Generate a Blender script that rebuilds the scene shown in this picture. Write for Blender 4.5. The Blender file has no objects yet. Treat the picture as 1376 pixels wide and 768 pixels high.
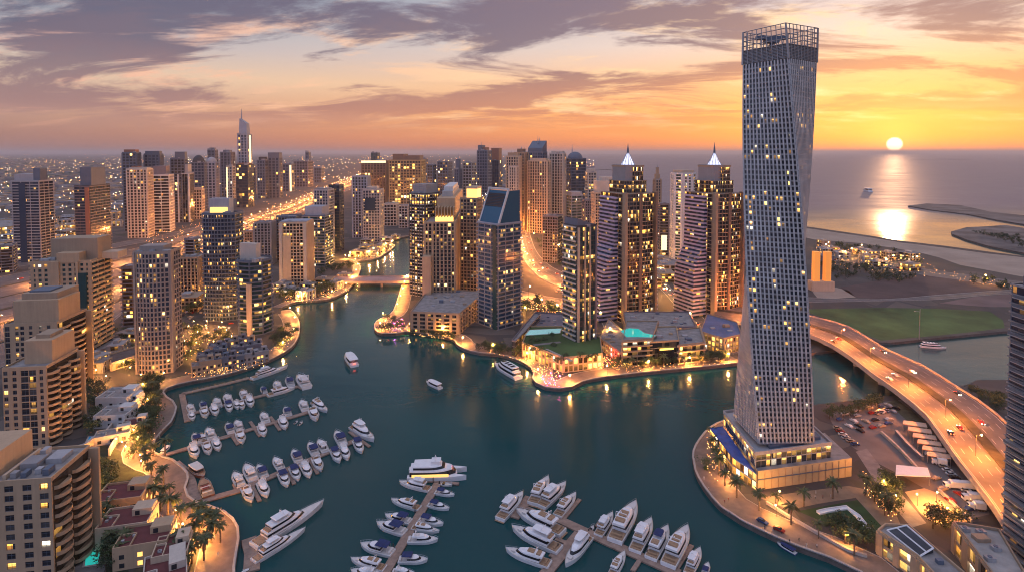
import bpy, math, random
from mathutils import Vector
rad = math.radians
RN = random.Random(11)
SC = bpy.context.scene
COL = SC.collection
# ------------------------------------------------------------------ camera
H, F, PIT = 150.0, 760.0, rad(2.4)
PPY = 205 + F*math.tan(PIT)
cam_d = bpy.data.cameras.new('camera'); cam = bpy.data.objects.new('camera', cam_d); COL.objects.link(cam)
cam.location = (0, 0, H); cam.rotation_euler = (rad(90)-PIT, 0, 0)
cam_d.sensor_width = 36; cam_d.lens = 36*F/1376; cam_d.shift_y = -(384-PPY)/1376
cam_d.clip_start = 1; cam_d.clip_end = 200000
SC.camera = cam
SP, CP = math.sin(PIT), math.cos(PIT)
def ray(px, py):
    x = (px-688)/F; y = (PPY-py)/F
    return Vector((x, CP+y*SP, -SP+y*CP))
def P(px, py, z=0.0):
    """the point at height z that is seen at photo pixel px, py (survey of the place)"""
    d = ray(px, py); t = (z-H)/d.z
    return Vector((d.x*t, d.y*t, z))
def topz(p, py):
    k = (PPY-py)/F
    return H + p[1]*(k*CP-SP)/(CP+k*SP)
def proj(v):
    dz = v[2]-H; fw = v[1]*CP-dz*SP; up = v[1]*SP+dz*CP
    return 688+F*v[0]/fw, PPY-F*up/fw
# ------------------------------------------------------------------ sky, sun, exposure
def S(r, g, b):
    f = lambda c: (c/255/12.92 if c < 10.3 else ((c/255+.055)/1.055)**2.4)
    return (f(r), f(g), f(b), 1)
sd = ray(1202, 194).normalized()
SUN_AZ = math.atan2(sd.x, sd.y); SUN_EL = rad(2.2)
sun_d = bpy.data.lights.new('sun', 'SUN'); sun = bpy.data.objects.new('sun', sun_d); COL.objects.link(sun)
sun_d.specular_factor = .15; sun_d.energy = .7; sun_d.angle = rad(.5); sun_d.color = (1, .52, .26)
sv = Vector((math.sin(SUN_AZ)*math.cos(SUN_EL), math.cos(SUN_AZ)*math.cos(SUN_EL), math.sin(SUN_EL)))
sun.rotation_euler = sv.to_track_quat('Z', 'Y').to_euler()
world = bpy.data.worlds.new('World'); SC.world = world; world.use_nodes = True
class NT:
    """terse node building"""
    def __init__(s, tree): s.t = tree; s.n = tree.nodes; s.l = tree.links
    def put(s, sock, v):
        if isinstance(v, bpy.types.NodeSocket): s.l.new(v, sock)
        elif v is not None:
            if sock.type == 'VECTOR' and isinstance(v, (tuple, list)): v = v[:3]
            sock.default_value = v
    def math(s, op, a, b=None, c=None, clamp=False):
        n = s.n.new('ShaderNodeMath'); n.operation = op; n.use_clamp = clamp
        for i, v in enumerate((a, b, c)):
            if v is not None: s.put(n.inputs[i], v)
        return n.outputs[0]
    def vmath(s, op, a, b=None):
        n = s.n.new('ShaderNodeVectorMath'); n.operation = op
        s.put(n.inputs[0], a)
        if b is not None: s.put(n.inputs[1], b)
        return n.outputs['Value'] if op in ('DOT_PRODUCT', 'LENGTH') else n.outputs[0]
    def sep(s, v):
        n = s.n.new('ShaderNodeSeparateXYZ'); s.put(n.inputs[0], v); return n.outputs
    def comb(s, x, y, z):
        n = s.n.new('ShaderNodeCombineXYZ')
        for i, v in enumerate((x, y, z)): s.put(n.inputs[i], v)
        return n.outputs[0]
    def ramp(s, f, stops, interp='LINEAR'):
        n = s.n.new('ShaderNodeValToRGB'); s.put(n.inputs[0], f); e = n.color_ramp.elements
        n.color_ramp.interpolation = interp
        while len(e) < len(stops): e.new(.5)
        for el, (p, c) in zip(e, stops): el.position = p; el.color = c
        return n.outputs[0]
    def mix(s, f, a, b, blend='MIX'):
        n = s.n.new('ShaderNodeMix'); n.data_type = 'RGBA'; n.blend_type = blend
        s.put(n.inputs[0], f); s.put(n.inputs[6], a); s.put(n.inputs[7], b); return n.outputs[2]
    def noise(s, v, scale, detail=4, rough=.55, dist=0.0, out=0):
        n = s.n.new('ShaderNodeTexNoise'); s.put(n.inputs['Vector'], v)
        n.inputs['Scale'].default_value = scale; n.inputs['Detail'].default_value = detail
        n.inputs['Roughness'].default_value = rough; n.inputs['Distortion'].default_value = dist
        return n.outputs[out]
    def white(s, v, out='Value'):
        n = s.n.new('ShaderNodeTexWhiteNoise'); n.noise_dimensions = '3D'; s.put(n.inputs[0], v); return n.outputs[out]
    def mrange(s, v, a, b, c=0.0, d=1.0, smooth=False):
        n = s.n.new('ShaderNodeMapRange'); n.interpolation_type = 'SMOOTHSTEP' if smooth else 'LINEAR'
        for i, x in enumerate((v, a, b, c, d)): s.put(n.inputs[i], x)
        return n.outputs[0]
def make_sky():
    t = NT(world.node_tree); t.n.clear()
    tc = t.n.new('ShaderNodeTexCoord'); d = tc.outputs['Generated']
    x, y, z = t.sep(d)
    sh = (math.sin(SUN_AZ), math.cos(SUN_AZ), 0)
    s = t.vmath('DOT_PRODUCT', d, sh)
    el = t.math('MAXIMUM', z, 0.0)
    L = t.ramp(el, [(0, S(140,106,104)), (.03, S(158,120,114)), (.07, S(184,148,136)), (.115, S(212,188,168)), (.16, S(172,168,176)), (.24, S(92,120,146)), (.5, S(74,104,120)), (.72, S(190,200,232)), (1, S(226,232,255))])
    Rr = t.ramp(el, [(0, S(208,112,78)), (.025, S(242,136,76)), (.07, S(252,164,94)), (.12, S(244,180,128)), (.18, S(228,202,190)), (.25, S(200,188,194)), (.5, S(88,110,124)), (.72, S(200,204,232)), (1, S(226,232,255))])
    Bk = t.ramp(el, [(0, S(188,168,184)), (.10, S(180,184,216)), (.4, S(154,180,228)), (1, S(192,210,250))])  # unseen sky, here and overhead in both ramps above, brightened as added fill
    f = t.math('POWER', t.mrange(s, .05, .98, 0, 1), 1.8)
    base = t.mix(f, L, Rr)
    east_f = t.mrange(s, .12, -.5, 0, 1, True)
    base = t.mix(east_f, base, t.mix(1.0, Bk, (.74,.74,.78,1), 'MULTIPLY'))
    # cloud sheets on a flat layer overhead
    k = t.math('ADD', t.math('MULTIPLY', el, .75), .105)
    u = t.math('DIVIDE', x, k); v = t.math('DIVIDE', y, k)
    q = t.comb(t.math('MULTIPLY', t.math('ADD', u, t.math('MULTIPLY', v, .25)), .55), v, 0.0)
    n1 = t.noise(t.vmath('ADD', q, (CLOUD_X, CLOUD_Y, 0)), .95, 12, .64, .55)
    n2 = t.noise(t.vmath('ADD', q, (7.3, 2.1, 4)), 1.5, 10, .66, .4)
    m1 = t.mrange(n1, .445, .555, 0, 1, True)
    m2 = t.mrange(n2, .48, .64, 0, 1, True)
    hi = t.math('MULTIPLY', t.mrange(el, .02, .075, 0, 1, True), t.mrange(s, .05, .25, .25, 1))
    ccol = t.mix(f, S(82,80,108), S(114,86,106))
    low = t.mrange(el, .05, .17, 0, 1)
    ccol = t.mix(low, t.mix(f, S(150,116,122), S(214,122,84)), ccol)
    edge = t.mix(f, S(236,170,150), S(255,212,158))
    col = t.mix(t.math('MULTIPLY', t.math('MULTIPLY', m2, hi), .75), base, edge)
    col = t.mix(t.math('MULTIPLY', t.math('MULTIPLY', m1, hi), .92), col, ccol)
    # the low sun itself and the glow of air round it
    c = t.vmath('DOT_PRODUCT', d, tuple(sd))
    ang = t.math('ARCCOSINE', t.math('MINIMUM', c, 1.0))
    g1 = t.math('POWER', t.mrange(ang, 0, rad(13), 1, 0), 3.0)
    g2 = t.math('POWER', t.mrange(ang, 0, rad(4), 1, 0), 2.0)
    col = t.mix(1.0, col, t.mix(g1, (0,0,0,1), (.18,.05,.0,1)), 'ADD')
    col = t.mix(1.0, col, t.mix(g2, (0,0,0,1), (.30,.20,.05,1)), 'ADD')
    disc = t.mrange(ang, rad(.48), rad(.62), 1, 0)
    col = t.mix(disc, col, (2.6, 2.2, 1.5, 1))
    col = t.mix(1.0, col, t.comb(*[t.math('MAXIMUM', t.mrange(el, .3, .6, .69, .95), east_f)]*3), 'MULTIPLY')
    b1 = t.n.new('ShaderNodeBackground'); t.put(b1.inputs[0], col); b1.inputs[1].default_value = SKY_STRENGTH
    sk = t.n.new('ShaderNodeTexSky'); sk.sky_type = 'NISHITA'; sk.sun_disc = False
    sk.sun_elevation = SUN_EL; sk.sun_rotation = SUN_AZ
    b2 = t.n.new('ShaderNodeBackground'); t.put(b2.inputs[0], sk.outputs[0]); b2.inputs[1].default_value = .02
    add = t.n.new('ShaderNodeAddShader'); t.put(add.inputs[0], b1.outputs[0]); t.put(add.inputs[1], b2.outputs[0])
    o = t.n.new('ShaderNodeOutputWorld'); t.put(o.inputs[0], add.outputs[0])
SKY_STRENGTH = 1.0
CLOUD_X, CLOUD_Y = 9.3, 2.2
make_sky()
vs = SC.view_settings; vs.view_transform = 'Standard'; vs.look = 'None'; vs.gamma = 1; vs.use_curve_mapping = False
vs.exposure = 0.68
cy = SC.cycles
cy.use_denoising = True; cy.pixel_filter_type = 'BLACKMAN_HARRIS'; cy.filter_width = 1.05; cy.max_bounces = 5; cy.diffuse_bounces = 2; cy.glossy_bounces = 3; cy.transmission_bounces = 2
cy.volume_bounces = 0; cy.use_light_tree = True; cy.sample_clamp_indirect = 4; cy.caustics_reflective = False; cy.caustics_refractive = False
# ------------------------------------------------------------------ materials
MATS = {}
def newmat(key):
    m = bpy.data.materials.new(key); m.use_nodes = True
    t = NT(m.node_tree); b = t.n['Principled BSDF']; return m, t, b
def srgb(c): return (c[0], c[1], c[2], 1)
def paint(key, c, rough=.7, var=.12, scale=.25, metal=0.0, streak=False):
    """painted, plastered or stone surface with uneven tone and weather streaks"""
    if key in MATS: return MATS[key]
    m, t, b = newmat(key)
    tc = t.n.new('ShaderNodeTexCoord'); o = tc.outputs['Object']
    n = t.noise(o, scale, 6, .6)
    if streak:
        x, y, z = t.sep(o)
        n2 = t.noise(t.comb(x, y, t.math('MULTIPLY', z, .06)), .8, 4, .6)
        n = t.math('MULTIPLY', t.math('ADD', n, n2), .5)
    lo = tuple(v*(1-var*1.6) for v in c); hi = tuple(min(1, v*(1+var*1.4)) for v in c)
    t.put(b.inputs['Base Color'], t.ramp(n, [(.3, srgb(lo)), (.7, srgb(hi))]))
    b.inputs['Roughness'].default_value = rough; b.inputs['Metallic'].default_value = metal
    MATS[key] = m; return m
def lamp_mat(key, c, e, sample='NONE'):
    if key in MATS: return MATS[key]
    m, t, b = newmat(key)
    b.inputs['Base Color'].default_value = srgb(c); b.inputs['Emission Color'].default_value = srgb(c)
    b.inputs['Emission Strength'].default_value = e
    m.cycles.emission_sampling = sample
    MATS[key] = m; return m
def glass(key, c, lit=.08, e=2.2, rough=.12, warm=((1,.40,.055),(1,.60,.17)), metal=0.0):
    """window glass over UV cells (one cell is one room): dark panes, some curtained, some lit from inside"""
    if key in MATS: return MATS[key]
    m, t, b = newmat(key)
    uv = t.n.new('ShaderNodeUVMap').outputs[0]
    oi = t.n.new('ShaderNodeObjectInfo').outputs['Random']
    u, v, _ = t.sep(uv)
    fu = t.math('FLOOR', u); fv = t.math('FLOOR', v); r = t.math('MULTIPLY', oi, 91.7)
    cell = t.comb(fu, fv, r)
    w = t.white(cell); wc = t.white(t.vmath('ADD', cell, (31.5, 17.5, 3.5)), 'Color')
    a, b2, c3 = t.sep(wc)
    fl = t.white(t.comb(fv, r, 5.0))
    colm = t.white(t.comb(fu, r, 9.0))
    pr = t.math('MULTIPLY', t.math('ADD', t.math('MULTIPLY', t.math('POWER', fl, 3.0), 2.6), t.math('ADD', .15, t.math('MULTIPLY', t.math('POWER', colm, 4.0), 2.0))), lit)
    on = t.math('LESS_THAN', w, pr)
    # half-drawn blinds and furniture break up a lit room
    fr = t.math('FRACT', v)
    bl = t.math('GREATER_THAN', fr, t.math('MULTIPLY', b2, .75))
    nz = t.noise(t.vmath('MULTIPLY', uv, (5, 5, 5)), 1.0, 2, .5)
    st = t.math('MULTIPLY', t.math('ADD', .25, t.math('MULTIPLY', bl, .75)), t.math('ADD', .35, t.math('MULTIPLY', nz, 1.2)))
    st = t.math('MULTIPLY', st, t.math('ADD', .12, t.math('MULTIPLY', t.math('POWER', a, 2.0), 2.2)))
    fru = t.math('FRACT', u)
    st = t.math('MULTIPLY', st, t.math('ADD', .55, t.math('MULTIPLY', fr, .9)))  # ceiling light painted into the pane: glow grows towards its top
    st = t.math('MULTIPLY', st, t.math('LESS_THAN', t.math('ABSOLUTE', t.math('SUBTRACT', fru, t.math('ADD', .3, t.math('MULTIPLY', c3, .4)))), t.math('ADD', .22, t.math('MULTIPLY', w, 3.0))))
    t.put(b.inputs['Emission Color'], t.mix(t.math('GREATER_THAN', c3, .9), t.mix(c3, srgb(warm[0]), srgb(warm[1])), (.95,.80,.58,1)))
    t.put(b.inputs['Emission Strength'], t.math('MULTIPLY', t.math('MULTIPLY', on, st), e))
    cur = t.math('GREATER_THAN', b2, .78)
    base = t.mix(t.math('MULTIPLY', cur, .22), srgb(tuple(x*1.0 for x in c)), (.30,.27,.23,1))
    base = t.mix(t.math('MULTIPLY', a, .6), base, srgb(tuple(x*.35 for x in c)))
    t.put(b.inputs['Base Color'], base)
    b.inputs['Roughness'].default_value = rough; b.inputs['Metallic'].default_value = metal
    b.inputs['IOR'].default_value = 1.55
    m.cycles.emission_sampling = 'NONE'
    MATS[key] = m; return m
C = dict(taupe=(.33,.265,.225), beige=(.46,.315,.195), sand=(.54,.405,.285), pale=(.52,.45,.38), grey=(.27,.26,.265), lgrey=(.37,.36,.365), white=(.60,.58,.56), brown=(.20,.13,.09),
         dark=(.05,.05,.055), slate=(.115,.14,.185), blue=(.10,.15,.22), rust=(.30,.13,.08), gold=(.46,.30,.13), tan=(.36,.255,.17), mauve=(.185,.165,.185), steel=(.33,.345,.39))
def wallm(k): return paint('wall_'+k, C[k], .75, .10, .12, streak=True)
G = dict(navy=(.022,.045,.085), teal=(.018,.058,.066), black=(.012,.014,.018), amber=(.05,.035,.02), grey=(.028,.032,.040), blue=(.025,.08,.16), green=(.03,.07,.055))
def gm(k, lit=.10, e=2.4): return glass('glass_%s_%d_%d' % (k, int(lit*100), int(e*10)), G[k], lit*.75, e*.70)
# ------------------------------------------------------------------ mesh building
class MB:
    def __init__(s): s.v = []; s.f = []; s.m = []; s.uv = {}
    def face(s, pts, m=0, uv=None):
        i = len(s.v); s.v += [tuple(p) for p in pts]; s.f.append(tuple(range(i, i+len(pts)))); s.m.append(m)
        if uv: s.uv[len(s.f)-1] = uv
    def grid_faces(s, vs, fs, m=0):
        i = len(s.v); s.v += [tuple(p) for p in vs]
        for f in fs: s.f.append(tuple(i+k for k in f)); s.m.append(m)
    def box(s, x0, x1, y0, y1, z0, z1, m=0, skip=()):
        v = [(x0,y0,z0),(x1,y0,z0),(x1,y1,z0),(x0,y1,z0),(x0,y0,z1),(x1,y0,z1),(x1,y1,z1),(x0,y1,z1)]
        f = dict(b=(3,2,1,0), t=(4,5,6,7), f=(0,1,5,4), r=(1,2,6,5), k=(2,3,7,6), l=(3,0,4,7))
        s.grid_faces(v, [q for k, q in f.items() if k not in skip], m)
    def obox(s, c, ax, ay, hx, hy, z0, z1, m=0):
        """box turned in plan: centre c, unit axes ax, ay, half sizes"""
        v = []
        for z in (z0, z1):
            for a, b in ((-1,-1),(1,-1),(1,1),(-1,1)):
                v.append((c[0]+ax[0]*hx*a+ay[0]*hy*b, c[1]+ax[1]*hx*a+ay[1]*hy*b, z))
        s.grid_faces(v, [(3,2,1,0),(4,5,6,7),(0,1,5,4),(1,2,6,5),(2,3,7,6),(3,0,4,7)], m)
    def prism(s, poly, z0, z1, m=0, mt=None, bottom=False, top=True):
        n = len(poly)
        zz0 = z0 if callable(z0) else (lambda p: z0); zz1 = z1 if callable(z1) else (lambda p: z1)
        v = [(p[0], p[1], zz0(p)) for p in poly]+[(p[0], p[1], zz1(p)) for p in poly]
        s.grid_faces(v, [(i, (i+1) % n, n+(i+1) % n, n+i) for i in range(n)], m)
        if top: s.face([v[n+i] for i in range(n)], m if mt is None else mt)
        if bottom: s.face([v[n-1-i] for i in range(n)], m)
    def loft(s, loops, m=0, cap=True, capb=False):
        n = len(loops[0])
        v = [p for l in loops for p in l]
        fs = [(k*n+i, k*n+(i+1) % n, (k+1)*n+(i+1) % n, (k+1)*n+i) for k in range(len(loops)-1) for i in range(n)]
        s.grid_faces(v, fs, m)
        if cap: s.face(loops[-1], m)
        if capb: s.face(loops[0][::-1], m)
    def tube(s, a, b, r0, r1=None, n=6, m=0, cap=True):
        a = Vector(a); b = Vector(b); r1 = r0 if r1 is None else r1
        d = (b-a).normalized(); u = d.cross(Vector((0,0,1)) if abs(d.z) < .9 else Vector((1,0,0))).normalized(); w = d.cross(u)
        l = []
        for p, r in ((a, r0), (b, r1)):
            l.append([tuple(p+u*math.cos(2*math.pi*i/n)*r+w*math.sin(2*math.pi*i/n)*r) for i in range(n)])
        s.loft(l, m, cap, cap)
    def ball(s, c, r, n=8, k=5, m=0, sz=1.0):
        loops = []
        for j in range(1, k):
            a = -math.pi/2+math.pi*j/k
            loops.append([(c[0]+r*math.cos(a)*math.cos(2*math.pi*i/n), c[1]+r*math.cos(a)*math.sin(2*math.pi*i/n), c[2]+r*sz*math.sin(a)) for i in range(n)])
        s.loft(loops, m, True, True)
    def build(s, name, mats, parent=None, smooth=False):
        me = bpy.data.meshes.new(name); me.from_pydata(s.v, [], s.f)
        for x in (mats if isinstance(mats, (list, tuple)) else [mats]): me.materials.append(x)
        me.polygons.foreach_set('material_index', s.m)
        if s.uv:
            l = me.uv_layers.new(name='UVMap'); fl = [0.0]*(2*len(me.loops))
            for fi, uv in s.uv.items():
                st = me.polygons[fi].loop_start
                for k, (a, b) in enumerate(uv): fl[2*(st+k)] = a; fl[2*(st+k)+1] = b
            l.data.foreach_set('uv', fl)
        if smooth: me.polygons.foreach_set('use_smooth', [True]*len(me.polygons))
        me.update()
        o = bpy.data.objects.new(name, me); COL.objects.link(o)
        if parent: o.parent = parent
        return o
def tag(o, label, cat, group=None):
    o['label'] = label; o['category'] = cat
    if group: o['group'] = group
    return o
def thing(name, label, cat, loc=(0,0,0), rz=0.0, group=None):
    o = bpy.data.objects.new(name, None); COL.objects.link(o); o.empty_display_size = .5
    o.location = loc; o.rotation_euler = (0, 0, rz); return tag(o, label, cat, group)
def struct(o, kind='structure'): o['kind'] = kind; return o
KIDS = {}
def kids(o):
    if o.name not in KIDS: KIDS[o.name] = [c for c in bpy.data.objects if c.parent == o]
    return KIDS[o.name]
def copy_tree(o, parent=None):
    c = o.copy(); COL.objects.link(c)
    if parent: c.parent = parent
    for k in kids(o): copy_tree(k, c)
    return c
def place(proto, used, loc, rz=0.0, label=None, group=None, scale=1.0):
    """first use moves the built one, later uses copy it with its parts"""
    o = proto if not used else copy_tree(proto)
    used.append(o); o.location = loc; o.rotation_euler = (0, 0, rz); o.scale = (scale,)*3
    if label: o['label'] = label
    if group: o['group'] = group
    return o
ORD = 'first second third fourth fifth sixth seventh eighth ninth tenth eleventh twelfth thirteenth fourteenth fifteenth sixteenth seventeenth eighteenth nineteenth twentieth'.split()
TENS = {2: 'twenty', 3: 'thirty', 4: 'forty', 5: 'fifty', 6: 'sixty', 7: 'seventy', 8: 'eighty', 9: 'ninety'}
def ordw(i):
    if i < 20: return ORD[i]
    n = i+1; t, u = divmod(n, 10)
    if t > 9: return 'number %d' % n
    return (TENS[t][:-1]+'ieth') if u == 0 else TENS[t]+'-'+ORD[u-1]
# ------------------------------------------------------------------ the setting: water, land, roads
GZ = 2.0
from mathutils.geometry import tessellate_polygon
def smooth(pts, step=6.0, closed=False):
    """Catmull-Rom through ground points, resampled evenly"""
    p = [Vector((q[0], q[1], 0)) for q in pts]; out = []
    n = len(p)
    for i in range(n-1):
        a = p[max(i-1, 0)]; b = p[i]; c = p[i+1]; d = p[min(i+2, n-1)]
        k = max(1, int((c-b).length/step))
        for j in range(k):
            t = j/k
            out.append(.5*((2*b)+(c-a)*t+(2*a-5*b+4*c-d)*t*t+(3*b-a-3*c+d)*t**3))
    out.append(p[-1]); return out
def normals(pl):
    o = []
    for i in range(len(pl)):
        t = (pl[min(i+1, len(pl)-1)]-pl[max(i-1, 0)]); t.z = 0; t.normalize(); o.append(Vector((-t.y, t.x, 0)))
    return o
def shift(pl, d):
    return [p+n*d for p, n in zip(pl, normals(pl))]
def ribbon(mb, A, B, z, m=0, zb=None):
    za = z if callable(z) else (lambda i: z)
    for i in range(len(A)-1):
        mb.face([(A[i].x,A[i].y,za(i)),(A[i+1].x,A[i+1].y,za(i+1)),(B[i+1].x,B[i+1].y,za(i+1)),(B[i].x,B[i].y,za(i)) ][::-1], m)
def kerb(mb, pl, w, z0, z1, m=0, off=0.0):
    """a low wall or kerb swept along pl"""
    A = shift(pl, off-w/2); B = shift(pl, off+w/2)
    f = lambda z, i: z(i) if callable(z) else z
    loops = [[(A[i].x,A[i].y,f(z0,i)),(A[i].x,A[i].y,f(z1,i)),(B[i].x,B[i].y,f(z1,i)),(B[i].x,B[i].y,f(z0,i))] for i in range(len(A))]
    mb.loft(loops, m, True, True)
def along(pl, step, start=0.0):
    out = []; acc = -start
    for a, b in zip(pl, pl[1:]):
        L = (b-a).length
        while acc <= L and L > 0:
            if acc >= 0: out.append((a+(b-a)*(acc/L), (b-a).normalized()))
            acc += step
        acc -= L
    return out
def pp(lst, z=0.0): return [P(x, y, z) for x, y in lst]
# water
def water_mat():
    m, t, b = newmat('water')
    g = t.n.new('ShaderNodeNewGeometry').outputs['Position']
    b.inputs['Base Color'].default_value = (.003, .030, .036, 1)
    b.inputs['Roughness'].default_value = .09; b.inputs['IOR'].default_value = 1.36
    n1 = t.noise(t.vmath('MULTIPLY', g, (1, 1, 0)), .16, 4, .55, .4)
    n2 = t.noise(t.vmath('MULTIPLY', g, (.03, .06, 0)), 1.0, 3, .5, .6)
    big = t.noise(t.vmath('MULTIPLY', g, (.004, .007, 0)), 1.0, 4, .6, 1.0)
    x, y, _ = t.sep(g)
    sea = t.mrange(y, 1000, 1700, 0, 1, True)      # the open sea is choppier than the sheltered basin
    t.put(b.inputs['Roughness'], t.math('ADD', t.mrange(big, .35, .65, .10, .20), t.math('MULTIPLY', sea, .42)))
    t.put(b.inputs['Base Color'], t.mix(sea, (.004,.058,.060,1), (.27,.21,.205,1)))  # mauve sky reflection painted into the open sea's base colour
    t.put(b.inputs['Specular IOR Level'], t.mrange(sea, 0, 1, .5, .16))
    bp = t.n.new('ShaderNodeBump'); bp.inputs['Strength'].default_value = .14; bp.inputs['Distance'].default_value = .55
    t.put(bp.inputs['Height'], t.math('ADD', n1, t.math('MULTIPLY', n2, 2.2))); t.put(b.inputs['Normal'], bp.outputs[0])
    return m
FARW = 90000
mb = MB()
xs = [-FARW, -6000, -1200, -300, 300, 1200, 6000, FARW]; ys = [-1500, 100, 400, 900, 2500, 9000, FARW]
for i in range(len(xs)-1):
    for j in range(len(ys)-1):
        mb.face([(xs[i],ys[j],0),(xs[i+1],ys[j],0),(xs[i+1],ys[j+1],0),(xs[i],ys[j+1],0)])
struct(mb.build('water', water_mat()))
# land outlines, surveyed in photo pixels at quay foot level
LEFT_ROAD = [(318,800),(316,768),(319,748),(322,730),(321,714),(314,702),(302,692),(283,685),(266,680),(254,672),(250,660),(254,648),(253,640),(246,632),(233,622),(220,618),(208,612),(206,604),(210,594),(219,583),(231,571),(236,560),(238,551),(233,542),(225,537),(220,530),(225,525),(240,520),(258,516),(280,512),(303,507),(330,499),(355,490),(376,480),(391,470),(400,458),(403,446),(402,434),(397,425),(390,419),(378,420)]
LEFT_NORTH = [(378,420),(374,418),(384,413),(398,408),(424,406),(442,404),(457,398),(468,391),(475,383),(480,376),(484,366),(484,359),(478,353),(468,350),(463,349),(478,352),(497,351),(509,348),(520,341),(529,334),(530,331),(524,327),(534,322),(551,318)]
EAST = [(590,334),(572,345),(556,360),(548,372),(541,381),(536,398),(528,420),(519,427),(508,432),(503,438),(504,446),(513,451),(532,451),(546,448),(572,451),(607,458),(613,465),(624,472),(644,477),(668,479),(689,484),(703,490),(713,497),(717,503),(715,511),(720,518),(733,524),(752,526),(769,523),(783,516),(812,510),(872,503),(944,496),(989,491),(1050,482),(1100,476),(1140,470),(1181,463),(1197,463),(1263,456),(1345,448)]
COAST = [(1376,346),(1329,340),(1269,332),(1210,325),(1168,318),(1120,311),(1093,307),(1040,300),(980,292),(900,276),(840,258),(800,240),(784,222),(774,211)]
W = lambda l: pp(l, 0)
left_road = smooth(W(LEFT_ROAD)); left_north = smooth(W(LEFT_NORTH)); east = smooth(W(EAST))
coast = [Vector(p) for p in W(COAST)]
lagoon = W([(580,318),(600,322),(604,330)])
main = left_road+left_north[1:]+lagoon+east+[Vector((1500,650,0)),Vector((1500,1020,0))]+coast+[Vector((1600,36000,0)),Vector((1500,FARW*.9,0)),Vector((-FARW*.9,FARW*.9,0)),Vector((-FARW*.9,-1400,0)),Vector((left_road[0].x,-1400,0))]
ISLE = [(1230,860),(1156,776),(1114,756),(1073,741),(1042,728),(997,706),(968,687),(945,659),(933,636),(930,618),(934,602),(952,579),(974,568),(1000,561),(1050,553),(1100,547),(1177,538),(1215,532),(1262,527),(1303,519),(1312,514),(1345,514)]
isle_edge = smooth(W(ISLE))
isle = isle_edge+[Vector((700,395,0)),Vector((700,-300,0)),Vector((isle_edge[0].x,-300,0))]
def ground_mat():
    """city ground: lots of differing tone parted by narrow streets, sand beyond"""
    m, t, b = newmat('ground')
    g = t.n.new('ShaderNodeNewGeometry').outputs['Position']
    n = t.noise(g, .012, 8, .62, .3); n2 = t.noise(g, .16, 5, .6); n3 = t.noise(g, .0014, 6, .6)
    vo = t.n.new('ShaderNodeTexVoronoi'); vo.feature = 'F1'; vo.distance = 'CHEBYCHEV'; vo.inputs['Scale'].default_value = .028; vo.inputs['Randomness'].default_value = .8; t.put(vo.inputs['Vector'], g)
    ve = t.n.new('ShaderNodeTexVoronoi'); ve.feature = 'DISTANCE_TO_EDGE'; ve.inputs['Scale'].default_value = .028; ve.inputs['Randomness'].default_value = .8; t.put(ve.inputs['Vector'], g)
    r, _, _ = t.sep(vo.outputs['Color'])
    c = t.ramp(r, [(0, (.035,.033,.034,1)), (.25, (.11,.09,.075,1)), (.45, (.055,.05,.048,1)), (.62, (.14,.115,.095,1)), (.8, (.028,.036,.022,1)), (1, (.085,.072,.064,1))], 'CONSTANT')
    c = t.mix(t.mrange(n, .35, .65, 0, .7), c, (.06,.055,.052,1))
    c = t.mix(t.math('LESS_THAN', ve.outputs['Distance'], .07), c, (.055,.05,.05,1))
    c = t.mix(t.mrange(n3, .45, .62, 0, .5), c, (.13,.10,.08,1))
    c = t.mix(t.math('MULTIPLY', n2, .55), c, (.05,.045,.04,1))
    t.put(b.inputs['Base Color'], c); b.inputs['Roughness'].default_value = .9
    return m
quay = paint('quay_wall', (.13,.105,.09), .85, .2, .3)
def land(name, poly, z0=-1.5, z1=GZ, mt=None):
    mb = MB(); n = len(poly)
    area = sum(poly[i].x*poly[(i+1) % n].y-poly[(i+1) % n].x*poly[i].y for i in range(n))
    if area < 0: poly = poly[::-1]
    v = [(p.x,p.y,z1) for p in poly]+[(p.x,p.y,z0) for p in poly]
    tri = tessellate_polygon([[Vector((p.x,p.y,0)) for p in poly]])
    fs = []
    for a, b, c in tri:
        A, B, D = poly[a], poly[b], poly[c]
        fs.append((a,b,c) if (B.x-A.x)*(D.y-A.y)-(B.y-A.y)*(D.x-A.x) > 0 else (a,c,b))
    mb.grid_faces(v, fs, 0)
    mb.grid_faces(v, [(n+i, n+(i+1) % n, (i+1) % n, i) for i in range(n)], 1)
    return struct(mb.build(name, [mt or ground_mat(), quay]))
land('ground', main)
land('island_ground', isle)
# breakwaters out at sea
rock = paint('rock', (.085,.078,.075), .95, .5, .35)
def breakwater(name, top, bottom):
    a = pp(top, 1.5); b = pp(bottom, 0); poly = a+b[::-1]
    return land(name, poly, -1, 2.6, paint('shingle_'+name, (.13,.11,.10), .95, .4, .02))
breakwater('breakwater_ground', [(1220,277),(1245,274),(1290,276),(1330,285),(1376,290),(1480,303)], [(1221,278),(1250,283),(1300,289),(1340,297),(1376,303),(1480,320)])
breakwater('spit_ground', [(1278,312),(1299,306),(1325,305),(1350,303),(1376,307),(1480,318)], [(1279,316),(1299,324),(1330,333),(1376,342),(1480,364)])
for nm, l, h in (('sea_island', [(772,208.6),(800,208.2),(836,208.9)], 5), ('sea_island', [(1225,214.6),(1265,214.2),(1303,215)], 4), ('sea_island', [(800,229),(815,228.3),(828,229.4)], 3)):
    mb = MB(); c = smooth(pp(l, 0), 60); kerb(mb, c, 40, -1, lambda i, n=len(c), h=h: .4+h*math.sin(math.pi*i/max(1, n-1))**.5, 0); struct(mb.build(nm, rock))
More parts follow.
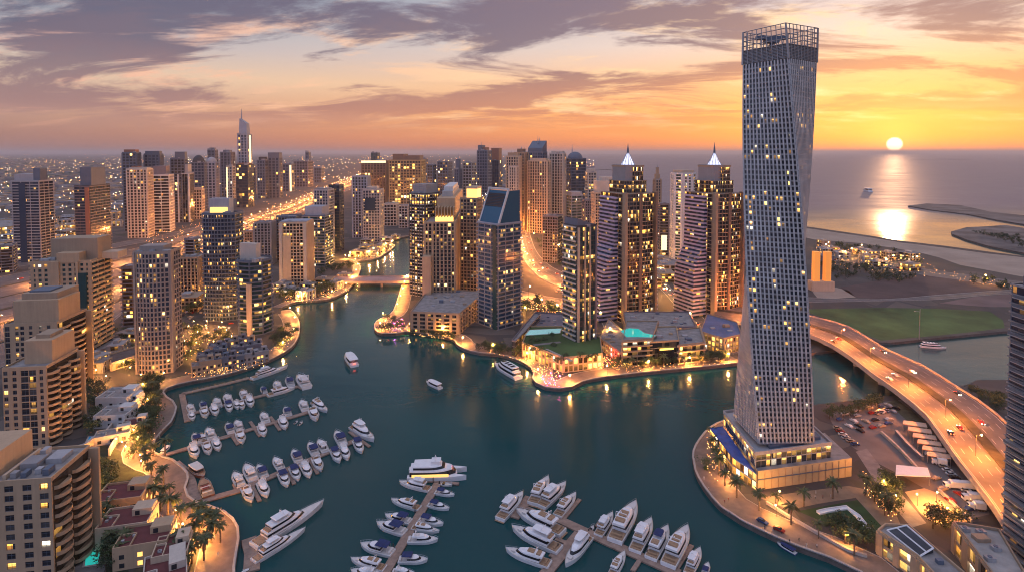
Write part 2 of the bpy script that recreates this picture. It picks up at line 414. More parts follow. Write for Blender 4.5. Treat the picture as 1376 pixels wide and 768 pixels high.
# flat surfaces laid on the land
asphalt = paint('asphalt', (.105,.095,.09), .75, .22, .08)
paving = paint('paving', (.21,.145,.11), .72, .18, .22)
paving2 = paint('paving_grey', (.20,.18,.17), .75, .18, .22)
sandm = paint('sand', (.34,.26,.20), .95, .12, .02)
soil = paint('soil', (.085,.055,.05), .95, .2, .03)
turf = paint('turf', (.065,.110,.030), .95, .4, .02)
lawnm = paint('lawn', (.025,.060,.016), .95, .25, .15)
stone = paint('kerb_stone', (.40,.35,.31), .8, .15, .3)
whiteline = paint('road_paint', (.42,.40,.37), .7, .08, .3)
decking = paint('decking', (.30,.20,.15), .75, .2, .5)
def sheet(name, px, z, m, pix=True):
    """flat sheet in photo-surveyed corners"""
    poly = pp(px, z) if pix else [Vector(p) for p in px]; mb = MB()
    tri = tessellate_polygon([[Vector((p.x,p.y,0)) for p in poly]])
    fs = []
    for a, b, c in tri:
        A, B, D = poly[a], poly[b], poly[c]
        fs.append((a,b,c) if (B.x-A.x)*(D.y-A.y)-(B.y-A.y)*(D.x-A.x) > 0 else (a,c,b))
    mb.grid_faces([(p.x,p.y,z) for p in poly], fs, 0)
    return struct(mb.build(name, m))
def promenade(name, edge, w, side, m=paving, z=GZ+.012):
    """paved walk along a quay with a stone coping and an inner kerb"""
    mb = MB(); s = side
    A = shift(edge, .6*s); B = shift(edge, w*s)
    if s > 0: ribbon(mb, A, B, z)
    else: ribbon(mb, B, A, z)
    struct(mb.build(name, m))
    k = MB(); kerb(k, edge, .9, GZ-.6, GZ+.45, 0, .45*s); struct(k.build('quay_coping_wall', stone))
    k = MB(); kerb(k, edge, .35, GZ-.1, GZ+.16, 0, (w+.2)*s); struct(k.build('kerb', stone))
promenade('promenade_paving', left_road, 13, 1)
promenade('promenade_paving', left_north[2:], 9, 1)
east_prom = east[4:]
promenade('promenade_paving', [p for p in east_prom if proj((p.x,p.y,0))[0] < 1000], 13, 1)
promenade('promenade_paving', [p for p in isle_edge if 560 < proj((p.x,p.y,0))[1] < 850 and proj((p.x,p.y,0))[0] < 1200], 14, -1)
# beach, lots, fields beyond the bridge
sheet('beach_sand', [(1376,346),(1329,341),(1269,333),(1210,326),(1168,319),(1120,312),(1093,308),(1040,301),(1040,310),(1095,322),(1160,327),(1230,338),(1262,346),(1290,356),(1376,372),(1440,384),(1440,356)], GZ+.004, sandm)
sheet('field_grass', [(1085,415),(1180,413),(1250,414),(1330,418),(1348,430),(1350,440),(1300,446),(1262,450),(1184,457),(1150,444),(1112,428),(1088,420)], GZ+.008, turf)
sheet('soil_lot', [(1128,386),(1180,377),(1240,369),(1300,373),(1340,380),(1338,392),(1290,396),(1180,401),(1150,399)], GZ+.006, soil)
sheet('sand_lot', [(1092,392),(1110,383),(1140,390),(1150,399),(1100,402)], GZ+.006, sandm)
sheet('soil_lot', [(1262,407),(1310,398),(1400,392),(1400,412),(1330,412)], GZ+.006, paint('soil_pale', (.15,.10,.09), .95, .2, .03))
def road(name, near, far, z=GZ+.02, m=asphalt, lanes=4, n=60, zf=None, kerbs=True):
    """carriageway between two surveyed edges, with lane lines"""
    A = smooth(pp(near, z), 12); B = smooth(pp(far, z), 12)
    def res(pl):
        L = [0]
        for a, b in zip(pl, pl[1:]): L.append(L[-1]+(b-a).length)
        out = []; j = 0
        for i in range(n+1):
            t = L[-1]*i/n
            while j < len(L)-2 and L[j+1] < t: j += 1
            f = (t-L[j])/max(1e-6, L[j+1]-L[j]); out.append(pl[j]+(pl[j+1]-pl[j])*min(1, f))
        return out
    A = res(A); B = res(B)
    if zf is None: zf = lambda i: z
    mb = MB(); ribbon(mb, A, B, zf); o = struct(mb.build(name, m))
    mb = MB()
    for k in range(1, lanes):
        f = k/lanes
        Cc = [a+(b-a)*f for a, b in zip(A, B)]
        w = .22
        for i in range(0, n):
            solid = (k == lanes//2)
            if not solid and i % 2: continue
            ribbon(mb, shift(Cc, -w/2)[i:i+2], shift(Cc, w/2)[i:i+2], zf(i)+.006 if zf(i) == zf(i+1) else (lambda q, i=i: zf(i+q)+.006))
    for f in (.025, .975):
        Cc = [a+(b-a)*f for a, b in zip(A, B)]; E1, E2 = shift(Cc, -.14), shift(Cc, .14)
        for i in range(n): ribbon(mb, E1[i:i+2], E2[i:i+2], zf(i)+.006 if zf(i) == zf(i+1) else (lambda q, i=i: zf(i+q)+.006))
    struct(mb.build('road_marking', whiteline))
    if kerbs:
        for pl, of in ((A, -.3), (B, .3)):
            mb = MB(); kerb(mb, pl, .4, lambda i: zf(i)-.3, lambda i: zf(i)+.13, 0, 0); struct(mb.build('kerb', stone))
    return A, B, zf
HWN = [(-80,520),(0,482),(70,463),(150,440),(205,385),(260,347),(330,313),(390,293),(470,255),(520,234),(560,221)]
HWF = [(-80,388),(0,372),(80,356),(150,341),(205,330),(275,308),(330,292),(390,272),(470,238),(516,224),(552,216)]
highway = road('highway_road', HWN, HWF, lanes=12)
def medians():
    A, B = highway[0], highway[1]; m = paint('median_planting', (.035,.034,.022), .95, .4, .2)
    for f, w in ((.18, 5), (.35, 3), (.50, 6), (.66, 3), (.82, 5)):
        mb = MB(); kerb(mb, [a+(b-a)*f for a, b in zip(A, B)], w, GZ-.1, GZ+.35); struct(mb.build('highway_median_strip', m))
medians()
service = road('service_road', [(-60,372),(0,362),(90,348),(150,334),(230,318),(290,302)], [(-60,364),(0,355),(90,342),(150,328),(230,313),(290,298)], lanes=2)
curve1 = road('curved_road', [(694,303),(697,320),(702,343),(716,364),(740,380),(775,390),(830,398)], [(709,303),(713,318),(720,336),(733,352),(752,364),(785,374),(830,384)], lanes=4)
curve2 = road('ramp_road', [(668,396),(700,405),(735,411),(775,414)], [(676,386),(700,390),(735,398),(775,404)], lanes=3)
street = road('hotel_street', [(838,476),(816,447),(806,425),(800,400)], [(850,474),(832,445),(818,425),(809,400)], lanes=2)
street2 = road('hotel_street', [(972,478),(948,452),(920,425),(897,398),(880,380)], [(993,474),(966,446),(938,420),(910,395),(892,377)], lanes=3)
beachroad = road('beach_road', [(1080,406),(1180,404),(1260,402),(1330,396),(1420,391)], [(1080,399),(1180,402),(1260,396),(1330,391),(1420,386)], lanes=2)
coastroad = road('coast_road', [(1093,350),(1150,352),(1200,360),(1240,369),(1290,376),(1376,388)], [(1093,343),(1150,346),(1200,353),(1240,361),(1290,368),(1376,379)], lanes=2)
# viaduct over the channel, right
BZ = 9.0
BN = [(960,428),(1050,440),(1100,454),(1139,476),(1177,505),(1201,521),(1229,543),(1248,560),(1263,581),(1291,620),(1315,650),(1337,679),(1360,715)]
BF = [(960,405),(1050,416),(1100,428),(1139,439),(1189,469),(1238,491),(1278,516),(1313,538),(1338,557),(1362,580),(1390,610),(1420,645),(1450,690)]
def viaduct():
    A, B, zf = road('viaduct_road', BN, BF, BZ, lanes=8, kerbs=False)
    t = thing('viaduct', 'long curved concrete road bridge sweeping over the channel behind the twisted tower', 'bridge')
    conc = paint('viaduct_concrete', (.42,.35,.30), .8, .12, .1)
    for pl, o in ((A, -.7), (B, .7)):
        mb = MB(); kerb(mb, pl, .5, BZ-2.2, BZ+1.1, 0, o if pl is B else o); mb.build('parapet', conc, t)
    mb = MB(); kerb(mb, [a+(b-a)*.5 for a, b in zip(A, B)], 5.0, BZ-.1, BZ+.45, 0); mb.build('median', paint('median_planting', (.10,.075,.05), .95, .3, .3), t)
    mb = MB()
    for i in range(len(A)-1):
        mb.face([(A[i].x,A[i].y,BZ-2.2),(A[i+1].x,A[i+1].y,BZ-2.2),(B[i+1].x,B[i+1].y,BZ-2.2),(B[i].x,B[i].y,BZ-2.2)])
    mb.build('deck_underside', conc, t)
    for i in (17, 24, 30, 36, 42):
        for f in (.25, .75):
            p = A[i]+(B[i]-A[i])*f; mb = MB(); mb.tube((p.x,p.y,-1),(p.x,p.y,BZ-2.2), 2.0, 2.0, 12); mb.build('pier', conc, t)
    return A, B
via = viaduct()
# footbridge / road bridge over the marina
def marina_bridge():
    t = thing('marina_bridge', 'low flat road bridge with pinkish deck crossing the marina channel', 'bridge')
    a0, a1 = P(440,379,6), P(556,378.5,6); b0, b1 = P(440,372,6), P(556,371.5,6)
    conc = paint('bridge_concrete', (.42,.28,.25), .8, .12, .1)
    mb = MB()
    v = [a0, a1, b1, b0]
    mb.prism([(p.x,p.y) for p in v], 4.2, 6, 0, 0, True); mb.build('deck', conc, t)
    for p, q in ((a0, a1), (b0, b1)):
        mb = MB(); kerb(mb, [p, q], .5, 6.003, 7.1, 0, 0.26 if p is a0 else -.26); mb.build('parapet', conc, t)
    for f in (.36, .62, .88):
        p = a0+(a1-a0)*f; q = b0+(b1-b0)*f
        mb = MB(); mb.tube((p.x,p.y+3,-1),(p.x,p.y+3,4.2),1.2,1.2,8); mb.build('pier', conc, t)
marina_bridge()
# paved and parked areas of the right-hand quay
sheet('yard_asphalt_ground', [(1112,556),(1180,540),(1214,536),(1238,556),(1262,590),(1290,626),(1318,662),(1330,690),(1290,700),(1250,660),(1215,640),(1180,622),(1130,590)], GZ+.006, paint('yard', (.135,.12,.115), .85, .2, .05))
sheet('plaza_paving', [(1020,668),(1075,660),(1140,652),(1180,660),(1200,680),(1215,716),(1190,712),(1150,668),(1100,676),(1062,684)], GZ+.010, paint('plaza', (.22,.165,.11), .8, .15, .2))
sheet('garden_grass', [(84,622),(118,606),(132,596),(150,600),(176,612),(200,640),(196,690),(170,740),(176,790),(96,790),(90,700)], GZ+.006, paint('garden', (.022,.032,.014), .95, .4, .4))
sheet('lawn', [(1072,686),(1152,671),(1196,718),(1180,724),(1160,716),(1120,706)], GZ+.014, lawnm)
sheet('path', [(1150,606),(1165,602),(1205,655),(1245,702),(1225,708),(1190,668)], GZ+.012, paving2)
sheet('sand_court', [(1216,660),(1242,655),(1262,662),(1300,700),(1260,704),(1238,690)], GZ+.016, paint('court', (.42,.29,.17), .9, .1, .2))
sheet('embankment_grass', [(1192,540),(1205,536),(1226,551),(1246,570),(1272,612),(1258,606),(1236,580)], GZ+.014, paint('dry_grass', (.10,.085,.045), .95, .3, .2))
# ------------------------------------------------------------------ towers
ST = {
 'grid': dict(bay=3.4, pw=.85, pd=.55, sd=.42, sh=.95),
 'punch': dict(bay=3.7, pw=1.8, pd=.34, sd=.30, sh=1.4),
 'bands': dict(bay=9.0, pw=.6, pd=.35, sd=1.35, sh=.85),
 'thin': dict(bay=6.0, pw=.35, pd=.25, sd=.55, sh=.55),
 'curtain': dict(bay=2.6, pw=.16, pd=.14, sd=.07, sh=.4),
 'piers': dict(bay=3.6, pw=1.2, pd=1.0, sd=.25, sh=.8),
 'wide': dict(bay=7.2, pw=2.2, pd=.8, sd=.4, sh=1.2),
 'blank': dict(bay=40, pw=0, pd=.1, sd=.06, sh=.3),
 'solid': dict(bay=3.7, pw=0, pd=0, sd=0, sh=0),
}
FOOT = []      # taken ground: (x, y, radius)
def offset_poly(poly, ds):
    """convex CCW outline moved out by its own distance on every edge"""
    n = len(poly); out = []
    for i in range(n):
        a0, a1 = Vector(poly[i-1]), Vector(poly[i]); b1 = Vector(poly[(i+1) % n])
        d0 = (a1-a0).normalized(); d1 = (b1-a1).normalized()
        n0 = Vector((d0.y, -d0.x)); n1 = Vector((d1.y, -d1.x))
        c = d0.x*d1.y-d0.y*d1.x
        if abs(c) < 1e-4: out.append(tuple(a1+n0*ds[i-1])); continue
        p = a1+n0*ds[i-1]; q = a1+n1*ds[i]
        t = ((q.x-p.x)*d1.y-(q.y-p.y)*d1.x)/c
        out.append(tuple(p+d0*t))
    return out
def rect(w, d, cx=0, cy=0): return [(cx-w/2,cy-d/2),(cx+w/2,cy-d/2),(cx+w/2,cy+d/2),(cx-w/2,cy+d/2)]
def facade(g, l, poly, z0, z1, st, fl, k=1.0, mg=0, mp=0, ms=1, top=True, first=True, notch=0):
    """g: glazing mesh, l: facade lattice mesh; st: one style per edge; fl: storey height"""
    n = len(poly); nf = max(1, round((z1-z0)/fl)); fh = (z1-z0)/nf
    sts = [ST[st[i % len(st)]] for i in range(n)]
    ub = 0
    for i in range(n):
        a = Vector(poly[i]); b = Vector(poly[(i+1) % n]); e = b-a; L = e.length; d = e/L; nn = Vector((d.y, -d.x)); s = sts[i]
        nb = max(1, round(L/(s['bay']*k)))
        nu = nb if s['bay'] < 4.5 else nb*max(1, round(s['bay']/3.4))
        g.face([(a.x,a.y,z0),(b.x,b.y,z0),(b.x,b.y,z1),(a.x,a.y,z1)], mg, [(ub,0),(ub+nu,0),(ub+nu,nf),(ub,nf)])
        ub += nu+3
        pw = s['pw']*k
        if pw > 0 and s['pd'] > 0:
            c = abs(d.x) if False else 0
            rng = range(0, nb+1)
            for j in rng:
                if n > 8 and j == nb: continue
                m = a+d*(L*j/nb)
                if j == 0 and n <= 8: m = m+d*pw*.5
                if j == nb and n <= 8: m = m-d*pw*.5
                o = m+nn*(s['pd']/2)
                h = pw/2
                q0 = m-d*h; q1 = m+d*h; r0 = q0+nn*s['pd']; r1 = q1+nn*s['pd']
                v = [(q0.x,q0.y,z0),(r0.x,r0.y,z0),(r1.x,r1.y,z0),(q1.x,q1.y,z0),(q0.x,q0.y,z1),(r0.x,r0.y,z1),(r1.x,r1.y,z1),(q1.x,q1.y,z1)]
                l.grid_faces(v, [(0,1,5,4),(1,2,6,5),(2,3,7,6),(4,5,6,7)], mp)
    ds = [s['sd'] for s in sts]
    if max(ds) > 0:
        o = offset_poly(poly, ds); sh = max(s['sh'] for s in sts[:2])*k
        for f in range(0 if first else 1, nf+1):
            za = z0+f*fh-(sh*.5 if f else 0); zb = z0+f*fh+sh*.5
            if f == nf: zb = z1+.35
            v = [(p[0],p[1],za) for p in poly]+[(p[0],p[1],za) for p in o]+[(p[0],p[1],zb) for p in o]+[(p[0],p[1],zb) for p in poly]
            fs = []
            for i in range(n):
                j = (i+1) % n
                fs += [(j,i,n+i,n+j),(n+i,2*n+i,2*n+j,n+j)[::-1],(2*n+i,3*n+i,3*n+j,2*n+j)[::-1]]
            q0 = len(l.f); l.grid_faces(v, fs, ms)
            for i in range(n):
                if st[i % len(st)] in ('curtain', 'blank'): l.m[q0+3*i] = l.m[q0+3*i+1] = l.m[q0+3*i+2] = 3
roofm = lambda: paint('roof_grey', (.27,.245,.23), .9, .2, .25)
plantm = lambda: paint('plant_metal', (.33,.32,.32), .6, .2, .5)
def solve(C0, u, px):
    m = (px-688)/F
    return (m*(C0.y*CP+H*SP)-C0.x)/(u.x-m*u.y*CP)
def footprint(xl, xc, xr, yb, yaw=None, ratio=1.0, side=None, depth=None):
    """corner survey -> centre, size, yaw"""
    c = P(xc, yb, 0); c.z = 0
    if side is None: side = 'R' if (xl+xr)/2 < 688 else 'L'
    best = None
    cand = [rad(yaw)] if yaw is not None else [rad(a*.5) for a in range(-110, 111)]
    for ps in cand:
        x = Vector((math.cos(ps), math.sin(ps), 0)); y = Vector((-x.y, x.x, 0))
        if side == 'R': w = solve(c, -x, xl); d = solve(c, y, xr) if depth is None else depth
        else: w = solve(c, x, xr); d = solve(c, y, xl) if depth is None else depth
        if w <= 0 or d <= 0 or w > 400 or d > 400: continue
        s = abs(math.log(w/d/ratio))+.25*abs(ps)
        if best is None or s < best[0]: best = (s, ps, w, d, x, y)
    if best is None: print('NO FOOTPRINT', xl, xc, xr, yb); return c, 20, 20, 0
    _, ps, w, d, x, y = best
    ce = c+(x*(-w/2) if side == 'R' else x*(w/2))+y*(d/2)
    return ce, w, d, ps
def parapet(l, poly, z, h, t, m):
    o = offset_poly(poly, [-t]*len(poly)); n = len(poly)
    v = [(p[0],p[1],z) for p in poly]+[(p[0],p[1],z+h) for p in poly]+[(p[0],p[1],z+h) for p in o]+[(p[0],p[1],z) for p in o]
    l.grid_faces(v, [(q*n+i, q*n+(i+1) % n, (q+1)*n+(i+1) % n, (q+1)*n+i) for q in range(3) for i in range(n)], m)
def tower(label, xl, xc, xr, yb, yt, wall='grey', gl='navy', st=('grid',), lit=.10, e=2.4, slab=None, yaw=None, ratio=1.0, side=None, depth=None,
          ex=(), shape=None, cat='tower', name='tower', fl=None, group=None, taper=1.0, tiers=None, plants=True):
    ce, w, d, ps = footprint(xl, xc, xr, yb, yaw, ratio, side, depth)
    near = P(xc, yb, 0)
    z = topz(near, yt); h = z-GZ
    t = thing(name, label, cat, (ce.x, ce.y, GZ), ps, group)
    FOOT.append((ce.x, ce.y, .62*math.hypot(w, d)))
    scale = near.y/F
    fls = fl or max(3.4, 3.9*scale); k = fls/3.4
    gmat = gm(gl, lit, e); wm = wallm(wall); sm = wallm(slab or wall)
    if shape == 'round': poly = [(w/2*math.cos(2*math.pi*i/28), d/2*math.sin(2*math.pi*i/28)) for i in range(28)]
    elif shape == 'oct': c = .28*min(w, d); poly = [(-w/2+c,-d/2),(w/2-c,-d/2),(w/2,-d/2+c),(w/2,d/2-c),(w/2-c,d/2),(-w/2+c,d/2),(-w/2,d/2-c),(-w/2,-d/2+c)]
    elif shape == 'bow':    # bowed front
        poly = [(-w/2+w*i/10, -d/2+.0-d*.16*math.sin(math.pi*i/10)) for i in range(11)]+[(w/2,d/2),(-w/2,d/2)]
    else: poly = rect(w, d)
    g = MB(); l = MB()
    tl = tiers or [(1.0, 1.0)]     # (height fraction or photo row of the top, footprint scale)
    z0 = 0
    for (ft, s) in tl:
        zt = (topz(near, ft)-GZ) if ft > 1.001 else h*ft
        pl = [(p[0]*s, p[1]*s) for p in poly]
        facade(g, l, pl, z0, zt, st, fls, k, first=(z0 == 0))
        l.face([(p[0],p[1],zt+.02) for p in pl], 2)
        parapet(l, offset_poly(pl, [max(.15, ST[st[0]]['sd']*.5)]*len(pl)), zt+.3, 1.2*min(k, 1.6), .45, 0)
        z0 = zt
    g.build('glazing', gmat, t); l.build('facade_lattice', [wm, sm, roofm(), wallm('dark')], t)
    for q in ex:
        kind = q[0]
        if kind == 'box':
            _, a, b, c, dd, yy, mk = q[:7]
            zt = topz(near, yy)-GZ
            zb = z0 if len(q) < 8 else topz(near, q[7])-GZ
            mb = MB(); gb = None
            x0, x1, y0, y1 = -w/2+w*a, -w/2+w*b, -d/2+d*c, -d/2+d*dd
            if mk.startswith('g:'):
                gb = MB(); facade(gb, mb, rect(x1-x0, y1-y0, (x0+x1)/2, (y0+y1)/2), zb, zt, ('curtain',), fls, k)
                mb.face([(x0,y0,zt),(x1,y0,zt),(x1,y1,zt),(x0,y1,zt)], 0)
                gb.build('crown_glazing', gm(mk[2:], .05, 2), t); mb.build('crown_frame', [wm, wm], t)
            elif mk == 'lit':
                mb.box(x0, x1, y0, y1, zb+.02, zt, 0, ('b',)); mb.build('lit_crown', lamp_mat('lit_crown', (1,.55,.14), 1.2), t)
            else:
                mb.box(x0, x1, y0, y1, zb+.02, zt, 0, ('b',)); mb.build('penthouse', wallm(mk), t)
        elif kind == 'spire':
            _, a, b, yy, r, yb2 = q
            zt = topz(near, yy)-GZ; zb = topz(near, yb2)-GZ
            mb = MB(); x, y = -w/2+w*a, -d/2+d*b
            mb.tube((x,y,zb),(x,y,(zb+zt)/2), r, r*.6, 6); mb.tube((x,y,(zb+zt)/2),(x,y,zt), r*.45, r*.12, 6); mb.build('spire', wallm('steel'), t)
        elif kind == 'slope':      # raked glazed top: heights at left and right
            _, yl, yr, mk = q
            zl = topz(near, yl)-GZ; zr = topz(near, yr)-GZ
            mb = MB(); f = lambda p: zl if p[0] < 0 else zr
            mb.prism(rect(w*.96, d*.96), z0+.05, f, 0); mb.build('raked_crown', wallm(mk) if mk in C else gm(mk[2:], .02, 2), t)
        elif kind == 'dome':
            _, yy, mk = q
            zt = topz(near, yy)-GZ; mb = MB()
            loops = [[(w*.48*math.cos(a)*math.cos(2*math.pi*i/20), d*.48*math.cos(a)*math.sin(2*math.pi*i/20), z0+(zt-z0)*math.sin(a)) for i in range(20)] for a in (0,.3,.6,.9,1.2,1.45)]
            mb.loft(loops); mb.build('dome', wallm(mk), t, True)
        elif kind == 'strip':      # vertical strip proud of the front or side wall
            _, face, a, b, yy0, yy1, mk = q
            za = topz(near, yy1)-GZ; zt = topz(near, yy0)-GZ; mb = MB(); o = .95
            if yy1 >= yb-2: za = 0
            if face == 'f': mb.box(-w/2+w*a, -w/2+w*b, -d/2-o-.6, -d/2-.02, za, zt)
            elif face == 'r': mb.box(w/2+.02, w/2+o+.6, -d/2+d*a, -d/2+d*b, za, zt)
            else: mb.box(-w/2-o-.6, -w/2-.02, -d/2+d*a, -d/2+d*b, za, zt)
            if mk == 'lit': mb.build('light_strip', lamp_mat('light_strip', (1,.78,.45), .9), t)
            elif mk.startswith('g:'):
                gb = MB()
                fh = max(1, round((zt-za)/fls)); x0, x1 = -w/2+w*a, -w/2+w*b; y0, y1 = -d/2+d*a, -d/2+d*b
                mb.build('glass_strip', paint('strip_'+mk[2:], G[mk[2:]], .15, .1, .1), t)
            else: mb.build('pilaster', wallm(mk), t)
    if plants:
        for i in range(4):
            x, y = RN.uniform(-.42,.42)*w, (RN.uniform(-.44,-.1) if ex else RN.uniform(-.36,.36))*d; s = RN.uniform(1.0, 2.2)*max(1, scale*.9)
            mb = MB(); mb.box(x-s, x+s*1.3, y-s, y+s, z0+.03, z0+RN.uniform(1.2, 3.0)*max(1, scale*.9), 0, ('b',)); mb.build('roof_plant', plantm(), t)
        if RN.random() < .5:
            x, y = RN.uniform(-.3,.3)*w, RN.uniform(-.3,.3)*d; mb = MB(); mb.tube((x,y,z0),(x,y,z0+RN.uniform(6,14)*max(1, scale*.7)), .25*max(1,scale), .1*max(1,scale), 5); mb.build('antenna', plantm(), t)
    return t, ce, w, d, ps, h, near
T = tower
# --- left: highway side towers
T('grey residential tower with blue glass strip, standing alone far to the left of the highway', 19.5,56,75,354,244,'lgrey','navy',('bands','bands'),.04, ex=[('box',.05,.75,.1,.9,234,'lgrey'),('box',.75,1.0,.1,.6,226,'slate'),('strip','f',.28,.52,246,354,'g:navy')], yaw=4)
T('dark navy tower with reddish centre stripe and stepped top beside the highway', 103,123,150,346,251,'dark','navy',('thin','bands'),.05, slab='mauve', ex=[('box',.25,1.0,.1,.8,225,'slate'),('strip','f',.72,.98,252,345,'rust')], yaw=6)
T('low dark banded office block at the edge of the highway plain', -14,18,23,368,331,'slate','black',('bands',),.12, cat='office block', name='office_block')
T('tall pale tower with fine white window grid and oval emblem, front of the highway cluster', 172,200,208,321,228,'pale','grey',('piers','grid'),.05, ex=[('box',.1,.95,.1,.9,225,'pale'),('box',.2,.5,.2,.8,223.5,'rust')])
T('slim dark tower with red rim lights behind the pale gridded tower', 167,186,192,312,206,'slate','grey',('grid','piers'),.04, ex=[('box',.1,.9,.1,.9,201,'rust')])
T('dark blue tower with lit rim behind two pale towers of the highway cluster', 196,217,222,308,208,'slate','navy',('piers',),.05, ex=[('box',.05,.95,.1,.9,203,'slate')])
T('white framed tower with wide balcony bands and reddish roof house, highway cluster', 207,229,235,313,236,'white','grey',('bands','grid'),.06, ex=[('box',.0,.8,.1,.9,223,'mauve')])
T('dark grey twin-block tower in the middle of the highway cluster', 231,250,254,300,214,'slate','grey',('grid',),.05, ex=[('box',.3,1.0,.1,.9,204,'slate')])
T('dark glass tower with bright white vertical edge lines in the highway cluster', 240,256,262,300,234,'white','black',('curtain',),.07, ex=[('box',.0,.85,.1,.9,221,'lgrey'),('strip','f',.0,.12,234,300,'white'),('strip','f',.88,1.0,234,300,'white')])
T('short white apartment tower with pitched cap beside the glass tower with white edges', 261,272,275.5,296,255,'pale','grey',('grid',),.05, ex=[('box',.1,.9,.1,.9,252,'pale')])
T('dark tower topped by a low black dome in the highway cluster', 258,276,279,286,219,'slate','navy',('grid',),.05, ex=[('dome',208.5,'dark')])
T('silver blue tower with curved white cap at the right of the highway cluster', 276,291,295.5,281,219,'steel','navy',('piers',),.04, ex=[('dome',211,'lgrey')])
T('small brownish twin tower, first of two standing behind the domed tower', 280,290,294,262,202,'mauve','grey',('grid',),.04, ex=[('box',.2,.8,.2,.8,198.5,'mauve')])
T('small brownish twin tower, second of two, just before the spired skyscraper', 297,311,317,265,205,'mauve','grey',('piers',),.04, ex=[('box',.2,.8,.2,.8,201.5,'mauve')])
T('slim beige tower with lit left edge in front of the spired skyscraper', 305,313,317,268,224,'pale','grey',('grid',),.05, ex=[('strip','f',.0,.2,225,268,'lit')])
T('dark blue low tower with red lit bands below the spired skyscraper', 318,334,342,280,222,'dark','navy',('thin',),.16, ex=[('box',.1,.9,.1,.9,219,'rust')])
T('grey tower with flat dark cap right of the spired skyscraper', 346,357,361,268,216,'slate','navy',('grid',),.05, ex=[('box',.2,.9,.1,.9,211,'dark')])
T('square dark blue tower with setback cap between the skyscraper and the lit highway', 361,376,380,267,212,'slate','navy',('piers',),.06, ex=[('box',.0,1,.0,1,205,'slate')])
T('glass tower with bright lit vertical strip beside the distant highway', 380,392,396,258,221,'slate','navy',('grid',),.05, ex=[('strip','f',.8,1.0,222,258,'lit')])
T('broad grey tower beside the distant highway near the slender dark tower', 395,414,421,252,217,'mauve','grey',('grid',),.04)
T('slender dark tower at the right end of the distant highway towers', 411,415.5,418,250,205,'slate','navy',('grid',),.03)
T('plain grey block behind the distant highway towers, near the lit strip tower', 335,344,348,262,226,'mauve','grey',('grid',),.05)
T('low bluish tower in the haze between the highway and the brown ribbed tower', 422,432,436,246,226,'slate','grey',('grid',),.03)
# --- left bank
T('big beige apartment tower with blank stepped roof house and glassy right corner', 46,126,142,482,352,'beige','teal',('punch','bands'),.16, slab='beige', yaw=9, fl=3.5, depth=26,
  ex=[('box',.22,1.02,.3,1.0,322,'tan'),('box',.44,.82,-.03,.3,339,'beige'),('strip','f',.34,.48,350,482,'beige'),('strip','f',.76,.80,350,482,'beige'),('strip','f',.80,.93,366,482,'g:teal'),('box',.96,1.3,.5,1.0,343,'sand')])
T('round-fronted brown tower with curved glass bay above the quay bend', 184,230,245,504,340,'taupe','navy',('grid',),.20, slab='taupe', shape='bow', yaw=6, fl=3.3, ex=[('box',.1,.8,.2,.9,331,'taupe'),('strip','r',.0,.2,336,500,'taupe'),('strip','f',.0,.06,338,500,'taupe')])
T('narrow brown annex tower with lit windows left of the round-fronted tower', 166,180,186,440,360,'brown','amber',('bands',),.45, slab='mauve', cat='annex')
T('dark glass tower with white balcony bands and raised curved top, left bank', 276,318,328,432,288,'slate','navy',('bands',),.17, slab='slate', shape='bow', yaw=4, fl=3.5, ex=[('box',.15,.8,.15,.7,267,'steel'),('box',.2,.75,.1,.16,279,'lit',286)])
T('dark green glass tower with curved white roof wall and beige pilaster by the quay', 314,346,373,455,353,'slate','teal',('bands',),.17, slab='slate', shape='oct', fl=3.4, ex=[('box',.05,.75,.3,.5,330,'pale'),('strip','f',.62,.80,382,455,'sand')])
T('beige ribbed mid-rise block between the round-fronted tower and the dark glass tower', 243,268,277,408,347,'tan','black',('piers',),.08, fl=3.4)
T('low stone block with lit ground floor left of the grey ribbed block', 329,340,343,352,312,'tan','amber',('grid',),.30, cat='low block', name='apartment_block')
T('dark residential slab rising behind the beige ribbed mid-rise block', 250,262,270,380,322,'slate','black',('bands',),.10)
T('sandy twin-slab apartment building inside a tall pale frame near the bridge', 377,413,422,390,300,'sand','black',('grid','piers'),.10, fl=3.6, ex=[('strip','f',.0,.10,300,388,'pale'),('strip','f',.90,1.0,300,388,'pale'),('strip','f',.12,.42,317,388,'sand'),('box',.0,1.0,.1,.95,297.5,'steel')])
T('grey ribbed apartment block behind the sandy framed building', 342,365,371,358,300,'grey','grey',('piers',),.06)
T('dark low apartment block squeezed between grey block and teal towers', 372,398,407,352,292,'slate','black',('grid',),.05)
T('dark teal glass tower with white slanted roof cap, left bank', 408,437,448,360,291,'slate','teal',('bands',),.12, slab='grey', ex=[('box',.05,.85,.1,.9,278,'teal' if False else 'steel')])
T('grey stepped tower with white bands rising behind the teal glass tower', 423,442,450,344,256,'lgrey','navy',('grid',),.08, ex=[('box',.1,.9,.1,.9,253,'grey')])
T('dark navy slab tower with a single lit column on the left bank', 443,457,462.5,340,250,'dark','navy',('thin',),.04)
T('pale grey ribbed tower behind the square-windowed tower at the lagoon', 474,494,498,321,238,'steel','grey',('piers',),.03)
T('grey tower with big square dark window near its top at the lagoon', 488,511,516,327,256,'lgrey','navy',('grid',),.08, ex=[('box',.2,.8,.2,.8,251,'pale'),('strip','f',.14,.72,266,283,'g:navy')])
T('brown ribbed hotel block on the left of the pair by the lagoon', 486,519,523,275,217,'brown','amber',('piers',),.10, slab='brown', cat='hotel', ex=[('strip','f',.0,1.0,216,219,'lit')])
T('large golden hotel block with many lit windows by the lagoon', 523,566,572,279,216,'gold','amber',('grid',),.30, slab='gold', cat='hotel', ex=[('box',.1,.45,.1,.9,207,'brown'),('box',.45,.95,.1,.9,209,'brown')])
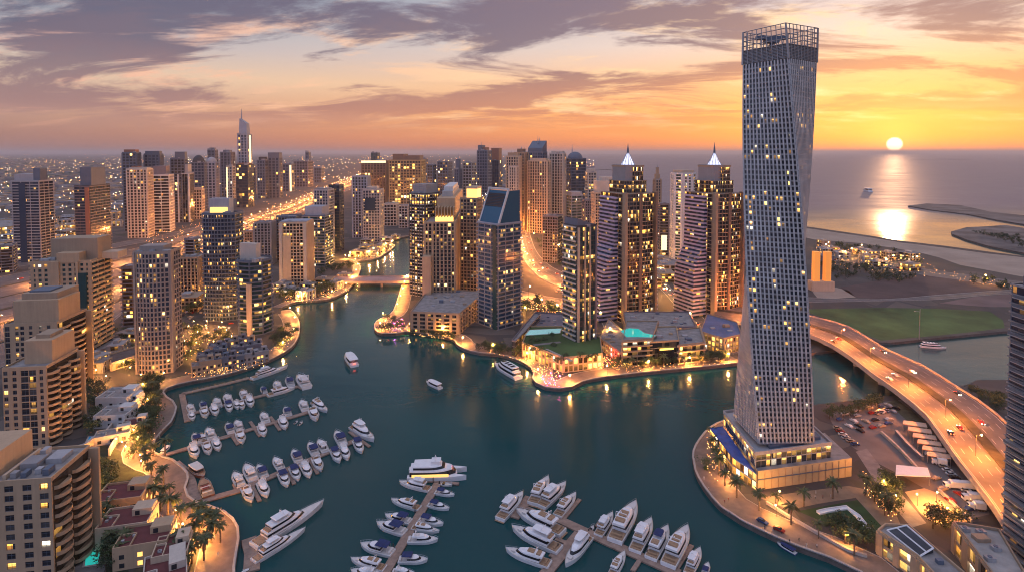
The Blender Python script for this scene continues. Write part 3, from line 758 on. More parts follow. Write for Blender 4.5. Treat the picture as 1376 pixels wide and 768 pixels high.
T('dark teal cube top building peeping over the brown ribbed hotel', 499,508,511,262,206,'slate','teal',('curtain',),.03)
T('low block with dark square front beside the lagoon bridge', 516,533,536,305,275,'pale','black',('grid',),.06, cat='low block', name='apartment_block')
T('small two-tone block with white side beside the lagoon bridge', 536,548,551,308,277,'lgrey','black',('grid',),.06, cat='low block', name='apartment_block')
T('broad sandy block behind the lagoon with lit forecourt', 556,575,580,318,280,'sand','grey',('grid',),.10, cat='low block', name='apartment_block')
# --- central background
for i, (a, b, c, y0, y1, wl) in enumerate([(574,582,586,262,222,'slate'),(588,602,608,262,218,'slate'),(565,572,575,252,214,'mauve'),(622,634,640,268,219,'grey')]):
    T(['dark slim block in the haze right of the golden hotel','stepped dark block in the haze beside the pointed tower','brownish far tower just right of the golden hotel','grey office slab with red rim behind the gold-crowned tower'][i], a,b,c,y0,y1,wl,'grey',('grid',),.08)
T('narrow pointed twisting tower in the hazy middle distance', 611,617,621,268,228,'slate','navy',('piers',),.05, ex=[('box',.2,.8,.2,.8,214,'slate'),('spire',.5,.5,206,1.5,216)])
T('unfinished blue tower with red crane lights behind the gold-crowned tower', 641,655,661,264,203,'slate','navy',('grid',),.06, ex=[('box',.05,.4,.1,.9,195,'slate'),('box',.5,.8,.2,.8,198,'rust'),('spire',.2,.5,190,1.5,196)])
T('tower with red glowing top beside the unfinished blue tower', 657,670,675,262,216,'slate','navy',('curtain',),.06, ex=[('box',.2,.98,.1,.9,199,'rust')])
T('sandy seafront tower with domed roof house, leftmost of the seafront row', 680,697,701,316,211,'sand','grey',('piers',),.05, ex=[('box',.15,.85,.1,.9,205,'tan')])
T('tall brown seafront tower with little crown behind the sandy row', 691,705,710,312,206,'tan','grey',('piers',),.05, ex=[('box',.2,.8,.2,.8,200,'brown'),('spire',.5,.5,197,2,201)])
T('widest sandy seafront tower with slit windows facing the curved road', 709,735,740,316,217,'sand','grey',('piers',),.05, ex=[('box',.1,.9,.1,.9,213,'sand')])
T('low sandy seafront tower in front of the domed one', 684,694,697,320,225,'pale','grey',('piers',),.06)
T('pale seafront slab tower standing against the dark glass sail tower', 738,756,760,312,207,'pale','grey',('piers',),.04, ex=[('box',.2,1.0,.1,.9,203,'pale')])
T('unfinished tower with raked dark blue glass crown and cranes', 709,729,735,300,205,'slate','navy',('grid',),.04, ex=[('slope',199,189,'g:blue'),('spire',.6,.5,181,1.4,192),('spire',.95,.5,184,1.2,190)])
T('dark stepped residential block left of the thin green glass tower', 729,749,756,356,292,'mauve','black',('grid','blank'),.06, side='R')
T('dark glass sail tower with rounded top and mast', 758,767,787,300,214,'slate','navy',('thin',),.10, slab='slate', ex=[('dome',204,'slate'),('spire',.3,.5,194,1.6,208)])
T('blue-green glass tower with flat white cap below the sail tower', 761,768,782,312,263,'steel','teal',('bands',),.08, slab='steel', ex=[('box',.0,1,.0,1,258,'lgrey')])
T('beige tower seen right of the glass sail tower', 786,790,801,306,232,'pale','grey',('grid',),.08, ex=[('box',.1,.9,.1,.9,227,'pale')])
T('small grey block in front of the beige tower by the sail tower', 782,786,795,316,270,'mauve','grey',('grid',),.12)
T('sandy tower with arched crown left of the near spired hotel tower', 794,799,826,352,260,'sand','grey',('grid',),.05, ex=[('box',.1,.98,.1,.9,243,'pale'),('box',.35,.95,.2,.8,238,'pale')])
T('slim old-style tower with pointed tip between the two spired hotels', 877,880,888,300,242,'tan','grey',('piers',),.05, ex=[('box',.15,.85,.2,.8,234,'tan'),('box',.3,.7,.3,.7,225,'tan'),('spire',.5,.5,221,1.6,227)])
T('low balcony block glowing orange at its foot between the spired hotels', 884,886,898,345,275,'mauve','grey',('bands',),.14, ex=[('strip','f',.2,.8,316,336,'lit')])
T('tall white-framed green glass tower with lit floors between the spired hotels', 897,908,937,360,234,'white','green',('wide',),.35, shape='oct', e=2.2, ex=[('box',.15,.85,.15,.85,229,'sand')])
# --- central peninsula
T('black and cream residential tower with grey roof box at the channel corner', 551,572,590,402,262,'dark','black',('grid','grid'),.40, slab='pale', fl=3.4, ex=[('box',.15,.98,.1,.9,248,'grey')])
T('beige and dark tower with gold lit crown behind the stepped beige tower', 619,641,648,408,268,'tan','grey',('grid',),.10, ex=[('box',.35,.98,.1,.9,253,'lit'),('box',.32,1.0,.05,.95,251,'sand',254)])
def stepped_tower():
    t, ce, w, d, ps, h, near = T('stepped beige tower with lit arcade crown above the square-windowed podium', 571,612,626,418,300,'beige','black',('piers','piers'),.26, slab='tan', fl=3.5, yaw=2, ex=[('box',.30,.92,.15,.85,270,'beige'),('box',.42,.80,.25,.75,262,'lgrey'),('box',.45,.78,.3,.7,256,'white'),
      ('box',.31,.91,.06,.13,294.5,'lit'),('box',-.03,.24,-.05,1.0,342,'beige',418),('strip','f',.24,.30,300,418,'beige')])
    z0 = topz(near, 299)-GZ; z1 = topz(near, 281)-GZ
    mb = MB()
    for i in range(7):
        x = -w/2+w*(.31+.6*i/6); mb.box(x-.5, x+.5, -d/2+.07*d, -d/2+.145*d, z0, z1)
    mb.build('crown_arcade_rib', wallm('beige'), t)
stepped_tower()
def raked_tower():
    t, ce, w, d, ps, h, near = T('grey tower with raked blue glass crown framed in white at the channel', 643,669,699.5,446,303,'steel','blue',('bands','bands'),.12, slab='grey', fl=3.5, ratio=1.0, plants=False, ex=[('strip','f',.80,1.0,303,446,'g:teal')])
    z0 = h+.4; zt = topz(near, 256)-GZ; zm = topz(near, 298)-GZ
    gl = MB(); fr = MB(); y0, y1 = -d/2, d/2
    a = -w/2; b = w/2
    mb = MB()
    mb.loft([[(a+1,y0+.5,z0),(b-.5,y0+.5,z0),(b-.5,y1-.5,z0),(a+1,y1-.5,z0)],[(a+1,y0+d*.45,zt-1),(b-.5,y0+d*.45,zt-1),(b-.5,y1-.5,zt-1),(a+1,y1-.5,zt-1)]], 0)
    mb.build('raked_crown', glass('glass_raked', (.02,.10,.17), .0, 0, .08), t)
    lou = MB()
    for i in range(9):
        f = .52+.045*i; y = y0+.5+(d*.45-.5)*f; z = z0+(zt-1-z0)*f
        lou.box(a+2, b-2, y-.5, y-.1, z, z+.9)
    lou.build('louvre_grille', wallm('dark'), t)
    for x, nm in ((a+.4, 0), (b-.6, 1)):
        m2 = MB(); m2.loft([[(x,y0-.1,z0-.3),(x+1.2,y0-.1,z0-.3),(x+1.2,y0+1.6,z0-.3),(x,y0+1.6,z0-.3)],[(x,y0+d*.45-.6,zt),(x+1.2,y0+d*.45-.6,zt),(x+1.2,y0+d*.45+1.2,zt),(x,y0+d*.45+1.2,zt)]]); m2.build('crown_rail', wallm('white'), t)
    m2 = MB(); m2.box(a, b+.3, y0+d*.43, y0+d*.49, zt-.2, zt+1.3); m2.build('crown_rail', wallm('white'), t)
raked_tower()
def green_tower():
    T('slender dark green glass tower with raked roof and vertical lit strips on the podium point', 757,775,800,480,306,'dark','teal',('curtain','bands'),.36, slab='pale', fl=3.4, side='L', ex=[('slope',294,304,'slate'),('strip','f',.0,.08,306,480,'sand'),('strip','f',.94,1.0,306,480,'mauve'),('strip','f',.36,.40,306,480,'sand'),('strip','f',.62,.66,306,480,'sand')])
green_tower()
# ------------------------------------------------------------------ landmark towers
def needle_tower():
    t, ce, w, d, ps, h, near = T('tallest far skyscraper, glass with a stepped top and thin spire', 321,334,340,278,181,'steel','navy',('piers',),.10, ex=[('strip','r',.3,.7,182,270,'lit')])
    z1 = topz(near, 163)-GZ; mb = MB()
    mb.loft([[(-w*.4,-d*.4,h+.4),(w*.42,-d*.4,h+.4),(w*.42,d*.4,h+.4),(-w*.4,d*.4,h+.4)],[(-w*.36,-d*.3,z1+8),(w*.36,-d*.3,z1-6),(w*.36,d*.3,z1-6),(-w*.36,d*.3,z1+8)]])
    mb.build('raked_crown', wallm('steel'), t)
    mb = MB(); mb.tube((-w*.28,0,z1),(-w*.28,0,topz(near,146)-GZ), 2.2, .4, 6); mb.build('spire', wallm('steel'), t)
needle_tower()
def spired_hotel(label, xl, xc, xr, yb, ytop, ycap, yspire, fl_l, fl_r, sc):
    """dark hotel tower with lilac-banded flared side wings, stepped top, lit glass cone and spire"""
    ce, w, d, ps = footprint(xl, xc, xr, yb, None, 1.0, 'L', 34*sc)
    t = thing('hotel_tower', label, 'hotel tower', (ce.x, ce.y, GZ), ps); near = P(xc, yb, 0); FOOT.append((ce.x, ce.y, 45*sc))
    Z = lambda y: topz(near, y)-GZ
    hm = Z(ytop)
    g = MB(); l = MB(); n = 11
    bow = lambda ww, dd: [(-ww/2, dd/2)]+[(-ww/2+ww*i/n, -dd/2-dd*.10*math.sin(math.pi*i/n)) for i in range(n+1)]+[(ww/2, dd/2)]
    facade(g, l, bow(w, d), 0, hm, ('thin',), 3.5, 1.0, ms=1)
    tiers = [(Z(ycap+44), .86), (Z(ycap+22), .68), (Z(ycap+3), .56)]
    z0 = hm
    l.face([(p[0],p[1],hm+.03) for p in bow(w, d)], 2)
    for zt, s in tiers:
        pl = bow(w*s, d*s); facade(g, l, pl, z0, zt, ('thin',), 3.5, first=False); l.face([(p[0],p[1],zt+.03) for p in pl], 2); z0 = zt
    g.build('glazing', gm('black', .27, 2.2), t); l.build('facade_lattice', [wallm('brown'), wallm('tan'), roofm()], t)
    # stone fins on the front, and the central shaft
    for a, b, y1 in ((-.5,-.42,ytop-2),(-.06,.02,ytop-2),(.44,.5,ytop-2)):
        m2 = MB(); m2.box(w*a, w*b, -d/2-d*.10-1.2, -d/2+1, 0, Z(y1)); m2.build('stone_fin', wallm('brown' if a > -.4 else 'tan'), t)
    m2 = MB(); m2.box(-w*.30, w*.0, -d*.30-1.0, d*.28, hm+.1, Z(ycap)); m2.build('stone_shaft', wallm('grey'), t)
    m2 = MB(); m2.box(-w*.31, w*.31, -d*.30, d*.30, z0+.05, z0+1.6); m2.build('roof_slab', wallm('tan'), t)
    # flared wings with lilac bands
    for sgn, prof in ((-1, fl_l), (1, fl_r)):
        g2 = MB(); l2 = MB()
        pts = [(Z(y), px) for y, px in prof]
        def ext(z):
            for (za, ea), (zb, eb) in zip(pts, pts[1:]):
                if za >= z >= zb: f = (z-zb)/max(1e-6, za-zb); return eb+(ea-eb)*f
            return pts[-1][1] if z < pts[-1][0] else pts[0][1]
        nf = int(pts[0][0]/3.4)
        dy0, dy1 = -d*.30, d*.46
        for k in range(nf):
            za = k*3.4; zb = za+3.4; ea, eb = ext(za+.1), ext(zb)
            xa, xb = sgn*(w/2+ea), sgn*(w/2+eb); x0 = sgn*(w/2-1)
            q = [(x0,dy0,za),(xa,dy0,za),(xb,dy0,zb),(x0,dy0,zb)]; nb = max(1, round(ea/3.6))
            g2.face(q if sgn > 0 else q[::-1], 0, [(0,k),(nb,k),(nb,k+1),(0,k+1)] if sgn > 0 else [(0,k+1),(nb,k+1),(nb,k),(0,k)])
            q = [(xa,dy0,za),(xa,dy1,za),(xb,dy1,zb),(xb,dy0,zb)]
            g2.face(q if sgn > 0 else q[::-1], 0, [(9,k),(16,k),(16,k+1),(9,k+1)] if sgn > 0 else [(9,k+1),(16,k+1),(16,k),(9,k)])
            l2.box(min(x0, xa)-(.5 if sgn < 0 else 0), max(x0, xa)+(.5 if sgn > 0 else 0), dy0-.55, dy1, zb-1.5, zb)
        l2.box(min(0, sgn*(w/2-1.2)), max(0, sgn*(w/2-1.2)), dy0+.3, dy1-.3, 0, pts[0][0]-1)
        g2.build('wing_glazing', gm('navy', .10, 2), t); l2.build('wing_floor_edge', paint('lilac_band', (.42,.37,.52), .6, .08, .1), t)
    # lit cone and spire
    zc = Z(ycap-1); zt = Z(ycap-17)
    m2 = MB(); r = w*.18
    m2.loft([[(r*math.cos(2*math.pi*i/12), r*math.sin(2*math.pi*i/12), z0+1.7) for i in range(12)],[(r*.62*math.cos(2*math.pi*i/12), r*.62*math.sin(2*math.pi*i/12), z0+(zt-z0)*.4) for i in range(12)],[(r*.12*math.cos(2*math.pi*i/12), r*.12*math.sin(2*math.pi*i/12), zt) for i in range(12)]])
    m2.build('lit_cone', lamp_mat('cone_light', (.80,.82,1), .65), t)
    m2 = MB()
    for i in range(12):
        a = 2*math.pi*i/12; m2.tube((r*1.04*math.cos(a), r*1.04*math.sin(a), z0+1.7), (r*.14*math.cos(a), r*.14*math.sin(a), zt), .28, .2, 4)
    m2.build('cone_rib', wallm('steel'), t)
    m2 = MB(); m2.tube((0,0,zt-1),(0,0,(zt+Z(yspire))/2), 1.1, .7, 8); m2.tube((0,0,(zt+Z(yspire))/2),(0,0,Z(yspire)), .55, .12, 6); m2.build('spire', wallm('slate'), t)
    return t
spired_hotel('near spired hotel tower with dark lit front and flared lilac wings by the pool deck', 828,835,878,436,261,222,192, [(262,2.0),(335,3.5),(352,10),(372,14),(400,17),(436,19)], [(262,2.5),(310,4.0),(370,8),(436,9)], 1.0)
spired_hotel('farther spired hotel tower, partly behind the twisted tower, with flared lilac wings', 948,955,994,430,261,222,191, [(262,2.5),(335,4.0),(362,13),(380,14),(430,15)], [(262,2.5),(330,5),(430,8)], 1.0)
# ------------------------------------------------------------------ the twisted tower
def twisted_tower():
    cpos = P(1036.5, 628, 0); FOOT.append((cpos.x, cpos.y, 34))
    t = thing('twisted_tower', 'tall grey tower twisting a quarter turn as it rises, with an open lattice crown', 'skyscraper', (cpos.x, cpos.y, GZ))
    s = cpos.y/F
    zb = 17.0; top = topz(cpos, 86)-GZ; zm = topz(cpos, 67)-GZ; zc = topz(cpos, 41)-GZ
    r0, r1 = 51.5*s, 44*s
    view = math.atan2(cpos.x, cpos.y)
    def corner(z, i, extra=0):
        f = max(0, (z-zb)/(zc-zb)); phi = rad(-17)+f*(rad(8-65-90+90)-rad(-17)-rad(0)) if False else rad(-17)+f*rad(-65)
        r = r0+(r1-r0)*f+extra
        a = phi+i*math.pi/2
        # a is measured from the direction towards the camera, positive to the right
        dx, dy = math.sin(a), -math.cos(a)
        c, sn = math.cos(-view), math.sin(-view)
        return Vector((r*(dx*c-dy*sn), r*(dx*sn+dy*c), z))
    nf = 74; nb = 14; fh = (top-zb)/nf
    g = MB(); l = MB(); crown = MB(); mech = MB()
    def panel(mb, k, i, u0, u1, v0, v1, out, m=0):
        za, zb2 = zb+fh*(k+v0), zb+fh*(k+v1)
        A0, B0 = corner(za, i), corner(za, i+1); A1, B1 = corner(zb2, i), corner(zb2, i+1)
        nn = ((A0+B0)*.5); nn.z = 0; nn.normalize()
        q = [A0+(B0-A0)*u0, A0+(B0-A0)*u1, A1+(B1-A1)*u1, A1+(B1-A1)*u0]
        o = [p+nn*out for p in q]
        mb.grid_faces(list(q)+list(o), [(4,5,6,7),(0,1,5,4),(1,2,6,5),(2,3,7,6),(3,0,4,7)], m)
    for k in range(nf):
        for i in range(4):
            za, zt = zb+fh*k, zb+fh*(k+1)
            g.face([corner(za,i), corner(za,i+1), corner(zt,i+1), corner(zt,i)], 0, [(i*40,k),(i*40+nb,k),(i*40+nb,k+1),(i*40,k+1)])
            vis = True
            for j in range(nb+1):
                c = j/nb; hw = .19/nb
                u0, u1 = max(0, c-hw), min(1, c+hw)
                panel(l, k, i, u0, u1, 0, 1, .55, 0)
            panel(l, k, i, 0, 1, -.16, .16, .40, 1)
    g.build('glazing', glass('glass_twist', (.030,.036,.048), .085, 1.4, .15, ((1,.42,.08),(1,.58,.18))), t)
    l.build('facade_lattice', [paint('panel_grey', (.52,.50,.485), .42, .12, .15), paint('panel_dark', (.29,.28,.275), .42, .12, .15)], t)
    # plant floors behind louvres, then the open crown
    nl = 5; mh = (zm-top)/nl
    for k in range(nl):
        za, zt = top+mh*k, top+mh*(k+1)
        mech.loft([[corner(za,i,-.3) for i in range(4)],[corner(zt,i,-.3) for i in range(4)]], 0, k == nl-1)
    mech.build('plant_storey', paint('louvre_grey', (.22,.20,.195), .6, .2, .2), t)
    lv = MB()
    for k in range(nl*2):
        z = top+(zm-top)*k/(nl*2)+.6
        for i in range(4):
            a, b = corner(z,i,.1), corner(z,i+1,.1); lv.tube(a, b, .28, .28, 4)
    lv.build('louvre_slat', wallm('grey'), t)
    for i in range(4):
        for j in range(9):
            u = j/9
            p = [corner(z,i,.5)+(corner(z,i+1,.5)-corner(z,i,.5))*u for z in (top, zm, zc)]
            crown.tube(p[0], p[1], .24 if j else .6, .22 if j else .55, 4); crown.tube(p[1], p[2], .24 if j else .55, .2 if j else .45, 4)
        for z in [zm+(zc-zm)*q/4 for q in range(5)]:
            crown.tube(corner(z,i,.5), corner(z,i+1,.5), .2, .2, 4)
    crown.build('crown_lattice', paint('crown_steel', (.34,.31,.30), .45, .1, .3, .2), t)
    cr = MB(); c0 = corner(zm,0)*.0; cr.tube((-3,2,zm),(-3,2,zm+5),.8,.8,6); cr.box(-10,4,.9,3.1,zm+5,zm+6.6); cr.box(-6,0,0,4,zm+3.4,zm+5)
    cr.build('window_cleaning_crane', wallm('slate'), t)
    # podium: stone base, glass storey, roof terrace
    pod = thing('podium', 'stone and glass podium with lit upper windows under the twisted tower', 'podium', (0,0,0))
    A = P(1018,664,0); Bp = P(1144,645,0); Cc = P(972,597,0); D = Bp+(Cc-A)
    A, Bp, Cc, D = [Vector((p.x,p.y,0)) for p in (A,Bp,Cc,D)]
    ctr = (A+Bp+Cc+D)/4
    FOOT.append((ctr.x, ctr.y, 42)); FOOT.append((Bp.x-10, Bp.y+8, 20))
    ux = (Bp-A).normalized(); uy = (Cc-A).normalized(); lx = (Bp-A).length; ly = (Cc-A).length
    pt = lambda a, b: (A+ux*(lx*a)+uy*(ly*b))
    z1 = GZ+8.6; z2 = GZ+14.8
    base = MB(); base.prism([(p.x,p.y) for p in (pt(0,0),pt(1,0),pt(1,.55),pt(0,.55))], GZ-.5, z1, 0, 1)
    base.build('stone_base', [paint('podium_stone', (.46,.36,.21), .6, .1, .2), roofm()], pod)
    for i in range(1, 14):
        m2 = MB(); p = pt(i/14, 0)-uy*.15; m2.obox(p, ux, uy, .08, .12, GZ+.3, z1-.6); m2.build('joint_rib', wallm('tan'), pod)
    m2 = MB(); m2.obox(pt(.5,0)-uy*.2, ux, uy, lx/2, .15, GZ+4.6, GZ+5.0); m2.build('stone_course', wallm('slate'), pod)
    g2 = MB(); l2 = MB()
    q = [(p.x,p.y) for p in (pt(-.02,.10),pt(.005,.55),pt(0,1.0),pt(-.10,1.0))]
    poly = [(p.x,p.y) for p in (pt(.0,.06),pt(.80,.06),pt(.80,1.0),pt(0,1.0))]
    facade(g2, l2, poly, z1+.02, z2, ('curtain','curtain'), 3.2, 1.0, first=False)
    l2.face([(p[0],p[1],z2+.02) for p in poly], 1); parapet(l2, offset_poly(poly, [.3]*4), z2-.4, 1.6, .6, 1)
    g2.build('glazing', glass('glass_podium', (.03,.04,.05), 1.0, 1.1, .15, ((1,.42,.07),(1,.58,.16))), pod); l2.build('facade_lattice', [wallm('grey'), wallm('lgrey')], pod)
    # west side: long glazed gallery with blue-coloured terrace, stepping out to the promenade
    g3 = MB(); l3 = MB()
    poly = [(p.x,p.y) for p in (pt(-.015,.0),pt(-.012,1.0),pt(-.16,1.0),pt(-.13,.35))][::1]
    a = sum(poly[i][0]*poly[(i+1)%4][1]-poly[(i+1)%4][0]*poly[i][1] for i in range(4))
    if a < 0: poly = poly[::-1]
    facade(g3, l3, poly, GZ, z1-1.2, ('curtain',), 3.4, 1.0, first=False)
    l3.face([(p[0],p[1],z1-1.17) for p in poly], 1)
    g3.build('gallery_glazing', gm('amber', .5, 1.8), pod); l3.build('gallery_lattice', [wallm('tan'), paint('blue_terrace', (.03,.09,.36), .5, .2, .3)], pod)
    for x, y, hx, hy in ((.35,.18,9,2.5),(.62,.22,6,2.2),(.55,.75,5,3)):
        m2 = MB(); m2.obox(pt(x,y), ux, uy, hx, hy, z2+.05, z2+1.7); m2.build('roof_plant', wallm('slate'), pod)
twisted_tower()
# ------------------------------------------------------------------ near apartment towers with real windows
def win_proto(w, h, key):
    t = MB(); fw = .09
    t.box(-w/2, -w/2+fw, -.10, .06, 0, h); t.box(w/2-fw, w/2, -.10, .06, 0, h); t.box(-w/2+fw, w/2-fw, -.10, .06, h-fw, h); t.box(-w/2+fw, w/2-fw, -.10, .06, 0, fw)
    t.box(-.035, .035, -.08, .05, fw, h-fw); t.box(-w/2+fw, -.035, -.07, .05, h*.64-.03, h*.64+.03); t.box(.035, w/2-fw, -.07, .05, h*.64-.03, h*.64+.03)
    g = MB(); g.face([(-w/2,-.015,0),(w/2,-.015,0),(w/2,-.015,h),(-w/2,-.015,h)], 0, [(0,0),(1,0),(1,1),(0,1)])
    return t, g
WPROTO = {}
def window(parent, x, y, z, rz, w, h, lit=.16):
    k = (round(w,2), round(h,2), lit)
    if k not in WPROTO:
        t, g = win_proto(w, h, k); o = t.build('window', wallm('slate'), parent); p = g.build('pane', gm('grey', lit, 1.9), o); WPROTO[k] = (o.data, p.data)
    else:
        o = bpy.data.objects.new('window', WPROTO[k][0]); COL.objects.link(o); o.parent = parent
        p = bpy.data.objects.new('pane', WPROTO[k][1]); COL.objects.link(p); p.parent = o
    o.location = (x, y, z); o.rotation_euler = (0, 0, rz); return o
def wall_with_holes(mb, ax, along0, along1, fixed, z0, z1, holes, m=0, dep=.45):
    """wall plane with real openings and reveals; ax 'x': wall at y=fixed facing -y, 'y': wall at x=fixed facing +x"""
    us = sorted({along0, along1, *[h[0] for h in holes], *[h[1] for h in holes]}); zs = sorted({z0, z1, *[h[2] for h in holes], *[h[3] for h in holes]})
    pt = (lambda u, z, o=0: (u, fixed+o, z)) if ax == 'x' else (lambda u, z, o=0: (fixed-o, u, z))
    hs = set()
    for h in holes:
        for i in range(len(us)-1):
            if us[i] >= h[0]-1e-5 and us[i+1] <= h[1]+1e-5:
                for j in range(len(zs)-1):
                    if zs[j] >= h[2]-1e-5 and zs[j+1] <= h[3]+1e-5: hs.add((i, j))
    for j in range(len(zs)-1):
        i = 0
        while i < len(us)-1:
            if (i, j) in hs: i += 1; continue
            k = i
            while k+1 < len(us)-1 and (k+1, j) not in hs: k += 1
            mb.face([pt(us[i],zs[j]), pt(us[k+1],zs[j]), pt(us[k+1],zs[j+1]), pt(us[i],zs[j+1])], m); i = k+1
    for a, b, c, d in holes:
        mb.face([pt(a,c), pt(a,d), pt(a,d,dep), pt(a,c,dep)][::-1], m); mb.face([pt(b,c), pt(b,d), pt(b,d,dep), pt(b,c,dep)], m)
        mb.face([pt(a,c), pt(b,c), pt(b,c,dep), pt(a,c,dep)][::-1], m); mb.face([pt(a,d), pt(b,d), pt(b,d,dep), pt(a,d,dep)], m)
def near_block(label, xl, xc, xr, yb, yt, yaw, depth, wallk, cols, fl, nmax, roof, balc=True, annex=None):
    ce, w, d, ps = footprint(xl, xc, xr, yb, yaw, 1.0, 'R', depth)
    near = P(xc, yb, 0); h = topz(near, yt)-GZ
    t = thing('apartment_tower', label, 'apartment tower', (ce.x, ce.y, GZ), ps); FOOT.append((ce.x, ce.y, .5*math.hypot(w, d)))
    nf = int((h-2.5)/fl); z0 = h-1.6-nf*fl
    mb = MB(); holes = []; wins = []
    for k in range(nf-1, -1, -1):
        zz = z0+k*fl+.9
        for (cf, cw, kind) in cols:
            x = -w/2+w*cf; holes.append((x-cw/2, x+cw/2, zz if kind == 'w' else zz-.7, zz+2.1))
            wins.append((x, zz if kind == 'w' else zz-.7, cw, 2.1 if kind == 'w' else 2.8))
    wall_with_holes(mb, 'x', -w/2, w/2, -d/2, 0, h, holes)
    mb.face([(w/2,-d/2,0),(w/2,d/2,0),(w/2,d/2,h),(w/2,-d/2,h)]); mb.face([(w/2,d/2,0),(-w/2,d/2,0),(-w/2,d/2,h),(w/2,d/2,h)]); mb.face([(-w/2,d/2,0),(-w/2,-d/2,0),(-w/2,-d/2,h),(-w/2,d/2,h)])
    mb.face([(-w/2+.4,-d/2+.4,h-.9),(w/2-.4,-d/2+.4,h-.9),(w/2-.4,d/2-.4,h-.9),(-w/2+.4,d/2-.4,h-.9)], 1)
    o = offset_poly(rect(w, d), [-.4]*4); r = rect(w, d)
    for i in range(4):
        j = (i+1) % 4; mb.face([(*r[i],h),(*r[j],h),(*o[j],h),(*o[i],h)]); mb.face([(*o[i],h),(*o[j],h),(*o[j],h-.9),(*o[i],h-.9)])
    mb.build('wall', [wallm(wallk), roofm()], t)
    rest = MB()
    for q, (x, z, cw, hh) in enumerate(wins):
        if q < nmax: window(t, x, -d/2+.32, z, 0, cw, hh)
        else: rest.face([(x-cw/2,-d/2+.3,z),(x+cw/2,-d/2+.3,z),(x+cw/2,-d/2+.3,z+hh),(x-cw/2,-d/2+.3,z+hh)], 0, [(q*2,0),(q*2+1,0),(q*2+1,1),(q*2,1)])
    if rest.f: struct(rest.build('window', gm('grey', .16, 1.9), t), 'stuff')
    if balc:   # curved balconies stacked up the right-hand side
        g = MB(); g.face([(w/2+.04,-d/2+.6,0),(w/2+.04,d/2-.6,0),(w/2+.04,d/2-.6,h-1.5),(w/2+.04,-d/2+.6,h-1.5)], 0, [(0,0),(5,0),(5,nf),(0,nf)]); g.build('side_glazing', gm('amber', .07, 1.6), t)
        nbal = 0; extra = MB()
        for bi, (ya, yb2, dep) in enumerate(balc if isinstance(balc, list) else [(-.44,-.1,2.6),(0,.42,2.6)]):
            for k in range(nf-1, -1, -1):
                z = z0+k*fl; b = MB() if nbal < 90 else extra; nbal += 1
                pts = [(w/2+.06, ya*d)]+[(w/2+.06+dep*math.sin(math.pi*(i+.5)/9)**.5, d*(ya+(yb2-ya)*(i+.5)/9)) for i in range(9)]+[(w/2+.06, yb2*d)]
                b.prism(pts, z-.15, z+.15, 0, 0, True)
                inn = offset_poly(pts, [-.14]*len(pts))
                n = len(pts)
                v = [(*p, z+.15) for p in pts]+[(*p, z+1.1) for p in pts]+[(*p, z+1.1) for p in inn]+[(*p, z+.16) for p in inn]
                b.grid_faces(v, [(a*n+i, a*n+i+1, (a+1)*n+i+1, (a+1)*n+i) for a in range(3) for i in range(n-1)], 0)
                if b is not extra: b.build('balcony', wallm(wallk), t)
        if extra.f: struct(extra.build('balcony', wallm(wallk), t), 'stuff')
        m2 = MB(); m2.box(w/2+.05, w/2+3.4, d*.44, d*.49, 0, h-1); m2.build('pilaster', wallm(wallk), t)
    for (a, b, c, e, yy, mk) in roof:
        m2 = MB(); zt = topz(near, yy)-GZ if yy > 30 else h+yy
        m2.box(-w/2+w*a, -w/2+w*b, -d/2+d*c, -d/2+d*e, h-.88, zt, 0, ('b',)); m2.build('roof_house' if zt-h > 2.2 else 'roof_plant', wallm(mk), t)
    return t, ce, w, d, ps, h
near_block('nearest beige apartment tower with square windows and rounded balconies, cut off by the frame edge', -70,74,80,800,641,8,22,'beige', [(.03,2.6,'b'),(.12,2.5,'w'),(.21,2.5,'w'),(.33,3.0,'b'),(.44,2.6,'b'),(.60,2.7,'w'),(.77,2.7,'w'),(.93,2.7,'w')], 3.3, 95,
   [(.05,.42,.1,.95,611,'beige'),(.55,.72,.35,.62,1.4,'grey'),(.74,.9,.5,.8,.9,'lgrey'),(.60,.66,.70,.85,2.0,'lgrey'),(.76,.82,.2,.3,.9,'lgrey'),(.86,.92,.14,.3,1.3,'slate'),(.56,.62,.12,.22,1.0,'grey'),(.66,.71,.12,.26,.8,'slate'),(.5,.53,.1,.9,.8,'sand')])
near_block('beige apartment tower with stepped roof house and slanting balcony wall, middle of three', 7,66,100,606,491,8,26,'beige', [(.07,1.9,'w'),(.27,1.9,'w'),(.50,3.4,'b'),(.68,3.2,'b'),(.88,1.6,'w')], 3.25, 80,
   [(.30,.95,.25,.95,462,'beige'),(.45,.8,.4,.8,457,'tan')], balc=[(-.48,-.18,3.0),(-.15,.15,3.0),(.18,.46,3.0)])
near_block('beige apartment tower with high blank roof house behind the middle apartment tower', 9,80,101,540,432,8,30,'beige', [(.06,2.6,'b'),(.24,1.8,'w'),(.34,2.0,'w'),(.50,1.8,'w'),(.68,1.4,'w'),(.84,2.0,'w')], 3.25, 80,
   [(.12,.98,.1,.8,404,'beige'),(.22,.9,.2,.9,396,'tan'),(.3,.7,.3,.7,394,'slate')], balc=[(-.48,-.1,2.6),(-.05,.4,2.6)])
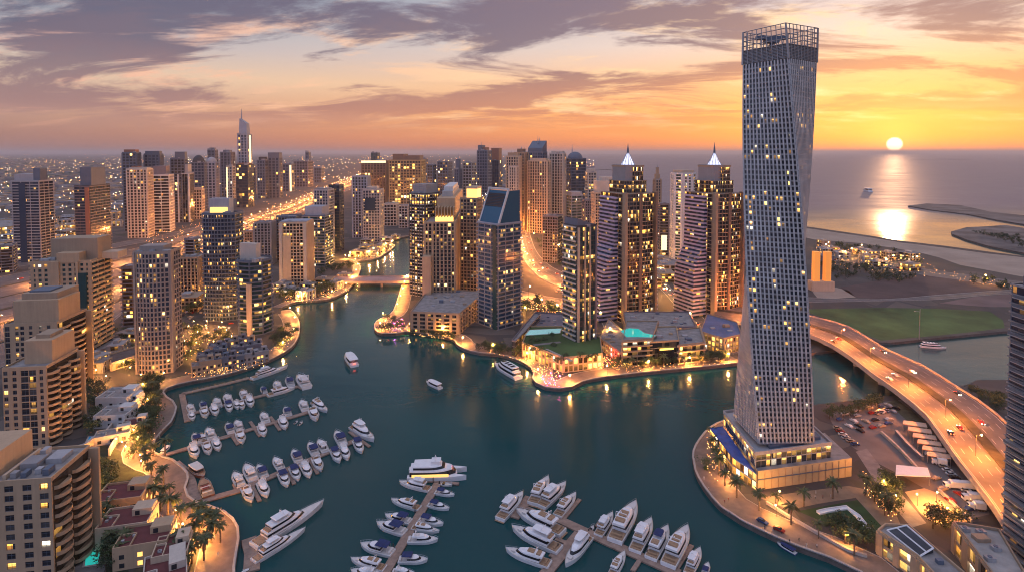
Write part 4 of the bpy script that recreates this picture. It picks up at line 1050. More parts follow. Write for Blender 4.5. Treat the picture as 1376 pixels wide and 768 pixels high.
def edge_tower():
    """right-hand frame edge: dark glass tower with deep white balcony slabs"""
    w, d = 34, 30; c = P(1347, 742, 0); h = topz(c, 382)-GZ; zt = topz(c, 369)-GZ; c.y -= d
    t = thing('balcony_tower', 'dark glass tower with deep stacked balconies cut off by the right frame edge', 'apartment tower', (c.x+w/2, c.y+d/2, GZ), 0); FOOT.append((c.x+w/2, c.y+d/2, 27))
    g = MB(); l = MB(); fl = 3.35
    facade(g, l, rect(w, d), 0, h, ('thin',), fl)
    l.face([(-w/2,-d/2,h+.02),(w/2,-d/2,h+.02),(w/2,d/2,h+.02),(-w/2,d/2,h+.02)], 1)
    g.build('glazing', gm('navy', .13, 2.0), t); l.build('facade_lattice', [wallm('slate'), wallm('grey')], t)
    for k in range(int(h/fl)):
        z = fl*k+fl*.5
        big = 1.0 if k % 6 else 1.5
        m2 = MB(); pts = [(-w/2-2.6*big,-d/2-1.8),(w/2,-d/2-2.6),(w/2,-d/2),(-w/2,-d/2),(-w/2,d/2),(-w/2-2.6*big,d/2-3)]
        m2.prism(pts, z, z+.32, 0, 0, True); o = m2.build('balcony', wallm('lgrey'), t)
        m3 = MB()
        for a, b in ((pts[0], pts[1]), (pts[5], pts[0])):
            m3.tube((*a,z+1.3), (*b,z+1.3), .06, .06, 4)
            m3.face([(*a,z+.33),(*b,z+.33),(*b,z+1.22),(*a,z+1.22)])
        m3.build('railing', paint('rail_glass', (.12,.15,.18), .15, .1, .3), o)
    m2 = MB(); m2.box(-w/2+2, w/2, -d/2+2, d/2-2, h+.05, zt); m2.build('penthouse', wallm('mauve'), t)
edge_tower()
# ------------------------------------------------------------------ boats and pontoons
gel = paint('gelcoat', (.80,.78,.77), .25, .04, .4); gel2 = paint('gelcoat_cream', (.66,.61,.56), .4, .06, .4)
teak = paint('teak', (.36,.22,.13), .7, .2, .8); navyc = paint('navy_canvas', (.015,.03,.11), .8, .2, .8); tanc = paint('tan_cushion', (.34,.21,.12), .8, .15, .9)
bglass = paint('boat_glass', (.012,.015,.02), .08, .1, .5); steelm = paint('rail_steel', (.55,.54,.53), .3, .1, .5, .8); wood = paint('hull_wood', (.16,.065,.035), .5, .3, .6)
hull_blue = paint('hull_blue', (.03,.06,.22), .35, .15, .6); rubber = paint('rubber', (.02,.02,.02), .8, .2, .5)
def hb(t, B, full=.52): return B/2*(.90+.10*min(1, t/.3))*(1-max(0, (t-full)/(1-full))**2.3)
def outline(L, B, t0, t1, wid, n=9, z=0.0, nose=None, full=.52):
    """plan outline following the hull sides between stations t0..t1"""
    pts = []
    for i in range(n+1):
        t = t0+(t1-t0)*i/n; y = hb(t, B, full)*wid
        if nose is not None and i > n*.55: y *= 1-((i-n*.55)/(n*.45))**2.2*(1-nose)
        pts.append((L*(t-.5), -max(y, .04*B*0+.03)))
    return [(x, y, z) for x, y in pts]+[(x, -y, z) for x, y in reversed(pts)]
def hull_part(L, B, fb, t, mat, full=.52, deckm=None):
    mb = MB(); n = 14; loops = []
    for zf, wf, lf in ((-.35, .62, .93), (.05, .86, .965), (1.0, 1.0, 1.0)):
        lo = []
        for i in range(n+1):
            q = i/n; y = hb(q, B, full)*wf
            sheer = fb*(.82+.30*q*q) if zf == 1.0 else fb*zf
            lo.append((L*(q*lf-.5), -max(y, .02), sheer))
        loops.append(lo+[(x, -y, z) for x, y, z in reversed(lo)])
    mb.loft(loops, 0, False)
    mb.build('hull', mat, t, False)
    dk = MB(); lo = loops[-1]; m = len(lo)
    for i in range(n): 
        a, b = lo[i], lo[i+1]; dk.face([(a[0],a[1]*.97,a[2]-.12),(b[0],b[1]*.97,b[2]-.12),(b[0],-b[1]*.97,b[2]-.12),(a[0],-a[1]*.97,a[2]-.12)])
    dk.build('deck', deckm or gel2, t)
    rl = MB()
    for s in (1, -1):
        for i in range(n):
            a, b = lo[i], lo[i+1]; rl.tube((a[0],a[1]*s,a[2]+.02),(b[0],b[1]*s,b[2]+.02), .05, .05, 4)
            if i > n*.45: rl.tube((a[0]*.995,a[1]*s*.93,a[2]+.7),(b[0]*.995,b[1]*s*.93,b[2]+.7), .035, .035, 4); rl.tube((b[0]*.995,b[1]*s*.93,b[2]-.1),(b[0]*.995,b[1]*s*.93,b[2]+.7), .03, .03, 4)
    rl.build('railing', steelm, t)
def house(t, L, B, t0, t1, wid, z0, z1, rake=.06, name='cabin', mat=None, nose=.45, band=(.38, .80), roof_m=None, aft=.0):
    """superstructure tier with raked ends and a dark window band round it"""
    mb = MB()
    a = outline(L, B, t0, t1, wid, 9, z0, nose); b = outline(L, B, t0+aft, t1-rake, wid*.90, 9, z1, nose)
    mb.loft([a, b], 0, False); mb.face(b, 0); o = mb.build(name, mat or gel, t)
    if band:
        g = MB(); h = z1-z0; lo = []
        for f in band:
            lo.append([(pa[0]+(pb[0]-pa[0])*f+(.03 if pa[0] > 0 else 0), (pa[1]+(pb[1]-pa[1])*f)*1.012, z0+h*f) for pa, pb in zip(a, b)])
        g.loft(lo, 0, False); g.build('window_band', bglass, o)
    return o
def pad(t, name, x0, x1, y0, y1, z0, z1, m):
    mb = MB(); mb.box(x0, x1, y0, y1, z0, z1); return mb.build(name, m, t)
def arch(t, x, B, z0, z1, m=None):
    mb = MB(); y = B*.36
    mb.tube((x,-y,z0),(x-.5,-y*.85,z1),.12,.1,5); mb.tube((x,y,z0),(x-.5,y*.85,z1),.12,.1,5); mb.tube((x-.5,-y*.85,z1),(x-.5,y*.85,z1),.12,.12,5)
    mb.ball((x-.5,0,z1+.25), .28, 8, 5); mb.tube((x-.5,.5,z1),(x-.7,.5,z1+1.4),.04,.02,4)
    mb.build('radar_arch', m or gel, t)
BOAT = {}
def boat_proto(kind):
    if kind.startswith('cruiser'):
        L, B, fb = 12.0, 4.1, 1.35
        t = thing('motor_cruiser', 'x', 'motor cruiser'); hull_part(L, B, fb, t, gel)
        house(t, L, B, .30, .80, .74, fb*.92, fb+1.05, .12, 'cabin', gel, .35, (.30,.86), aft=.03)
        pad(t, 'cockpit_seat', -L*.46, -L*.40, -B*.32, B*.32, fb*.75, fb+.35, tanc if kind.endswith('tan') else gel2)
        if kind.endswith('navy'):
            mb = MB(); a = outline(L, B, .12, .48, .82, 6, fb+1.75, None); b = outline(L, B, .14, .46, .70, 6, fb+2.05, None); mb.loft([a, b], 0, True, True); mb.build('canopy', navyc, t)
            mb = MB()
            for x in (-L*.35, -L*.05):
                for s in (-1, 1): mb.tube((x,s*B*.36,fb),(x,s*B*.38,fb+1.8),.04,.04,4)
            mb.build('canopy_frame', steelm, t)
        elif kind.endswith('white'):
            house(t, L, B, .16, .60, .60, fb+1.06, fb+1.6, .06, 'flybridge', gel, .6, None); pad(t, 'sun_pad', -L*.28, -L*.10, -B*.2, B*.2, fb+1.61, fb+1.75, gel2); arch(t, -L*.20, B, fb+1.0, fb+2.5)
        else:
            arch(t, -L*.12, B, fb+.6, fb+2.2); pad(t, 'sun_pad', L*.20, L*.34, -B*.16, B*.16, fb+.96, fb+1.12, tanc)
            pad(t, 'cockpit_table', -L*.33, -L*.26, -B*.12, B*.12, fb*.8, fb+.25, teak)
    elif kind.startswith('yacht'):
        L, B, fb = 24.0, 6.2, 2.3
        t = thing('motor_yacht', 'x', 'motor yacht'); hull_part(L, B, fb, t, gel, .5)
        house(t, L, B, .20, .80, .80, fb*.9, fb+2.2, .13, 'saloon', gel, .35, (.38,.80), aft=.0)
        house(t, L, B, .14, .62, .76, fb+2.2, fb+2.95, .07, 'flybridge', gel, .5, None)
        pad(t, 'bow_sun_pad', L*.24, L*.34, -B*.18, B*.18, fb+.15, fb+.65, gel2)
        pad(t, 'aft_deck', -L*.47, -L*.31, -B*.38, B*.38, fb*.55, fb*.93, teak); pad(t, 'aft_sofa', -L*.44, -L*.41, -B*.30, B*.30, fb*.93, fb+.55, tanc)
        pad(t, 'swim_platform', -L*.53, -L*.495, -B*.40, B*.40, .25, .5, teak)
        if kind.endswith('hardtop'):
            mb = MB(); mb.loft([outline(L, B, .20, .52, .66, 6, fb+4.5, .7), outline(L, B, .21, .51, .60, 6, fb+4.75, .7)], 0, True, True); mb.build('hardtop', gel, t)
            mb = MB()
            for x in (-L*.27, -L*.03):
                for s in (-1, 1): mb.tube((x,s*B*.30,fb+2.9),(x-.2,s*B*.27,fb+4.5),.11,.09,5)
            mb.build('hardtop_strut', gel, t)
            pad(t, 'fly_sofa', -L*.34, -L*.29, -B*.26, B*.26, fb+2.96, fb+3.5, tanc); arch(t, -L*.16, B*.8, fb+4.7, fb+5.9)
        elif kind.endswith('navy'):
            mb = MB(); mb.loft([outline(L, B, .34, .56, .62, 6, fb+4.3, .7), outline(L, B, .35, .55, .54, 6, fb+4.55, .7)], 0, True, True); mb.build('canopy', navyc, t)
            mb = MB()
            for x in (-L*.15, L*.03):
                for s in (-1, 1): mb.tube((x,s*B*.28,fb+2.9),(x,s*B*.26,fb+4.35),.07,.06,5)
            mb.build('canopy_frame', steelm, t); pad(t, 'fly_sofa', -L*.32, -L*.20, -B*.24, B*.24, fb+2.96, fb+3.4, teak)
        else:
            pad(t, 'fly_sofa', -L*.30, -L*.22, -B*.26, B*.26, fb+2.96, fb+3.5, tanc); pad(t, 'fly_sun_pad', -L*.16, -L*.02, -B*.22, B*.22, fb+2.96, fb+3.3, tanc); arch(t, -L*.19, B, fb+2.9, fb+4.9)
    elif kind == 'superyacht':
        L, B, fb = 42.0, 8.2, 3.2
        t = thing('superyacht', 'x', 'superyacht'); hull_part(L, B, fb, t, gel, .40)
        house(t, L, B, .14, .72, .84, fb*.92, fb+2.4, .10, 'main_saloon', gel, .30, (.35,.75))
        house(t, L, B, .20, .58, .74, fb+2.4, fb+4.6, .09, 'upper_saloon', gel, .40, (.35,.78))
        mb = MB(); mb.loft([outline(L, B, .26, .46, .62, 6, fb+6.2, .7), outline(L, B, .27, .45, .55, 6, fb+6.5, .7)], 0, True, True); mb.build('hardtop', gel, t)
        mb = MB()
        for x in (-L*.22, -L*.07):
            for s in (-1, 1): mb.tube((x,s*B*.27,fb+4.5),(x,s*B*.26,fb+6.25),.16,.13,5)
        mb.build('hardtop_strut', gel, t)
        arch(t, -L*.12, B*.6, fb+6.4, fb+8.2); pad(t, 'aft_deck', -L*.47, -L*.36, -B*.38, B*.38, fb*.6, fb*.95, teak); pad(t, 'upper_sofa', -L*.34, -L*.30, -B*.28, B*.28, fb+2.42, fb+3.1, tanc)
        pad(t, 'swim_platform', -L*.53, -L*.495, -B*.40, B*.40, .25, .55, teak)
    elif kind == 'catamaran':
        L, B, fb = 30.0, 11.0, 2.6
        t = thing('party_catamaran', 'x', 'catamaran')
        for s in (-1, 1):
            mb = MB(); lo = []
            for zf, wf in ((-.3,.7),(1,1)):
                q = [(L*(i/10-.5), hb(i/10, 3.4, .6)*wf, fb*zf) for i in range(11)]; lo.append([(x,s*(B/2-1.7)-y,z) for x,y,z in q]+[(x,s*(B/2-1.7)+y,z) for x,y,z in reversed(q)])
            mb.loft(lo, 0, True); mb.build('hull', gel, t)
        house(t, L, B, .04, .84, .92, fb*.7, fb+2.6, .10, 'saloon', gel, .55, (.25,.85)); house(t, L, B, .10, .66, .80, fb+2.6, fb+4.6, .10, 'upper_cabin', gel, .6, (.3,.8))
        pad(t, 'wheelhouse', -L*.10, L*.06, -B*.2, B*.2, fb+4.6, fb+6.4, gel); arch(t, -L*.02, B*.5, fb+6.3, fb+7.8)
        pad(t, 'lit_side_deck', -L*.42, L*.20, -B*.49, -B*.445, fb+.2, fb+1.3, lamp_mat('deck_glow', (1,.55,.15), .8))
    elif kind.startswith('dhow'):
        L, B, fb = 15.0, 5.0, 1.7
        t = thing('wooden_boat', 'x', 'wooden boat'); hull_part(L, B, fb, t, wood, .5, teak)
        if kind.endswith('cabin'):
            house(t, L, B, .18, .70, .80, fb*.8, fb+1.7, .04, 'cabin', wood, .8, (.3,.7)); mb = MB(); mb.loft([outline(L,B,.14,.72,.9,6,fb+1.75,.8),outline(L,B,.15,.71,.84,6,fb+1.95,.8)],0,True,True); mb.build('canopy', gel2, t)
        else:
            for k in range(4): pad(t, 'thwart_seat', -L*.3+L*.14*k, -L*.3+L*.14*k+.5, -B*.38, B*.38, fb*.75, fb*.98, wood if k % 2 else gel2)
            pad(t, 'cushion', -L*.10, L*.10, -B*.25, B*.25, fb*.80, fb*.90, paint('red_cushion', (.25,.04,.03), .8, .2, .8))
    elif kind.startswith('taxi'):
        L, B, fb = 14.0, 4.2, 1.1
        hm = hull_blue if kind.endswith('blue') else gel
        t = thing('water_taxi', 'x', 'water taxi'); hull_part(L, B, fb, t, hm, .6)
        house(t, L, B, .10, .78, .84, fb*.8, fb+1.7, .06, 'cabin', gel, .7, (.35,.85)); mb = MB(); mb.loft([outline(L,B,.06,.80,.95,8,fb+1.75,.75),outline(L,B,.08,.78,.86,8,fb+2.0,.75)],0,True,True); mb.build('roof', navyc if kind.endswith('blue') else gel, t)
        if kind.endswith('lit'): pad(t, 'stern_light', -L*.49, -L*.47, -.5, .5, fb+.2, fb+.5, lamp_mat('red_light', (1,.12,.08), 3))
    elif kind == 'ferry':
        L, B, fb = 24.0, 6.0, 1.6
        t = thing('tour_boat', 'x', 'tour boat'); hull_part(L, B, fb, t, gel, .6)
        house(t, L, B, .06, .82, .9, fb*.8, fb+2.0, .06, 'main_cabin', gel, .6, (.3,.8)); house(t, L, B, .12, .70, .84, fb+2.0, fb+3.9, .06, 'upper_cabin', gel, .6, (.35,.8))
        for k in range(5): pad(t, 'skylight', -L*.30+L*.12*k, -L*.30+L*.12*k+1.6, -B*.22, B*.22, fb+3.9, fb+4.0, bglass)
    elif kind == 'jetski':
        L, B, fb = 4.5, 1.7, .7
        t = thing('dinghy', 'x', 'dinghy'); hull_part(L, B, fb, t, gel2, .5); pad(t, 'seat', -1.2, -.4, -.5, .5, fb*.6, fb+.2, bglass); pad(t, 'outboard_motor', -2.5, -2.1, -.2, .2, .2, 1.2, rubber)
    t['boat_length'] = L
    return t
PL0 = dict(cruiser=12, yacht=24, superyacht=42, catamaran=30, dhow=15, taxi=14, ferry=24, jetski=4.5)
def boat(kind, stern, bow, label, group=None, smax=None):
    a, b = P(*stern, .8), P(*bow, .8)
    if kind not in BOAT: BOAT[kind] = (boat_proto(kind), [])
    pr, used = BOAT[kind]; L = (b-a).length; m = (a+b)/2
    s = L/PL0[kind.split('_')[0]]
    return place(pr, used, (m.x, m.y, 0), math.atan2(b.y-a.y, b.x-a.x), label, group, s)
def vec_boat(kind, c, v, label, group=None):
    return boat(kind, (c[0]-v[0], c[1]-v[1]), (c[0]+v[0], c[1]+v[1]), label, group)
pileM = paint('pile', (.05,.045,.04), .8, .2, .5)
def pontoon(label, runs, fingers=(), w=3.2):
    t = thing('pontoon', label, 'pontoon', (0,0,0))
    for pl in runs:
        p = [P(x, y, .7) for x, y in pl]; mb = MB(); kerb(mb, p, w, .1, .7); mb.build('walkway', decking, t)
        for q, d in along(p, 22, 6):
            n = Vector((-d.y, d.x, 0)); mb = MB(); c = q+n*(w/2+.25); mb.tube((c.x,c.y,-1),(c.x,c.y,3.0),.22,.22,6); mb.build('pile', pileM, t)
    for a, b in fingers:
        p = [P(*a, .6), P(*b, .6)]; mb = MB(); kerb(mb, p, 1.7, .1, .62); mb.build('finger', decking, t)
    return t
Z8 = lambda x, y: (220+x/3.49, 460+y/3.49)
pontoon('top pontoon, L shaped, reaching out below the left promenade bend', [[Z8(85,238),Z8(112,366)],[Z8(140,328),Z8(630,203)],[Z8(85,238),Z8(290,192),Z8(402,163)]], [(Z8(200,312),Z8(212,335)),(Z8(300,285),Z8(312,312)),(Z8(620,200),Z8(650,215))])
pontoon('second pontoon, straight, with boats along both sides', [[Z8(-8,528),Z8(690,320)]], [(Z8(320,432),Z8(348,475)),(Z8(405,368),Z8(452,436)),(Z8(500,345),Z8(545,408)),(Z8(205,468),Z8(212,485))])
pontoon('third pontoon, longest of the left bank, lined with white cruisers', [[Z8(150,752),Z8(250,718),Z8(350,690),Z8(900,455)]], [(Z8(415,672),Z8(450,740)),(Z8(345,695),Z8(332,660)),(Z8(580,590),Z8(612,660)),(Z8(690,552),Z8(722,612)),(Z8(870,415),Z8(965,485))], 3.6)
pontoon('curved quay walkway hugging the left bank beside the third pontoon', [[Z8(45,562),Z8(100,608),Z8(118,650),Z8(135,710),Z8(150,752)],[(338,766),(339,740),(334,722)]], (), 5.5)
DF = [((1055-185)/4.047,0)]
Z1 = lambda x, y: (320+x/4.047, 590+y/4.047); Z2 = lambda x, y: (640+x/4.047, 620+y/4.047)
pontoon('pontoon running from the bottom frame edge up to the white catamaran', [[Z1(770,770),Z1(800,720),Z1(1085,235)]], [(Z1(925,210),Z1(1200,238)),(Z1(880,620),Z1(850,605)),(Z1(940,505),Z1(905,495))], 3.6)
pontoon('pontoon with the biggest motor yachts at the bottom middle', [[Z2(440,305),Z2(800,470),Z2(1105,605)],[Z2(350,630),Z2(380,599),Z2(560,385)],[Z2(205,300),Z2(290,188)]],
        [(Z2(470,312),Z2(562,200)),(Z2(655,350),Z2(690,300)),(Z2(700,440),Z2(745,350)),(Z2(850,485),Z2(900,400)),(Z2(925,525),Z2(985,400)),(Z2(1080,590),Z2(1172,450)),(Z2(270,245),Z2(380,290)),(Z2(400,500),Z2(440,520)),(Z2(430,415),Z2(500,440)),(Z2(850,590),Z2(890,530))], 4.2)
KN = {'cruiser_navy': 'cruiser with navy canopy', 'cruiser_white': 'cruiser with white flybridge', 'cruiser_tan': 'open cruiser with tan sun pad', 'yacht_open': 'motor yacht with tan open flybridge', 'yacht_hardtop': 'motor yacht with white hardtop', 'yacht_navy': 'motor yacht with navy flybridge canopy'}
def row(lst, conv, v, side, dock, scale=1.0):
    for i, q in enumerate(lst):
        kind = q[2]; k = q[3] if len(q) > 3 else 1.0
        c = conv(q[0], q[1])
        vec_boat(kind, c, (v[0]*scale*k*RN.uniform(.94,1.06), v[1]*scale*k*RN.uniform(.94,1.06)), '%s, %s from the quay, %s side of the %s pontoon' % (KN[kind], ordw(i), side, dock), 'boats moored at the left bank pontoons')
cn, cw, ct = 'cruiser_navy', 'cruiser_white', 'cruiser_tan'
row([(125,308,cw,.9),(185,296,cn,.8),(250,283,cw,.95),(300,267,cw),(375,246,ct),(468,222,cn,.75),(533,205,cw),(590,186,cn)], Z8, (-2.6,-5.6), 'far', 'top')
row([(132,346,cw,.8),(192,331,ct),(240,319,cw),(307,303,cn,.9),(343,294,cw,.8),(366,294,ct,.8),(405,279,cw)], Z8, (2.4,5.8), 'near', 'top')
row([(152,452,cn),(182,446,ct,.9),(217,430,cw,1.15),(308,403,cn),(350,390,cw),(472,354,cw),(578,324,cn,.9),(655,297,cw,1.05)], Z8, (-3.0,-6.4), 'far', 'second')
row([(143,512,cw,1.15),(205,498,ct),(250,482,cw),(362,446,ct),(463,414,cw),(562,381,cw),(705,339,ct,1.1)], Z8, (2.8,6.8), 'near', 'second')
row([(347,643,cw,1.1),(402,612,cw,1.2),(458,604,cn),(535,568,cw),(622,535,cn),(698,500,cn),(743,486,cw),(825,450,cn,1.1)], Z8, (-4.6,-8.2), 'far', 'third')
row([(397,712,ct,1.15),(470,690,cw,1.15),(566,643,cn,1.1),(618,616,cn),(670,600,cw,1.05),(724,571,ct),(810,532,cn),(850,518,cw),(915,488,cn,.95)], Z8, (4.4,8.4), 'near', 'third')
def yb(kind, s, b, label): return boat(kind, s, b, label, None)
yb('yacht_open', Z8(487,247), Z8(617,212), 'long low motor yacht moored along the outer end of the top pontoon')
yb('cruiser_white', Z8(672,213), Z8(632,160), 'white cruiser across the tip of the top pontoon')
yb('superyacht', Z8(412,170), Z8(582,114), 'white superyacht alongside the promenade at the end of the upper walkway')
yb('yacht_open', Z8(700,280), Z8(768,325), 'big cream motor yacht at the tip of the second pontoon')
yb('yacht_hardtop', Z8(885,395), Z8(988,462), 'big white motor yacht with hardtop at the tip of the third pontoon')
yb('jetski', Z8(612,375), Z8(630,362), 'first of two grey dinghies tied at the second pontoon'); yb('jetski', Z8(632,382), Z8(652,366), 'second of two grey dinghies tied at the second pontoon, farther out')
yb('dhow_cabin', Z8(128,580), Z8(190,632), 'brown wooden boat with cream canopy at the curved quay walkway')
yb('dhow_open', Z8(212,722), Z8(180,645), 'open wooden boat with red cushions at the root of the third pontoon')
yb('taxi_white', Z8(-10,515), Z8(30,478), 'small white cabin boat at the root of the second pontoon')
yb('superyacht', Z1(82,588), Z1(468,348), 'larger of two white superyachts at the bottom left promenade')
yb('superyacht', Z1(80,665), Z1(368,487), 'smaller of two white superyachts at the bottom left promenade')
yb('cruiser_white', Z1(10,730), Z1(82,690), 'white cruiser half cut by the bottom frame edge beside the superyachts')
yb('catamaran', Z1(925,195), Z1(1242,186), 'broad white party catamaran with orange lit deck at the head of its pontoon')
for k, s, b, tx in (('yacht_navy' if False else 'yacht_hardtop',(1045,272),(876,232),'first'),('yacht_open',(987,375),(832,328),'second'),('cruiser_navy',(938,447),(798,412),'third'),('cruiser_navy',(908,508),(752,455),'fourth'),('cruiser_navy',(842,618),(665,572),'fifth'),('yacht_open',(798,702),(612,650),'sixth'),('cruiser_white',(760,735),(612,712),'last')):
    yb(k, Z1(*s), Z1(*b), '%s, %s below the catamaran, left side of its pontoon' % (KN[k], tx))
for k, s, b, tx in (('cruiser_navy',(1070,283),(1178,300),'first'),('cruiser_navy',(1032,350),(1150,376),'second'),('cruiser_navy',(982,433),(1117,460),'third'),('yacht_open',(945,475),(1096,498),'fourth'),('cruiser_white',(922,545),(1088,545),'fifth'),('cruiser_navy',(872,652),(1032,655),'sixth'),('cruiser_white',(838,712),(960,725),'last')):
    yb(k, Z1(*s), Z1(*b), '%s, %s below the catamaran, right side of its pontoon' % (KN[k], tx))
yb('jetski', Z1(1095,236), Z1(1165,245), 'small white dinghy tucked beside the catamaran stern')
for k, s, b, lab in (('yacht_hardtop',(128,315),(255,172),'motor yacht with white hardtop, leftmost of the big yacht pontoon, outside the short walkway'),
 ('yacht_open',(305,232),(392,88),'motor yacht with pointed bow, between the short walkway and two others'),
 ('yacht_hardtop',(352,248),(488,120),'broad motor yacht with white hardtop pointing up right, middle of three'),
 ('yacht_open',(440,297),(542,175),'motor yacht beside the wooden finger at the top of the yacht pontoon'),
 ('yacht_open',(472,392),(215,270),'largest motor yacht lying bow left at the yacht pontoon, uppermost of three'),
 ('yacht_navy' if False else 'yacht_hardtop',(455,485),(192,362),'white motor yacht lying bow left at the yacht pontoon, middle of three'),
 ('yacht_open',(402,562),(158,478),'motor yacht with brown flybridge lying bow left at the yacht pontoon, lowest of three'),
 ('yacht_hardtop',(612,408),(482,570),'motor yacht pointing down left inside the fork of the yacht pontoon'),
 ('yacht_hardtop',(662,402),(742,280),'smaller white motor yacht, first of the row right of the fork'),
 ('yacht_open',(752,440),(868,232),'longest motor yacht of the row, with tan flybridge seats'),
 ('yacht_hardtop',(862,492),(952,318),'white motor yacht, third of the row right of the fork'),
 ('yacht_navy',(948,532),(1042,358),'motor yacht with navy blue canopy in the row of big yachts'),
 ('yacht_open',(1042,572),(1150,362),'motor yacht with brown seats, right of the navy canopy one'),
 ('yacht_hardtop',(1152,610),(1218,472),'white motor yacht, last big one of the row at the right'),
 ('yacht_open',(735,625),(808,490),'motor yacht below the walkway, cut off by the bottom frame edge')):
    yb(k, Z2(*s), Z2(*b), lab)
yb('cruiser_navy', Z2(1238,615), Z2(1262,545), 'small boat with blue cover at the right end of the yacht row')
yb('jetski', Z2(612,370), Z2(645,340), 'little white dinghy at the yacht pontoon near the fork')
yb('taxi_lit', Z8(895,110), Z8(858,60), 'small water taxi under way alone in the upper basin')
yb('taxi_white', (592,521), (573,512), 'low speedboat crossing the middle of the basin')
yb('ferry', Z8(0,0) if False else (697,508), (665,489), 'white tour boat moored off the podium point')
yb('ferry', (1236,464), (1272,467), 'dark grey motor vessel with tall mast in the far channel beyond the bridge')
yb('taxi_blue', (1070,742), (1044,727), 'blue roofed water taxi moored at the twisted tower promenade')
yb('taxi_white', (1170,258), (1161,256.5), 'small boat alone far out on the sea')
def vessel_mast():
    p = P(1245, 463, 0); t = thing('light_mast', 'tall pale mast with lamp arm on the quay behind the dark motor vessel', 'mast', (p.x, p.y+8, GZ)); mb = MB(); mb.tube((0,0,0),(0,0,24),.35,.2,8); mb.build('pole', steelm, t)
    mb = MB(); mb.tube((0,0,22),(-4,0,22.4),.15,.1,5); mb.box(-4.6,-3.6,-.3,.3,22.2,22.6); mb.build('lamp_arm', steelm, t)
vessel_mast()
# ------------------------------------------------------------------ podiums, villas, pools
def blk(label, px, h, wall='beige', st=('grid',), gl='amber', lit=.4, e=2.2, name='podium_building', cat='podium', fl=4.0, roof=None, zb=None, para=1.0, atroof=False, clutter=True):
    """low building on a surveyed outline"""
    z = GZ if zb is None else zb
    pts = pp(px, z+h if atroof else z); n = len(pts)
    for q in pts: q.z = z
    a = sum(pts[i].x*pts[(i+1) % n].y-pts[(i+1) % n].x*pts[i].y for i in range(n))
    if a < 0: pts = pts[::-1]
    c = sum(pts, Vector())/n; t = thing(name, label, cat, (c.x, c.y, z)); poly = [(p.x-c.x, p.y-c.y) for p in pts]
    FOOT.append((c.x, c.y, .55*max((p-c).length for p in pts)))
    g = MB(); l = MB(); facade(g, l, poly, 0, h, st, fl)
    l.face([(p[0],p[1],h+.02) for p in poly], 2); parapet(l, offset_poly(poly, [.2]*n), h+.1, para, .45, 0)
    g.build('glazing', gm(gl, lit, e), t); l.build('facade_lattice', [wallm(wall), wallm(wall), roof or roofm()], t)
    ar = abs(a)/2; x0 = min(p[0] for p in poly); x1 = max(p[0] for p in poly); y0 = min(p[1] for p in poly); y1 = max(p[1] for p in poly)
    if roof is not turf and clutter:
        for _ in range(int(min(12, 2+ar/90))):
            x, y = RN.uniform(x0, x1)*.8, RN.uniform(y0, y1)*.8; q = RN.uniform(.8, 2.4)
            if all(inpoly(x+i, y+j, poly) for i in (-3.4, 3.4) for j in (-3.4, 3.4)):
                m2 = MB(); hh = RN.choice([.5, .9, 1.4, 2.2]); m2.box(x-q*RN.uniform(.6,1.3), x+q, y-q*.7, y+q*.7, h+.03, h+.03+hh, 0, ('b',)); m2.build('roof_plant', RN.choice([plantm(), wallm('lgrey'), wallm('slate'), wallm(wall)]), t)
    return t, c, poly
def inpoly(x, y, pl):
    c = False; n = len(pl)
    for i in range(n):
        (x0, y0), (x1, y1) = pl[i], pl[(i+1) % n]
        if (y0 > y) != (y1 > y) and x < (x1-x0)*(y-y0)/(y1-y0)+x0: c = not c
    return c
poolm = None
def pool_mat(key, c, e):
    m, t, b = newmat(key); b.inputs['Base Color'].default_value = srgb(c); b.inputs['Roughness'].default_value = .08
    b.inputs['Emission Color'].default_value = srgb(c); b.inputs['Emission Strength'].default_value = e; m.cycles.emission_sampling = 'NONE'
    n = t.noise(t.n.new('ShaderNodeNewGeometry').outputs['Position'], .9, 3, .5); t.put(b.inputs['Base Color'], t.ramp(n, [(.3, srgb(tuple(x*.7 for x in c))), (.7, srgb(c))]))
    return m
PM = dict(teal=pool_mat('pool_teal', (.02,.42,.36), .55), blue=pool_mat('pool_blue', (.03,.22,.45), .25), pale=pool_mat('pool_pale', (.22,.50,.48), .35))
def pool(label, px, z, mk):
    pts = pp(px, z); c = sum(pts, Vector())/len(pts); t = thing('swimming_pool', label, 'pool', (c.x, c.y, z))
    a = sum(pts[i].x*pts[(i+1) % len(pts)].y-pts[(i+1) % len(pts)].x*pts[i].y for i in range(len(pts)))
    if a < 0: pts = pts[::-1]
    poly = [(p.x-c.x, p.y-c.y) for p in pts]
    mb = MB(); mb.prism(poly, -.3, .10, 0); mb.build('water', PM[mk], t)
    o = offset_poly(poly, [.7]*len(poly)); n = len(poly); mb = MB()
    v = [(*p, .0) for p in o]+[(*p, .18) for p in o]+[(*p, .18) for p in poly]+[(*p, .0) for p in poly]
    mb.grid_faces(v, [(k*n+i, k*n+(i+1) % n, (k+1)*n+(i+1) % n, (k+1)*n+i) for k in range(3) for i in range(n)]); mb.build('coping', stone, t)
blk('square-windowed beige podium under the stepped beige tower, facing the basin', [(552,446),(617,449),(652,416),(578,410)], 16.5, 'tan', ('wide','wide'), 'black', .15, fl=3.6)
blk('curved grey ramp wall building beside the raked crown tower', [(688,478),(693,479),(726,440),(719,437)], 11, 'mauve', ('blank',), 'grey', .0, name='ramp_building', cat='ramp building')
blk('glowing two-storey restaurant podium with grass roof under the slender green tower', [(702,478),(757,500),(809,494),(806,470),(760,455),(712,455)], 9.5, 'beige', ('grid','grid'), 'amber', 2.6, 1.8, fl=4.2, roof=turf)
